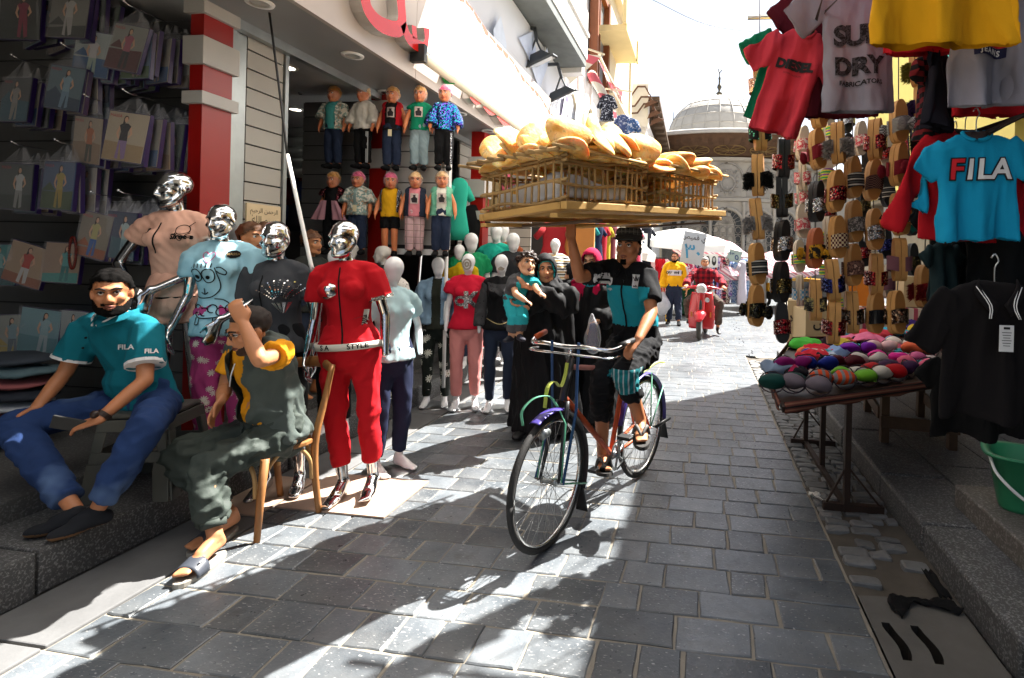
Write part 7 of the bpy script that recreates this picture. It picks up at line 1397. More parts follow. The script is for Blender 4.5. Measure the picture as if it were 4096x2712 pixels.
for k in range(14): loaf(rb2.uniform(.96, 1.44), rb2.uniform(.18, .54), .12 + .014 * k % .2, rb2.uniform(-.3, .3), rb2.uniform(0, 6), 'bread loaf inside the far palm crate behind its ribs', 'bread inside the far crate')
for i in range(4):       # heap over the near crate: flat bed, then leaning rows
    for j in range(4): loaf(.02 + .21 * i + rb2.uniform(-.03, .03), .06 + .18 * j + rb2.uniform(-.03, .03), .315 + rb2.uniform(-.01, .012), rb2.uniform(-.2, .2), rb2.uniform(0, 6))
for i in range(4):
    for j in range(4):
        loaf(.06 + .19 * i + rb2.uniform(-.02, .02), .1 + .16 * j + rb2.uniform(-.03, .03), .365 + rb2.uniform(-.01, .02), rb2.uniform(.5, .95), math.atan2(TS.y, TS.x) + pi + rb2.uniform(-.5, .5))
for i in range(4):
    for j in range(4): loaf(.0 + .21 * i + rb2.uniform(-.03, .03), .02 + .2 * j + rb2.uniform(-.03, .03), .40 + rb2.uniform(-.015, .02), rb2.uniform(.8, 1.25), math.atan2(TS.y, TS.x) + pi + rb2.uniform(-.7, .7), sc=rb2.uniform(.85, 1.0))
for i in range(3):
    for j in range(3): loaf(.12 + .2 * i + rb2.uniform(-.03, .03), .06 + .19 * j + rb2.uniform(-.03, .03), .425 + rb2.uniform(-.015, .015), rb2.uniform(.2, .6), math.atan2(TS.y, TS.x) + pi + rb2.uniform(-.6, .6))
for k in range(3):
    for i in range(4):
        for j in range(4): loaf(.86 + .2 * i + rb2.uniform(-.03, .03), .07 + .18 * j + rb2.uniform(-.03, .03), .30 + .034 * k + rb2.uniform(-.01, .01), rb2.uniform(-.22, .22), rb2.uniform(0, 6), 'flat round bread loaf stacked on the far palm crate', 'bread stacked on the far crate') if not (k == 2 and (i + j) % 3 == 0) else None
# ------------------------------------------------------------------ right hand stall: table of underwear
DKW = M('stall_wood', hexc('3a2a1e'), .6, var=.4, vs_=10, bump=.4, bs=40); IRN = M('rust_iron', hexc('33241c'), .6, .4, var=.4, vs_=12); STC = pattern('stall_cloth', 'stripes3', '5a2e26', '7a5240', '1a1412', scale=60, axis='z')
tb_ = thing('stall_table', 'low trestle table with a striped cloth edge heaped with underwear', 'table', (1.0, 4.2, 0)); ZT = .76
top = [V3(.44, 2.98, ZT), V3(1.66, 3.86, ZT + .02), V3(2.5, 6.3, ZT + .03), V3(.9, 5.5, ZT + .02), V3(.47, 3.85, ZT)]
b = MB(); b.prism([(p.x, p.y) for p in top], lambda a, c, d: V3(a, c, ZT + d + .012 * (a - .4)), -.03, .0); b.build('top', DKW, tb_, w=True)
b = MB()
for k in range(5):
    p, q_ = top[k], top[(k + 1) % 5]; d = (q_ - p); n = V3(d.y, -d.x, 0).normalized()
    b.grid(16, 4, lambda u, v: lerp(p, q_, u) + n * (.012 + .01 * math.sin(v * 3)) + V3(0, 0, .03 - (.07 + .012 * math.sin(u * 23)) * v + .015 * (1 if v > .9 else 0)))
b.build('cloth', STC, tb_, w=True, solid=.006)
for p in (V3(.92, 3.54, 0), V3(.92, 4.23, 0), V3(.9, 4.78, 0)): b = MB(); b.bar(p, p + V3(0, 0, ZT - .03), .035, .045, up=(0, 1, 0)); b.build('leg', IRN, tb_, w=True)
for y in (3.54, 4.78): b = MB(); b.bx(.78, 1.14, y - .02, y + .02, .0, .045); b.build('foot_bar', IRN, tb_, w=True); b = MB(); b.bar((.92, y, .28), (1.12, y, .04), .012, .012); b.build('brace', IRN, tb_, w=True); b = MB(); b.bar((.92, y, .28), (.8, y, .04), .012, .012); b.build('brace', IRN, tb_, w=True)
b = MB(); b.bar((.92, 3.56, .02), (.9, 4.76, .02), .035, .03); b.build('rail', IRN, tb_, w=True)
lt = thing('low_table', 'low plank table of rough wood on the pavement behind the trestle', 'table', (1.7, 4.9, .15)); LW = M('rough_plank', hexc('4a3522'), .75, var=.45, vs_=9, bump=.5, bs=30)
for x, y in ((1.44, 4.5), (1.9, 4.42), (1.58, 5.42), (2.02, 5.34)): b = MB(); b.bx(x - .03, x + .03, y - .03, y + .03, .15, .66); b.build('leg', LW, lt, w=True, bev=.004)
for p, q_ in (((1.40, 4.46, .32), (1.94, 4.38, .32)), ((1.41, 4.53, .37), (1.55, 5.45, .37)), ((1.93, 4.45, .33), (2.05, 5.37, .33))): b = MB(); b.bar(p, q_, .025, .09); b.build('rail', LW, lt, w=True, bev=.003)
b = MB(); b.box((1.74, 4.92, .675), (.62, 1.1, .03), 0, Matrix.Rotation(rad(-8), 3, 'Z')); b.build('top', LW, lt, w=True, bev=.004)
# bras: two padded cups and a band each
def bra(label, x, y, c, yaw, s=1., mat=None, z=ZT + .03):
    p = gnd(x, y, z + .03); t = thing('bra', label, 'bra', p, yaw, 'padded bras on the stall'); m = mat or fabric('bra_' + c, c, rough=.75); b = MB()
    for k in (-1, 1):
        V, Fc = ellmesh((0, 0, 0), (.068 * s, .062 * s, .058 * s), 16); V[:, 2] *= np.where(V[:, 2] < 0, .5, .8); V = V + .009 * np.column_stack([wob(V, k + 2 + int(x) + j, 5, 22) for j in range(3)]); R = Matrix.Rotation(k * .35 + random.uniform(-.3, .3), 3, 'Z') @ Matrix.Rotation(-.5, 3, 'X'); V = V @ np.array(R).T + np.array((k * .062 * s, 0, .018)); b = MB(); b.add(V, Fc, 0, True); b.tube([tuple(np.array(R @ V3(.066 * s * math.cos(a), .0, .056 * s * math.sin(a))) + np.array((k * .062 * s, .0, .018))) for a in np.linspace(0, 2 * pi, 15)], .004, 5, 1); b.build('cup', [m, fabric('bra_seam', '3a3034')], t)
    b = MB(); b.tube([(-.12 * s, .02, -.01), (-.07, .07, -.015), (.02, .09, -.018), (.12 * s, .03, -.01)], .012, 6, 0, 3, rb=.005); b.build('band', m, t); return t
STO = pattern('orange_stripe', 'stripes', '7a7878', 'c84a20', scale=26, axis='x', lo=.45)
for k, (x, y, c, yw, nm) in enumerate([(1812, 890, '12403a', .3, 'dark green and black bra with tags at the near left corner'), (1862, 895, '6a6068', -.2, 'grey lilac bra with a yellow tag at the front edge'), (1925, 884, 'c84a20', .1, 'orange and grey striped bra at the front edge'), (1975, 876, '6fae2e', -.15, 'lime green bra at the front edge'), (2012, 872, 'c4bcb2', .2, 'cream bra with a label at the front edge'), (2042, 866, 'b01018', -.1, 'bright red bra at the front edge'),
      (2078, 858, '3a1c40', .25, 'plum bra beside the red one'), (2122, 850, 'd8607c', -.2, 'large rose pink bra nearest the black polo'), (1834, 848, '8a1668', .4, 'magenta bra on the left heap'), (1890, 846, '1c2c86', -.1, 'royal blue bra in the second row'), (1952, 846, '4c0c1c', .2, 'maroon velvet bra in the second row'), (2008, 838, 'c8c0ba', 0, 'white bra in the second row'), (2054, 834, 'd8288e', -.3, 'hot pink bra in the second row'),
      (2098, 836, 'c8608a', .2, 'mauve pink bra in the second row'), (1986, 812, '7418a0', .3, 'violet spotted bra in the middle of the table'), (2036, 808, 'e0b4b4', .2, 'pale pink bra towards the back'), (2088, 800, 'd8ccc0', -.2, 'ivory lace bra towards the back'), (2130, 812, 'd8603c', .1, 'coral orange bra towards the back right'), (2146, 790, 'd87a86', .3, 'salmon pink bra at the back right')]):
    bra(nm, x, y, c, yw, 1.12 if y > 830 else 1.2, STO if k == 2 else None)
def heap(label, x, y, c, w, d, h, seed, z=ZT + .03):
    p = gnd(x, y, z); V, Fc = ellmesh((0, 0, 0), (w / 2, d / 2, h), 30); V = V + .05 * w * np.column_stack([wob(V, seed + k, 6, 9 / w * .3) for k in range(3)]); n_ = .02 * (1 - 2 * np.abs(wob(V, seed + 9, 4, 16))); V[:, 2] += n_; V[:, 2] = np.maximum(V[:, 2], -.01)
    b = MB(); b.add(V, Fc, 0, True); o = b.build('folded_garment', fabric('heap_' + c, c)); o.location = p; o.rotation_euler = (0, 0, seed); tag(o, label, 'garment', 'small undergarments between the bras' if label.startswith('small crumpled') else 'crumpled garments on the stall table')
for k, (x, y, c, w, d, h, nm) in enumerate([(1806, 856, '8496ac', .3, .25, .06, 'faded denim garment hanging over the left table edge'), (1862, 800, '44a838', .4, .3, .05, 'grass green crumpled garment at the far left corner'), (1902, 815, 'b81c30', .4, .3, .05, 'scarlet crumpled garment on the left side'), (1925, 795, '2a1a24', .3, .25, .05, 'black lace garment behind the scarlet one'), (1945, 818, '7c98c0', .3, .22, .05, 'pale blue crumpled garment mid table'), (1948, 798, 'c8b040', .25, .2, .04, 'mustard garment mid table'), (1990, 788, 'd0688a', .5, .4, .05, 'pink lace garment spread mid table'),
      (2015, 776, 'c83844', .5, .4, .06, 'coral red crumpled garment near the slippers'), (2065, 772, '3098b0', .5, .4, .05, 'turquoise crumpled garment at the back'), (2102, 756, '3a2468', .4, .35, .07, 'deep violet garment at the back'), (2135, 768, 'c0a030', .4, .3, .06, 'golden yellow garment at the back right'), (1960, 770, '58a8c0', .4, .3, .05, 'light turquoise garment at the far back'), (2140, 783, 'c83a5c', .4, .3, .05, 'raspberry garment at the right'), (1880, 828, 'c82838', .3, .2, .05, 'red trimmed garment left of the blue bra'), (1925, 832, 'a8b4c8', .25, .2, .05, 'pale grey blue garment behind the maroon bra')]): heap(nm, x, y, c, w, d, h, k)
random.seed(8)
for k in range(34):
    x, y = random.uniform(1815, 2150), random.uniform(785, 875)
    if x < 1850 and y < 820 or y > 905 - (x - 1800) * .16: continue
    c = random.choice(['b81c3a', 'd06a88', 'c8b8b0', '2c3a8a', '702080', 'd8a0a8', '3aa0a8', 'c02858', '1c1c24', 'd87048', '8a98b0'])
    heap('small crumpled undergarment tucked between the bras on the stall', x, y, c, random.uniform(.14, .24), random.uniform(.1, .18), random.uniform(.035, .055), 200 + k, ZT + .02)
# green bucket
bu = thing('bucket', 'green plastic mop bucket with a white handle on the step', 'bucket', (1.74, 3.12, .27), rad(-20)); GRN = M('green_plastic', hexc('2c7a54'), .35, var=.1)
b = MB()
def bk_(r, z): return [(r * 1.15 * math.copysign(abs(math.cos(a)) ** .6, math.cos(a)), r * .85 * math.copysign(abs(math.sin(a)) ** .6, math.sin(a)), z) for a in np.linspace(0, 2 * pi, 33)[:-1]]
lev = [bk_(.13, 0.), bk_(.135, .02), bk_(.175, .27), bk_(.2, .275), bk_(.2, .29), bk_(.168, .285), bk_(.125, .03)]
b.add([p for L in lev for p in L], [(i * 32 + j, i * 32 + (j + 1) % 32, (i + 1) * 32 + (j + 1) % 32, (i + 1) * 32 + j) for i in range(6) for j in range(32)] + [tuple(range(31, -1, -1)), tuple(range(6 * 32, 7 * 32))], 0, True); b.build('tub', GRN, bu)
b = MB(); b.tube([(-.2, -.06, .27), (-.17, -.17, .2), (-.05, -.2, .1), (.08, -.2, .07), (.19, -.12, .12), (.22, -.0, .24)], .008, 8, 0, 4, rb=.004); b.build('handle', WHITEP, bu)
# ------------------------------------------------------------------ hanging garments
def tee(label, x, y0, y1, wpx, Y, m, rz=0., roll=0., sl=.34, th=.026, seed=1, name='tee_shirt', cat='t-shirt', long=False, prints=None, collar=True, slang=.75, sleeves='lr', fold=.02, trim=None):
    """a shirt hanging from its neck: (x,y0) collar, y1 hem in photo measure, wpx body width"""
    nk = at(x, y0, Y); pz = at(x, y1, Y); H = nk.z - pz.z; w = (at(x + wpx, (y0 + y1) / 2, Y) - at(x, (y0 + y1) / 2, Y)).length / 2
    t = thing(name, label, cat, nk, 0, None, rot=Euler_(0, rad(roll), rad(rz)))
    P = [tubemesh([(0, 0, -H), (0, 0, -H * .97), (0, 0, -H * .6), (0, 0, -H * .33), (0, 0, -H * .13), (0, 0, -H * .03), (0, 0, -.005)], [w * 1.03, w * 1.03, w, w * .98, w * .97, w * .62, w * .36], [th * 1.25, th * 1.2, th, th * .95, th * .7, th * .5, th * .4], (1, 0, 0), 30, 2, 'flat')]
    for k in ((-1, 1) if sleeves == 'lr' else (-1,) if sleeves == 'r' else (1,)):
        L = H * (.85 if long else sl); a = slang if not long else .42; q = V3(k * math.sin(a), -.06, -math.cos(a)); r0, r1 = H * .135, H * (.125 if not long else .07)
        P.append(tubemesh([V3(k * w * .72, 0, -H * .135), V3(k * w * .9, 0, -H * .17) + q * L * .3, V3(k * w * .9, 0, -H * .15) + q * L], [r0, r0 * .98, r1], [th * .5, th * .55, th * .5], (0, 0, 1), 16, 1, 'flat'))
    me = fuse(P, max(.006, w * .033), 3, name='cloth'); v, n = getv(me); r_ = np.random.default_rng(seed); f = 0
    for _ in range(4): f = f + np.sin(v[:, 0] / w * r_.uniform(2.5, 7) + v[:, 2] / H * r_.uniform(-2.5, 2.5) + r_.uniform(0, 6))
    am = fold * np.clip(-v[:, 2] / H, .1, 1); v = v + np.column_stack([0 * f, am * f, am * .3 * f]); setv(me, v); crease(me, .006, 11, seed, (1, 1, .45))
    bm = bmesh.new(); bm.from_mesh(me); bmesh.ops.delete(bm, geom=[q for q in bm.faces if q.normal.z < -.55 and q.calc_center_median().z < -H * .95], context='FACES'); bm.to_mesh(me); bm.free()
    me.materials.append(m)
    if trim: me.materials.append(trim)
    g = link('cloth', me, t)
    if collar:
        b = MB(); b.tube([(w * .36 * math.cos(a), -th * .55 * math.sin(a) - .004, -.012 - (H * .085 if math.sin(a) > 0 else .0) * abs(math.sin(a)) + .012) for a in np.linspace(0, 2 * pi, 25)], .0085, 8); b.build('neckband', m, t)
        printon(g, polymesh([(w * .345 * math.cos(a), -.0 - H * .083 * math.sin(a)) for a in np.linspace(0.05, pi - .05, 14)], .03), (0, -.4, .004), M('inside_dark', (.03, .02, .02), .95), g, lift=.003, name='neck_shade')  # dark patch painted for the shaded inside of the neck
    b = MB(); b.tube([(0, 0, -.02), (0, 0, .05), (.012, 0, .075), (.0, 0, .1), (-.012, 0, .085)], .0025, 5, 0, 2); b.tube([(-w * .7, 0, -H * .09), (0, 0, -.01), (w * .7, 0, -H * .09)], .004, 5); b.build('hanger', STEEL, t)
    for pr in prints or []: pr(g, H, w)
    return t, g, H, w
def Euler_(a, b_, c): return (a, b_, c)
def ptext(tx, sz, x, z, m, bold=.002, sh=0., lift=.003, spc=1.): return lambda g, H, w: printon(g, textmesh(tx, sz, bold, .012, 0, spc, sh), (x, -.4, z * H), m, g, lift=lift + .004)
def prect(W, Hh, x, z, m, lift=.003): return lambda g, H, w: printon(g, gridmesh(W, Hh, 10, 6), (x, -.4, z * H), m, g, lift=lift + .003)
INKB = M('print_black', hexc('0c0c0e'), .8); PWH = M('print_white', hexc('d0d0d0'), .8); PRD = M('print_red2', hexc('b81420'), .8); PNV = M('print_navy', hexc('10143c'), .8); SPECK = pattern('print_marbled', 'blotch', '101012', '3c3c42', '0a0a0a', scale=70)
HEA = fabric('grey_marl', '7c7c88', var=.2); MAR = fabric('maroon_tee', '4c0c18'); RAS = fabric('raspberry_tee', 'b0303c'); GRT = fabric('emerald_tee', '0a6a48'); YLT = fabric('yellow_tee', 'c8900f', var=.06); RDT = fabric('red_tee', 'a0101c'); SKY = fabric('turquoise_tee', '0d88b0', var=.06); NVT = fabric('navy_tee', '12131e'); BKP = fabric('black_polo', '100d0e')
tee('green tee almost hidden behind the raspberry tee', 1838, 78, 300, 112, 2.95, GRT, 12, 17, seed=3, prints=None)
tee('raspberry tee with black lettering hanging tilted at the top left of the stall', 1866, 70, 316, 118, 2.82, RAS, -6, 17, seed=4, prints=[ptext('DIESEL', .062, 0, -.36, INKB, .004), ptext('DENIM DIVISION', .012, 0, -.44, INKB, 0)])
tee('dark plum tee cut by the top edge behind the raspberry tee', 1880, -150, 58, 120, 3.1, fabric('plum_tee', '3a1c28'), 6, 0, seed=5)
tee('maroon tee behind the grey marl tee', 1962, -80, 268, 168, 2.86, MAR, -4, 2, seed=6)
tee('grey marl tee with cracked black lettering', 1985, -78, 258, 172, 2.7, HEA, 4, -1, seed=7, prints=[ptext('SUP', .125, -.02, -.50, SPECK, .006, 0, .003, .9), ptext('DRY', .11, -.01, -.71, SPECK, .006), ptext('FABRICATORS', .03, .0, -.82, INKB, .001)], fold=.02)
tee('red tee hanging behind the yellow one', 2170, -200, 122, 250, 2.35, RDT, 0, 0, seed=8)
tee('big golden yellow tee cut off by the top edge of the photo', 2190, -330, 106, 348, 2.1, YLT, 2, 1, seed=9, fold=.016)
tee('grey marl tee with a flag badge under the yellow tee', 2296, -60, 246, 196, 2.3, HEA, -3, 0, seed=10, prints=[prect(.13, .036, -.015, -.605, PNV, .003), prect(.065, .05, -.0475, -.52, PWH, .003), prect(.065, .05, .0175, -.52, PRD, .003), ptext('JEANS', .028, -.015, -.607, PWH, .001, 0, .006, 1.3)])
tee('dark red tee under the hem of the grey flag tee', 2290, -20, 268, 200, 2.45, RDT, 5, 0, seed=11)
tee('navy tee seen edge on left of the grey flag tee', 2172, 90, 300, 80, 2.5, NVT, 55, 6, seed=12)
tee('black and red striped jersey under the navy tee sleeve', 2150, 120, 330, 70, 2.62, pattern('red_stripe', 'stripes', '0c0c10', '6a1a20', scale=22, axis='z'), 50, 4, seed=13)
tee('red long sleeved top spread behind the turquoise tee', 2232, 302, 558, 190, 2.52, RDT, 8, 2, long=True, seed=14, prints=None)
tee('turquoise tee with a big red and white logo facing the street', 2258, 306, 556, 186, 2.38, SKY, -2, -1, sl=.3, seed=15, fold=.016, slang=.6, prints=[ptext(ch_, .115, x_, -.36, m_, bo, .1, li) for ch_, x_ in (('F', -.088), ('I', -.036), ('L', .016), ('A', .08)) for m_, bo, li in ((INKB, .008, .003), (PRD if ch_ == 'F' else PWH, .0025, .006))])
tee('second turquoise sleeve showing under the logo tee', 2205, 330, 520, 120, 2.62, SKY, 30, 6, long=True, seed=16)
tt_, g_, H_, w_ = tee('black polo shirt with a white swing tag at the right edge', 2300, 652, 968, 250, 2.1, BKP, 0, 0, sl=.4, seed=17, collar=False, slang=.5, fold=.012)
b = MB()
for k in (-1, 1): b.grid(6, 4, lambda u, v: (k * (w_ * .36 * math.cos(u * 1.45) + .018 * v), -.02 - .035 * u - .008 * v, .012 - .09 * u - .04 * v))
b.build('collar', BKP, tt_, solid=.006)
b = MB()
for k in (-1, 1):
    for j in (0, 1): b.tube([(k * (w_ * .36 + .012 - .01 * j), -.03, -.02 + .004), (k * (w_ * .25 - .008 * j), -.058, -.08 + .0), (k * (.05 - .006 * j), -.075, -.125)], .0018, 4, 0, 2)
b.build('collar_stripe', PWH, tt_)
b = MB(); b.box((.0, -.085, -.19), (.045, .002, .09)); tg = b.build('swing_tag', PWH, tt_); b = MB()
for k in range(6): b.box((0, -.0868, -.17 - .009 * k), (.03 - .004 * (k % 3), .0008, .002))
b.box((0, -.0868, -.155), (.02, .0008, .008)); b.build('tag_print', INKB, tg)
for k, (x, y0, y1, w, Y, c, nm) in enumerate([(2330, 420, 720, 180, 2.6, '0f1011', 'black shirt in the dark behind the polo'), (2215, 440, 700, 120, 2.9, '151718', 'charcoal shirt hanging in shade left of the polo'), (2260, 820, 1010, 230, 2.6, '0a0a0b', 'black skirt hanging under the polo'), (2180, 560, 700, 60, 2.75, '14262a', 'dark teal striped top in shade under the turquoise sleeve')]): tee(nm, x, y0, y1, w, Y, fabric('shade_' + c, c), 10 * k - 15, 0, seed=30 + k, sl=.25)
rd = thing('hanging_rail', 'steel rail above the frame that carries the hanging shirts', 'rail', (1., 2.6, 3.0))
for p, q_ in (((.2, 3.0, 3.1), (1.6, 2.2, 3.1)), ((.25, 3.55, 3.1), (1.8, 3.6, 3.1)), ((1.6, 2.2, 3.1), (2.6, 2.2, 3.1))): b = MB(); b.tube([p, q_], .018, 8); b.build('pipe', STEEL, rd, w=True)
# ------------------------------------------------------------------ slippers on strings
TAN = M('cork_tan', hexc('a8743c'), .65, var=.2, vs_=10); TANL = M('cork_edge', hexc('b88a50'), .7, var=.2, vs_=20); BLS_ = M('slipper_black', (.016, .016, .017), .55, var=.2); TERRC = M('sole_terracotta', hexc('a85a34'), .65, var=.15); CREAM = M('sole_cream', hexc('c0b4a0'), .7, var=.15)
def fur(name, c): return fabric('fur_' + name, c, var=.35)
ST_ = {'rose': sequin('sq_rose', 'b88a70', 'd8b8a0', 170, '8a5a48'), 'mint': pattern('mint_discs', 'dots', '0e0e10', '60b898', scale=55, lo=.3), 'bfur': fur('black', '101010'), 'gfur': fur('grey', '8a8684'), 'bw': pattern('st_bw', 'stripes3', '101012', 'a8a49c', '404040', scale=60, axis='z'), 'bow': sequin('sq_black', '101010', '28261c', 150, '6a6040'), 'redsq': sequin('sq_red', '7a0c14', '300810', 170, 'c8a090'), 'goldsq': sequin('sq_gold', '2a2418', '6a5a30', 190, '0e0e10'), 'silver': sequin('sq_silver', '9a9a9c', '55565a', 210, 'd0d0d0'),
       'mauve': fabric('st_mauve', '6a4650'), 'redbow': fabric('st_wine', '6a1420'), 'must': pattern('st_mustard', 'blotch', 'b8861c', '1a1612', '1a1612', scale=20), 'tassel': pattern('st_tassel', 'blotch', '1c1a18', '5a5648', 'a89858', scale=50), 'ethnic': pattern('st_ethnic', 'check', 'b8a888', '4a1c20', scale=70), 'blue': sequin('sq_blue', '1a1c58', '0e0e18', 170, '6a78b8'), 'snake': pattern('st_snake', 'blotch', '8a8480', '3a3634', '6a6460', scale=60), 'ruff': pattern('st_ruffle', 'blotch', '6a4a40', '3a2420', 'a08070', scale=40), 'bronze': sequin('sq_bronze', '5a4434', '2a1e18', 90, 'b09880'), 'bcheck': pattern('st_bcheck', 'check', '2a1814', '6a4a40', scale=140), 'ging': pattern('st_gingham', 'check', '141416', 'a8a8a4', scale=120), 'floral': pattern('st_floral', 'blotch', 'b8681c', '1c1814', 'c8b090', scale=28), 'shiny': M('st_patent', (.012, .012, .014), .08), 'olive': fur('olive', '6a6420'), 'purple': fur('purple', '3c2850'), 'brown': fur('brown', '2e1e18'), 'teal': fur('teal', '1c7068'), 'red': fur('red', '6a0c12'), 'pinkp': pattern('st_pink', 'blotch', 'd0c4bc', 'b83848', 'c89090', scale=40), 'bluep': pattern('st_bluep', 'check', 'c0c0bc', '4a90b8', scale=50), 'rain': pattern('st_rainbow', 'stripes3', 'c8c040', '7a3a98', '3a9a58', scale=45, axis='z')}
def outline(L=.26, W=.094):
    o = []
    for k in range(28):
        a = 2 * pi * k / 28; y = math.cos(a); w = (.5 * W) * (1 + .10 * (-y) - .12 * math.exp(-((y - .15) / .35) ** 2)) * math.copysign(abs(math.sin(a)) ** .8, math.sin(a)); o.append((w, y * L / 2))
    return o
SOLES = {}
def sole_mesh(mt, me_, th):
    k = (mt.name, th)
    if k not in SOLES:
        b = MB(); o = outline(); b.prism(o, lambda a, c, d: V3(a, d, c), 0, -th, 1); inn = [(x * .93, z * .965) for x, z in o]; b.add([(x, -th - .0015, z) for x, z in inn], [tuple(range(len(inn)))], 0); SOLES[k] = b.mesh('sole', [mt, me_])
    return SOLES[k]
STRAPS = {}
def strap_mesh(st, furry, bowy, th):
    k = (st, th)
    if k in STRAPS: return STRAPS[k]
    m = ST_[st]; b = MB(); b.grid(12, 6, lambda u, v: (.052 * math.cos(pi * u) * 1.02, -th * .5 - .052 * math.sin(pi * u) ** .75, -.075 + .085 * v + .012 * math.sin(pi * u)))
    b.grid(12, 6, lambda u, v: (.05 * math.cos(pi * u) * 1.0, -th * .5 - .046 * math.sin(pi * u) ** .75, -.075 + .085 * v + .012 * math.sin(pi * u)))
    if bowy:
        for s_ in (-1, 1): V, Fc = ellmesh((s_ * .036, -th - .055, -.035), (.036, .018, .034), 12); V[:, 2] += (V[:, 2] + .035) * .45 * (np.abs(V[:, 0]) / .07); b.add(V + .004 * np.column_stack([wob(V, 3, 4, 50)] * 3), Fc, 0, True)
        b.ell((0, -th - .062, -.035), .014, 0, 8)
    if furry:
        r = random.Random(4)
        for _ in range(900):
            u, v = r.random(), r.random(); p = V3(.054 * math.cos(pi * u), -th * .5 - .055 * math.sin(pi * u) ** .75, -.08 + .09 * v); n = V3(math.cos(pi * u), -math.sin(pi * u) - .15, r.uniform(-.6, .4)).normalized(); q_ = p + n * r.uniform(.015, .032) + V3(r.uniform(-.008, .008), 0, r.uniform(-.012, .004)); s_ = V3(r.uniform(-1, 1), r.uniform(-1, 1), r.uniform(-1, 1)) * .0035; b.add([p + s_, p - s_, q_], [(0, 1, 2)])
    me = b.mesh('strap', m); STRAPS[k] = me; return me
SP = {}
def slipper(label, x, y, yaw, sole, st, Y=3.45, th=.03, furry=False, bowy=False, single=False, cat='slippers', grp=None, sc=1.):
    mt, me_ = {'tan': (TAN, TANL), 'black': (BLS_, BLS_), 'terra': (TERRC, TERRC), 'cream': (CREAM, CREAM), 'rain': (CREAM, ST_['rain'])}[sole]
    p = at(x, y, Y); t = thing('slipper_pair' if not single else 'slipper', label, cat, p, 0, grp, rot=(rad(random.uniform(-4, 4)), rad(random.uniform(-4, 4)), rad(yaw))); t.scale = (sc,) * 3
    for k in ((0, 1) if not single else (0,)):
        s_ = link('sole', sole_mesh(mt, me_, th), t); s_.location = (0, -.002 if k == 0 else .002, 0); s_.rotation_euler = (rad(-3 if k == 0 else 3), 0, pi * k); q_ = link('strap', strap_mesh(st, furry, bowy, th), s_)
    return t
NMS = {'rose': 'rose gold sequin straps', 'mint': 'black straps with mint discs', 'bfur': 'black fur straps', 'gfur': 'grey fur straps', 'bw': 'black and white woven straps', 'bow': 'black sequin bow straps', 'redsq': 'red sequin straps', 'goldsq': 'black and gold glitter straps', 'silver': 'silver glitter straps', 'mauve': 'mauve straps', 'redbow': 'wine red bow straps', 'must': 'mustard printed bow straps', 'tassel': 'black tasselled straps', 'ethnic': 'woven diamond pattern straps', 'blue': 'blue sequin straps', 'snake': 'grey snakeskin ruffle straps', 'ruff': 'brown ruffled straps', 'bronze': 'bronze fringe straps', 'bcheck': 'brown checked straps', 'ging': 'gingham bow straps', 'floral': 'orange floral bow straps', 'shiny': 'shiny black straps', 'olive': 'olive green fur straps', 'purple': 'purple fur straps', 'brown': 'dark brown fur straps', 'teal': 'teal fur straps', 'red': 'deep red fur straps', 'pinkp': 'pink printed straps', 'bluep': 'blue and white straps', 'rain': 'rainbow straps'}
SN = {'tan': 'tan', 'black': 'black', 'terra': 'terracotta', 'cream': 'cream', 'rain': 'rainbow edged'}
SL = [(0, 1757, 190, 88, 'tan', 'rose'), (0, 1757, 300, 96, 'tan', 'mint'), (0, 1753, 405, 78, 'tan', 'bfur'), (0, 1750, 506, 90, 'tan', 'gfur'), (0, 1750, 610, 30, 'tan', 'bw'), (0, 1748, 706, 22, 'tan', 'bow'),
      (1, 1812, 366, 92, 'black', 'redsq'), (1, 1808, 455, 84, 'black', 'goldsq'), (1, 1808, 556, 40, 'black', 'silver'), (1, 1806, 652, 36, 'black', 'goldsq'), (1, 1806, 745, 8, 'black', 'redsq'),
      (2, 1895, 250, 40, 'tan', 'mauve'), (2, 1890, 345, 24, 'tan', 'redbow'), (2, 1888, 466, 38, 'black', 'silver'), (2, 1884, 574, 24, 'terra', 'must'), (2, 1886, 694, 86, 'tan', 'tassel'),
      (3, 1938, 330, 66, 'tan', 'gfur'), (3, 1932, 442, 22, 'tan', 'redsq'), (3, 1936, 548, 18, 'tan', 'ethnic'), (3, 1926, 648, 90, 'tan', 'blue'), (3, 1928, 746, 88, 'tan', 'redsq'),
      (4, 1972, 410, 24, 'tan', 'bw'), (4, 1974, 512, 20, 'tan', 'snake'), (4, 1972, 612, 22, 'tan', 'ruff'), (4, 1970, 722, 86, 'tan', 'bronze'),
      (5, 2024, 322, 56, 'tan', 'redsq'), (5, 2018, 416, 12, 'tan', 'bcheck'), (5, 2022, 530, 10, 'tan', 'silver'), (5, 2026, 634, 88, 'tan', 'redsq'), (5, 2024, 722, 16, 'tan', 'shiny'),
      (6, 2078, 282, 14, 'tan', 'ging'), (6, 2078, 380, 28, 'tan', 'redbow'), (6, 2080, 494, 26, 'tan', 'floral'), (6, 2080, 600, 88, 'tan', 'mauve'), (6, 2072, 722, 26, 'tan', 'bronze'),
      (7, 2122, 150, 50, 'tan', 'olive'), (7, 2134, 236, 40, 'tan', 'purple'), (7, 2142, 312, 20, 'tan', 'brown'), (7, 2142, 500, 14, 'tan', 'teal'), (7, 2136, 662, 14, 'tan', 'red')]
seen = {}
random.seed(3)
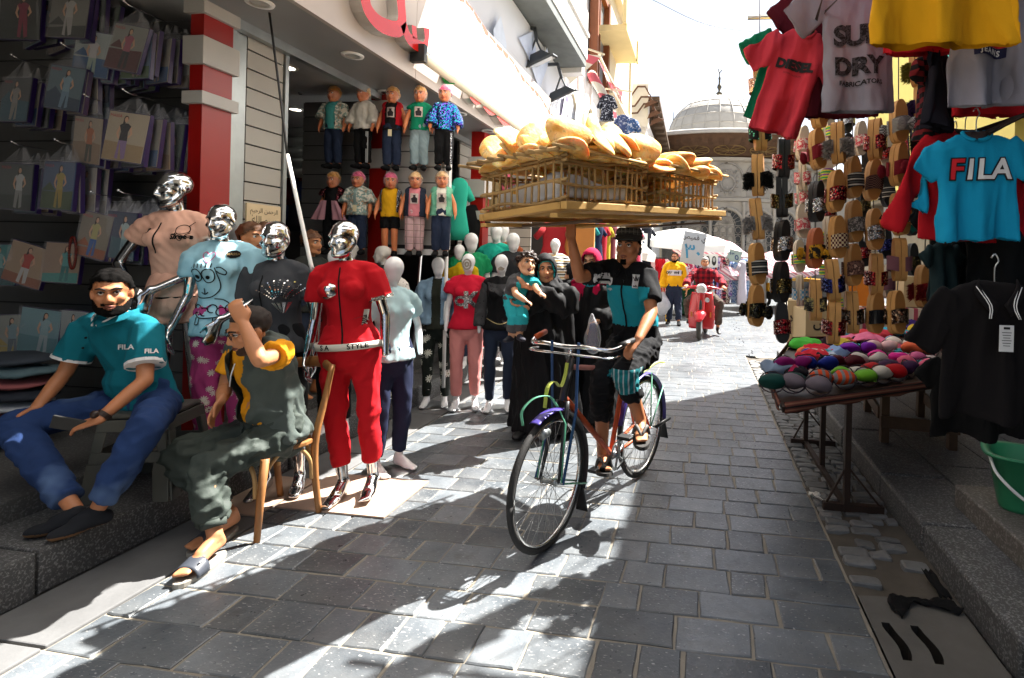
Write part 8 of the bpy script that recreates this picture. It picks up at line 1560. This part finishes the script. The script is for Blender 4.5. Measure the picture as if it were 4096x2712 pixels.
for c, x, y, yw, so, st in SL:
    k = (so, st); seen[k] = seen.get(k, 0) + 1
    lab = f'{SN[so]} slippers with {NMS[st]}, ' + ('edge on' if yw > 60 else 'facing the viewer') + ', ' + ('leftmost', 'second', 'third', 'fourth', 'fifth', 'sixth', 'seventh', 'rightmost')[c] + ' string'
    lab += {True: '', False: ''}[True]; col_ = [r for r in SL if r[0] == c]; i = [r[2] for r in col_].index(y)
    same = [r for r in col_ if (r[4], r[5]) == k]
    if len(same) > 1: lab += ', upper' if same[0][2] == y else ', lower'
    slipper(lab, x, y, yw if yw < 60 else yw, so, st, 3.45 + .06 * (c % 3), .032, st in ('bfur', 'gfur', 'olive', 'purple', 'brown', 'teal', 'red'), st in ('bow', 'redbow', 'must', 'ging', 'floral') or y == 745, y == 745, grp='slippers hanging on strings')
for c in range(8):
    xs = [r for r in SL if r[0] == c]; Y = 3.45 + .06 * (c % 3); pts = [at(xs[0][1], -30 if c < 2 or c > 5 else 60, Y)] + [at(r[1], r[2], Y) for r in xs]; b = MB(); b.tube(pts, .0035, 5); o = b.build('slipper_string', M('string_grey', hexc('5a5450'), .9)); tag(o, ('leftmost', 'second', 'third', 'fourth', 'fifth', 'sixth', 'seventh', 'rightmost')[c] + ' string of hanging slippers counted from the left', 'string', 'strings of slippers')
BG = [(1856, 330, 'cream', 'pinkp'), (1856, 405, 'cream', 'pinkp'), (1856, 450, 'cream', 'pinkp'), (1855, 512, 'cream', 'pinkp'), (1848, 592, 'cream', 'rain'), (1850, 672, 'cream', 'bluep'), (1918, 300, 'rain', 'rain'), (1912, 400, 'rain', 'rain'), (1916, 480, 'rain', 'redsq'), (1912, 540, 'rain', 'rain'), (1958, 270, 'black', 'silver'), (1960, 345, 'black', 'shiny'), (1990, 320, 'cream', 'pinkp'), (2002, 385, 'black', 'bw'), (1994, 470, 'black', 'goldsq'), (2048, 350, 'cream', 'redsq'), (2050, 440, 'black', 'bw'), (2104, 330, 'black', 'redsq'), (2108, 420, 'black', 'shiny'), (2048, 560, 'black', 'blue'), (2110, 600, 'black', 'goldsq'), (1915, 615, 'rain', 'rain'), (2050, 650, 'cream', 'mauve'), (1996, 580, 'black', 'redsq'), (2110, 505, 'black', 'shiny'), (1955, 690, 'rain', 'rain')]
for k, (x, y, so, st) in enumerate(BG):
    slipper(f'{SN[so]} flip flops with {NMS[st]}, ' + ('top', 'second', 'third', 'fourth', 'fifth', 'lowest', 'seventh')[len([1 for r in BG[:k] if abs(r[0] - x) < 14])] + ' behind the ' + ('second' if x < 1870 else 'fifth' if x < 1940 else 'sixth' if x < 2020 else 'seventh' if x < 2080 else 'rightmost') + ' string', x, y, (20, 70, 35, 10)[k % 4], so, st, 4.3 + .15 * (k % 3), .022, grp='flip flops in the back row')

# unseen garments added on a high line so their shade dapples the paving
src = [o for o in COL.objects if o.parent is None and o.name.startswith('tee_shirt')]
ln = thing('clothes_line', 'rope line high over the stall carrying more shirts', 'rope', (1.6, 5.2, 4.7)); b = MB(); b.tube([(.7, 3.6, 4.75), (1.6, 5.0, 4.62), (2.5, 6.6, 4.75)], .006, 5, sub=2); b.build('rope', MATS['string_grey'], ln, w=True)
for k, (i, x, y, cl) in enumerate([(4, .78, 3.75, 'grey'), (1, 1.02, 4.12, 'raspberry'), (8, 1.28, 4.5, 'grey marl'), (5, 1.95, 5.6, 'plum')]):
    c = clone(src[i]); c.location = (x, y, 4.62 + .03 * k); c.rotation_euler = (0, 0, rad(50 + 9 * k)); c['label'] = f'{cl} shirt on the high line above the stall, outside the photo'; c['group'] = 'shirts on the high line'
# ------------------------------------------------------------------ scooter and rider
sc = thing('scooter', 'old red scooter with round chrome headlamp coming up the street', 'scooter', (0.02, 11.2, 0), rad(-6)); SRD = M('scooter_red', hexc('a8101c'), .25, .1, var=.12, vs_=4, spec=.6); DUST = M('scooter_tyre', (.05, .045, .04), .9, var=.4)
def sp(b, n, m, **k): return b.build(n, m, sc, **k)
for y, n in ((-.42, 'front_wheel'), (.78, 'rear_wheel')): b = MB(); A = np.linspace(0, 2 * pi, 33); b.tube([(0, y + .2 * math.cos(a), .245 + .2 * math.sin(a)) for a in A], .048, 12, side=(1, 0, 0)); w_ = sp(b, n, DUST); b = MB(); b.lathe([(0, -.05), (.09, -.05), (.15, -.03), (.15, .03), (.09, .05), (0, .05)], (0, y, .245), 20, 0, True, Matrix.Rotation(pi / 2, 3, 'Y')); b.build('rim', STEEL, w_)
b = MB(); V, Fc = tubemesh([(0, -.62, .42), (0, -.5, .50), (0, -.35, .5), (0, -.24, .42)], [.08, .12, .12, .08], [.04, .07, .08, .05], (1, 0, 0), 16, 3); b.add(V, Fc, 0, True); sp(b, 'front_mudguard', SRD)
b = MB(); b.grid(14, 16, lambda u, v: ((u - .5) * 2 * (.27 - .07 * v ** 2 - .03 * (1 - v) ** 4), -.28 + .16 * abs(u - .5) ** 1.5 * 4 * .5 + .06 * v, .2 + .72 * v)); sp(b, 'leg_shield', SRD, solid=.02)
b = MB(); b.grid(8, 8, lambda u, v: ((u - .5) * .14, -.30 - .05 * math.sin(pi * u), .42 + .5 * v)); sp(b, 'horn_cover', SRD, solid=.01); b = MB(); b.box((0, -.35, .5), (.12, .02, .06)); sp(b, 'horn_grille', BLACK)
b = MB(); b.box((0, .2, .2), (.42, .7, .03)); V, Fc = tubemesh([(0, .42, .5), (0, .75, .55), (0, 1.1, .42)], [.2, .3, .14], [.2, .22, .12], (1, 0, 0), 18, 3); b.add(V, Fc, 0, True); sp(b, 'rear_body', SRD)
b = MB(); b.ell((0, .62, .76), (.15, .33, .06), 0, 16); sp(b, 'seat', BLACK)
b = MB(); b.tube([(-.36, -.1, 1.0), (-.2, -.2, 1.02), (0, -.22, 1.02), (.2, -.2, 1.02), (.36, -.1, 1.0)], [.014, .03, .05, .03, .014], 10, 0, 3); sp(b, 'handlebar', SRD)
for k in (-1, 1): b = MB(); b.tube([(k * .34, -.1, 1.0), (k * .42, -.04, .99)], .018, 8); sp(b, 'grip', BLACK); b = MB(); b.tube([(k * .3, -.19, 1.01), (k * .43, -.16, .99)], .006, 6); sp(b, 'brake_lever', CHROME); b = MB(); b.box((k * .19, -.24, .48), (.03, .02, .1)); sp(b, 'indicator', M('indicator_orange', hexc('b86a20'), .3))
b = MB(); b.ell((0, -.26, .99), (.115, .09, .115), 0, 18); hl = sp(b, 'headlamp', CHROME); b = MB(); b.ell((0, -.325, .99), (.092, .035, .092), 0, 18); b.build('lens', M('lens_glass', (.5, .5, .48), .1, .2), hl)
b = MB(); b.tube([(0, -.3, .95), (0, -.4, .3)], .03, 8); sp(b, 'fork', BLACK); b = MB(); b.lathe([(0, 0), (.05, .004), (.04, .01), (0, .012)], (.12, -.315, .78), 12, 0, True, Matrix.Rotation(pi / 2, 3, 'X')); sp(b, 'badge', STEEL)
base = V3(0.05, 11.5, 0); t = person('grey haired man in a red checked shirt riding the red scooter', base); 
J = joints(1.0, 'm', pel=(0, .32, .86), wai=(0, .32, 1.02), che=(0, .26, 1.2), nk=(0, .22, 1.37), hd=(0, .17, 1.52), shr=(-.2, .22, 1.31), shl=(.2, .22, 1.31), elr=(-.36, .0, 1.12), ell=(.36, .0, 1.12), wrr=(-.36, -.28, 1.05), wrl=(.38, -.28, 1.04),
           hir=(-.1, .3, .82), hil=(.1, .3, .82), knr=(-.33, -.12, .7), knl=(.33, -.1, .68), anr=(-.3, .06, .3), anl=(.3, .1, .16), tor=(-.32, -.12, .27), tol=(.33, -.1, .06))
R = eul(6, 0); o = figure(t, J, SK2, 'real', R, vox=.011, sm=3, hands={'l': (V3(.3, -.9, -.2), V3(0, .1, -1), .8, .05), 'r': (V3(-.3, -.9, -.2), V3(0, .1, -1), .8, .05)}); q = lambda v: local(v, J['hd'], R, 1)
shell(o.data, lambda v: hair_short(q(v), .06), .008, 'hair', HGR, t); face(t, J, R, 1.); shell(o.data, lambda v: beard(q(v)), .004, 'beard', HGR, t)
cloth(t, shirtp(J, .028, -.1, 1.9, .01), pattern('red_check', 'plaid', '9a1826', '4a1420', '1c1824', scale=9, lo=.5), .014, 'shirt', .01, 9, 4); cloth(t, pantsp(J, .028, 1.85), fabric('taupe_trousers', '4a4038'), .015, 'trousers', .01, 10, 7, sq=(1, 1, 1)); shoes(t, J, BLACK, None, .006, .013)
# ------------------------------------------------------------------ far stalls: rails of dresses, parasols, price cards
def dress(p, w, h, m, label, grp, seed=0):
    V, Fc = tubemesh([p, p - V3(0, 0, .04), p - V3(0, 0, .12), p - V3(0, 0, .4), p - V3(0, 0, h)], [.03, w * .6, w * .8, w * .75, w], [.03, .05, .07, .07, .1], (.7, .7, 0), 14, 2, 'flat'); V = V + .02 * np.column_stack([wob(V, seed + k, 5, 7) for k in range(3)]) * np.array((1, 1, .2)); b = MB(); b.add(V, Fc, 0, True)
    for k in (-1, 1): b.add(*tubemesh([p + V3(.7 * w * .6 * k, .7 * w * .6 * k, -.11), p + V3(.7 * w * 1.25 * k, .7 * w * 1.25 * k, -.28)], [.055, .05], [.04, .04], (0, 0, 1), 10, 0, 'flat'), 0, True)
    o = b.build('hanging_dress', m); return tag(o, label, 'dress', grp)
def rail(label, p, q_, h=1.75):
    t = thing('clothes_rail', label, 'clothes rail', (p + q_) / 2); b = MB(); b.tube([V3(p.x, p.y, h), V3(q_.x, q_.y, h)], .02, 6); b.build('bar', BLACK, t, w=True)
    for e in (p, q_): b = MB(); b.tube([V3(e.x, e.y, 0), V3(e.x, e.y, h)], .02, 6); b.bar((e.x - .3, e.y, .02), (e.x + .3, e.y, .02), .04, .04); b.build('post', BLACK, t, w=True)
rj = random.Random(9)
ORD = 'first second third fourth fifth sixth seventh eighth ninth tenth eleventh twelfth thirteenth fourteenth fifteenth sixteenth seventeenth eighteenth nineteenth twentieth'.split(); DN = ['wine mottled', 'blue mottled', 'black flowered', 'violet mottled', 'pink mottled', 'dark striped', 'teal mottled', 'pale blue mottled']
a0, a1 = V3(-2.0, 14.8, 0), V3(-.95, 15.4, 0); rail('clothes rail of red dresses behind the yellow sweatshirt man', a0, a1, 1.62)
for k in range(11): dress(lerp(a0, a1, (k + .5) / 11) + V3(0, 0, 1.6), .13, 1.15 + rj.uniform(-.1, .2), fabric('dress_' + ('c01424', 'b01020', 'd8b0b0', 'a80f1c')[k % 4], ('c01424', 'b01020', 'd8b0b0', 'a80f1c')[k % 4]), ('bright red', 'deep red', 'pale pink', 'dark red')[k % 4] + ' dress, ' + ORD[k] + ' from the left on the rail of red dresses', 'dresses on the red rail', k)
PR = [pattern('dp%d' % k, kd, a, b_, c, scale=s_) for k, (kd, a, b_, c, s_) in enumerate([('blotch', '5a1420', 'c8b8a8', '20141a', 14), ('blotch', '2a4a8a', 'b8c8d8', '1a2a50', 12), ('flower', '1a1a20', 'b82a3a', 'c8b890', 12), ('blotch', '7a5aa0', 'c8c0d0', '3a2a60', 12), ('blotch', 'c8a0a8', 'a02038', 'd8d0c8', 13), ('stripes', '22242c', '8a3040', None, 9), ('blotch', '3a6a6a', 'c8c0a8', '14282c', 13), ('blotch', '98a8c0', '4a6a9a', 'd0d4d8', 10)])]
a0, a1 = V3(-.35, 15.6, 0), V3(1.35, 16.6, 0); rail('clothes rail of patterned dresses behind the scooter', a0, a1, 1.7)
for k in range(20): dress(lerp(a0, a1, (k + .5) / 20) + V3(0, 0, 1.68), .14, 1.25 + rj.uniform(-.15, .2), PR[k % 6 if k < 13 else (1, 3, 7, 7)[k % 4]], DN[k % 6 if k < 13 else (1, 3, 7, 7)[k % 4]] + ' dress, ' + ORD[k] + ' from the left on the long rail behind the scooter', 'patterned dresses on the long rail', k + 20)
dress(at(1718, 602, 16.2), .2, 1.3, fabric('pale_orange_dress', 'b8b0b8'), 'pale dress with an orange hem at the right end of the rail', None, 61)
dress(at(1492, 528, 15.0) + V3(0, 0, .1), .3, 1.15, pattern('kaftan', 'stripes', '10131f', '10131f', scale=3), 'navy kaftan with gold edging hung high behind the cyclist', None, 62)
dress(at(1590, 612, 15.2) + V3(0, 0, .1), .3, .7, pattern('rose_blouse', 'blotch', 'a82048', 'd8b8c0', '701030', scale=7), 'raspberry patterned blouse on a bust behind the yellow sweatshirt man', None, 63)
def card(label, c, w, h, tx, m, col, sz, roll=0., tx2=None):
    t = thing('price_card', label, 'price card', c, 0, None, rot=(0, rad(roll), 0)); b = MB(); b.box((0, 0, 0), (w, .01, h)); b.build('card', m, t)
    flat_text(tx, sz, WM(t) @ V3(0, -.008, -.04 * h if not tx2 else -.14 * h), WM(t).to_3x3() @ V3(1, 0, 0), V3(0, 0, 1), col, t, .006)
    if tx2: flat_text(tx2, sz * .32, WM(t) @ V3(0, -.008, .33 * h), WM(t).to_3x3() @ V3(1, 0, 0), V3(0, 0, 1), INK, t, .002)
CWH = M('card_white', (.6, .6, .58), .7, var=.05); CBL = M('marker_blue', hexc('3a4a70'), .7); CCY = M('marker_cyan', hexc('3a88b0'), .7)
card('white price card reading 40 in Arabic numerals on the navy kaftan', at(1482, 558, 14.8), .36, .44, '\u0664\u0660', CWH, CBL, .3)
card('large white price banner reading 30 in Arabic numerals under the white parasol', at(1603, 574, 13.7), .56, .8, '\u0663\u0660', M('card_pale', hexc('a8b4bc'), .7, var=.1), CCY, .5, 8, '\uFEBA\uFEF4\uFEE4\uFED7 \uFEF1\uFE83')
card('small white price card tied to the striped parasol', at(1698, 592, 16.2), .42, .34, '\u0663\u0665', M('card_mint', hexc('98a8a0'), .7, var=.2), CBL, .26, 12)
sp_ = thing('shoe_poster', 'small poster with a pair of dark shoes above the dress rail', 'poster', at(1644, 603, 15.8)); b = MB(); b.box((0, 0, 0), (.4, .01, .38), 0); [b.ell((.09 * k, -.008, 0), (.065, .004, .14), 1, 14) for k in (-1, 1)]; [b.ell((.09 * k, -.013, .03), (.04, .003, .07), 2, 12) for k in (-1, 1)]; b.build('sheet', [CWH, BLACK, M('shoe_inner', (.35, .36, .36), .7)], sp_)
card('white paper sign on the red dress rail', at(1440, 640, 14.6), .32, .45, '\u0661\u0665', CWH, CBL, .2)
def parasol(label, c, r, hgt, m, tilt=(0, 0), n=8, val=.12, pole=True):
    t = thing('parasol', label, 'parasol', (c.x, c.y, 0)); Rt = Matrix.Rotation(rad(tilt[0]), 3, 'X') @ Matrix.Rotation(rad(tilt[1]), 3, 'Y'); b = MB(); X = lambda p: c + Rt @ V3(*p)
    for k in range(n):
        A0, A1 = 2 * pi * k / n + .2, 2 * pi * (k + 1) / n + .2; b.grid(6, 6, lambda u, v: X((r * v * lerp(math.cos(A0), math.cos(A1), u), r * v * lerp(math.sin(A0), math.sin(A1), u), -hgt * v ** 1.4 - .05 * math.sin(pi * u) * v)))
        b.add([X((r * math.cos(A0), r * math.sin(A0), -hgt)), X((r * math.cos(A1), r * math.sin(A1), -hgt)), X((r * math.cos(A1), r * math.sin(A1), -hgt - val)), X((r * math.cos(A0), r * math.sin(A0), -hgt - val))], [(0, 1, 2, 3)])
    b.build('canopy', m, t, w=True)
    for k in range(n): a = 2 * pi * k / n + .2; b = MB(); b.tube([X((0, 0, -.02)), X((r * math.cos(a), r * math.sin(a), -hgt - .02))], .012, 4); b.build('rib', STEEL, t, w=True)
    b = MB(); b.tube([c, (c.x - Rt[0][2] * 0 , c.y, 0)], .025, 8); b.build('pole', BLACK, t, w=True)
parasol('big white market parasol beyond the cyclist', at(1585, 528, 16.0), 1.4, .36, cloth_mat('parasol_white', (.78, .78, .76), .35), (4, 4), val=.22)
PSTR = NT('parasol_stripes'); kx = PSTR.sep(PSTR.co()); f_ = PSTR.math('FRACT', PSTR.math('MULTIPLY', PSTR.math('ADD', kx[0], PSTR.math('MULTIPLY', kx[2], 1.5)), 3.2)); PSTR.col(PSTR.ramp(f_, [(0, hexc('b06a74')), (.2, hexc('d0bcbc')), (.5, hexc('c09aa0')), (.62, hexc('6a6478')), (.7, hexc('c8b4b4')), (.88, hexc('b0747c'))], 'CONSTANT')); PSTR = PSTR.set(.85, 0, .2)
parasol('red striped parasol tilted toward the street beyond the scooter', at(1672, 556, 17.0), 1.45, .5, PSTR, (22, 16), val=.16)
parasol('dark red striped parasol half hidden behind the slippers', at(1822, 572, 19.0), 1.7, .55, PSTR, (10, -6), val=.16)
parasol('small white awning parasol left of the navy kaftan', at(1440, 535, 14.0), 1.0, .4, cloth_mat('parasol_cream', (.7, .68, .64), .35), (0, 12), val=.2)
# goods on the left side behind the cyclist
OB = thing('orange_board', 'orange painted board with red script beside the far white mannequin', 'board', (-1.9, 8.3, 0)); b = MB(); p0, p1 = at(1296, 525, 8.4), at(1350, 640, 8.4); b.bx(p0.x, p1.x + .15, 8.4, 8.46, .3, p0.z + .5); b.build('panel', M('board_orange', hexc('b87838'), .7, var=.15), OB, w=True); flat_text('\uFEDD\uFEEE\uFEA7\uFEAA\uFEDF\u0627', .16, at(1325, 592, 8.39), (1, 0, 0), (0, 0, 1), M('script_red', hexc('8a2818'), .7), OB)
for k, (x, y, Y, w, h, c, nm) in enumerate([(1282, 525, 8.2, .26, .6, '8a1e24', 'wine red shirt hanging before the orange board'), (1362, 522, 11.4, .2, 1.5, '2a8a88', 'turquoise dress hanging behind the cyclist arm'), (1378, 525, 11.6, .22, 1.7, '1a2440', 'navy dress hanging behind the cyclist arm'), (1393, 525, 11.8, .16, 1.6, 'a82030', 'red dress hanging left of the cyclist head'), (1404, 528, 12.0, .14, 1.7, 'b0a030', 'yellow spotted dress hanging left of the cyclist head'), (1412, 525, 12.2, .2, 1.6, '6a3038', 'patterned dark red dress beside the cyclist head'), (1470, 530, 12.6, .16, 1.2, 'a83048', 'pink strappy top hanging right of the cyclist head'), (1478, 535, 12.8, .12, 1.0, 'b8b0b4', 'white strappy top right of the cyclist head'), (1135, 395, 7.4, .2, .7, '6a5a3c', 'khaki shirt hanging on the far shop wall'), (1162, 410, 7.8, .2, .6, 'a04858', 'pink striped shirt hanging on the far shop wall'), (1095, 490, 6.9, .18, .8, '0c0c0e', 'black trousers hanging beside the banded pillar'), (1062, 430, 6.6, .14, .8, '2aa088', 'turquoise dress hanging behind the doll panel')]):
    dress(at(x, y, Y) + V3(0, 0, .1), w, h, fabric('gd_' + c, c), nm, None, 80 + k)
b = MB(); p = at(1525, 712, 14.0)
st2 = thing('plastic_stool', 'small yellow stool behind the yellow sweatshirt man', 'stool', (p.x, 14.0, 0)); YP = M('yellow_plastic', hexc('c8981c'), .4)
b = MB(); b.box((0, 0, .42), (.4, .4, .04)); b.build('seat', YP, st2)
for x in (-.16, .16):
    for y in (-.16, .16): b = MB(); b.tube([(x, y, .41), (x * 1.2, y * 1.2, 0)], .018, 6); b.build('leg', YP, st2)
# ------------------------------------------------------------------ cardboard boxes behind the stall
CB = M('cardboard', hexc('b09a74'), .8, var=.12, vs_=3); CBS = pattern('striped_carton', 'stripes', 'c8b8a8', 'a8485a', scale=9, axis='x', lo=.55); CBO = M('orange_carton', hexc('d07a20'), .6, var=.15)
def box(label, x, y, Y, w, d, h, z, m, rz=0, tx=None):
    p = at(x, y, Y); t = thing('carton', label, 'cardboard box', (p.x, Y, z), rad(rz), 'cartons behind the stall'); b = MB(); b.bx(-w / 2, w / 2, -d / 2, d / 2, 0, h); b.build('body', m, t, bev=.004)
    b = MB(); b.bx(-w / 2, w / 2, -.025, .025, h, h + .002); b.bx(-.003, .003, -d / 2 - .002, -d / 2, 0, h); b.build('tape', M('parcel_tape', hexc('a08050'), .3), t)
    if tx: flat_text(tx, h * .3, WM(t) @ V3(0, -d / 2 - .004, h * .68), WM(t).to_3x3() @ V3(1, 0, 0), V3(0, 0, 1), INK, t, .004); b = MB(); [b.box((.0, -d / 2 - .002, h * (.38 - .07 * k)), (w * .22, .002, h * .035)) for k in range(4)]; b.build('print', INK, t)
box('large cardboard box with black Arabic lettering, front of the stack behind the slippers', 1905, 800, 6.9, .62, .5, .5, .5, CB, 8, '\uFEB2\uFEF4\uFED4\uFEE8\uFEDF\u0627'); box('cardboard box under the lettered box behind the table', 1900, 800, 6.95, .66, .5, .48, .01, CB, 3)
box('tall pale cardboard box at the left of the stack', 1848, 800, 7.3, .3, .45, .62, .45, CB, -10, '\uFEAE\uFEE4\uFEA3'); box('lower pale cardboard box at the left of the stack', 1848, 800, 7.35, .32, .45, .44, 0, CB, -4)
box('red striped carton at the back of the stall', 2010, 740, 7.6, .6, .4, .35, .62, CBS, 5); box('second red striped carton at the back right', 2090, 740, 7.7, .6, .4, .35, .64, CBS, -3); box('bright orange printed carton on the striped ones', 1972, 690, 7.9, .5, .3, .42, .98, CBO, 4); box('plain brown carton at the far right of the stack', 2130, 700, 7.8, .6, .4, .4, 1.0, CB, 2)
for k, (x, z) in enumerate([(2010, .3), (2090, .3), (1975, .62), (2130, .62)]): box('brown carton low in the stack, ' + ('under the striped carton', 'under the second striped carton', 'under the orange carton', 'under the plain brown carton')[k], x, 740, 7.65 + .08 * k, .62, .4, .34, z - .3 if k < 2 else .62, CB, k)
# ------------------------------------------------------------------ three wheeled taxi in the far square
tk = thing('three_wheeled_taxi', 'black and yellow three wheeled taxi with an open side beyond the slippers', 'taxi', (3.1, 20.2, 0), rad(-62)); BKB = M('taxi_black', (.02, .02, .022), .3, .2); YLB = M('taxi_yellow', hexc('d09a18'), .35)
def tkp(b, n, m, par=tk, **k): return b.build(n, m, par, **k)
b = MB(); b.prism([(-1.3, .3), (1.0, .3), (1.0, .75), (.35, .8), (.3, .62), (-.4, .62), (-.5, .95), (-1.3, 1.0)], lambda a, c, d: V3(d, -a, c), -.62, .62); tkp(b, 'body', BKB)
b = MB(); b.prism([(-1.32, .8), (-.48, .8), (-.5, 1.02), (-1.32, 1.02)], lambda a, c, d: V3(d, -a, c), -.635, .635); tkp(b, 'yellow_panel', YLB); b = MB(); b.box((0, -.95, .72), (.7, .3, .3)); tkp(b, 'nose', YLB, bev=.05)
b = MB(); b.prism([(-1.35, 1.62), (.55, 1.62), (.8, 1.5), (.8, 1.56), (.55, 1.72), (-1.3, 1.75)], lambda a, c, d: V3(d, -a, c), -.64, .64); tkp(b, 'roof', BKB)
for x in (-.6, .6):
    for p, q_ in (((x, -.95, .75), (x, -.6, 1.6)), ((x, .45, .9), (x, .5, 1.62)), ((x, 1.25, .9), (x, 1.3, 1.65))): b = MB(); b.tube([p, q_], .025, 6); tkp(b, 'pillar', YLB)
b = MB(); b.add([(-.55, -.95, .85), (.55, -.95, .85), (.55, -.66, 1.55), (-.55, -.66, 1.55)], [(0, 1, 2, 3)]); tkp(b, 'windscreen', M('windscreen_glass', (.3, .33, .35), .1, .2), solid=.01)
for x, y in ((0, -1.0), (-.58, .85), (.58, .85)): b = MB(); b.tube([(x, y + .2 * math.cos(a), .25 + .2 * math.sin(a)) for a in np.linspace(0, 2 * pi, 21)], .06, 8); tkp(b, 'wheel', TYR)
base = WM(tk) @ V3(-.1, -.1, .3); t = person('driver in a blue shirt sitting in the three wheeled taxi', base, rad(-50)); J = joints(.9, 'a', pel=(0, .1, .38), wai=(0, .1, .52), che=(0, .08, .7), nk=(0, .07, .86), hd=(0, .04, 1.0), shr=(-.19, .07, .8), shl=(.19, .07, .8), elr=(-.25, -.08, .6), ell=(.25, -.08, .6), wrr=(-.15, -.3, .6), wrl=(.15, -.3, .6), hir=(-.09, .08, .36), hil=(.09, .08, .36), knr=(-.12, -.32, .4), knl=(.12, -.32, .4), anr=(-.12, -.34, .08), anl=(.12, -.34, .08), tor=(-.12, -.5, .03), tol=(.12, -.5, .03))
o = figure(t, J, SK2, 'real', vox=.018, sm=3); shell(o.data, lambda v: hair_short(local(v, J['hd'], Matrix.Identity(3), .9)), .01, 'hair', HBK, t); cloth(t, shirtp(J, .02, -.1, .7), fabric('driver_blue', '2a6ab0'), .02, 'shirt', .006, 9); cloth(t, pantsp(J, .02, 1.8), JEAN, .02, 'trousers', .005, 9)
# thin overhead wire
b = MB(); b.tube([at(1500, -5, 13), at(1640, 58, 14), at(1800, 78, 15)], .008, 4, 0, 4); o = b.build('overhead_wire', BLACK); tag(o, 'thin wire sagging across the white sky', 'wire')
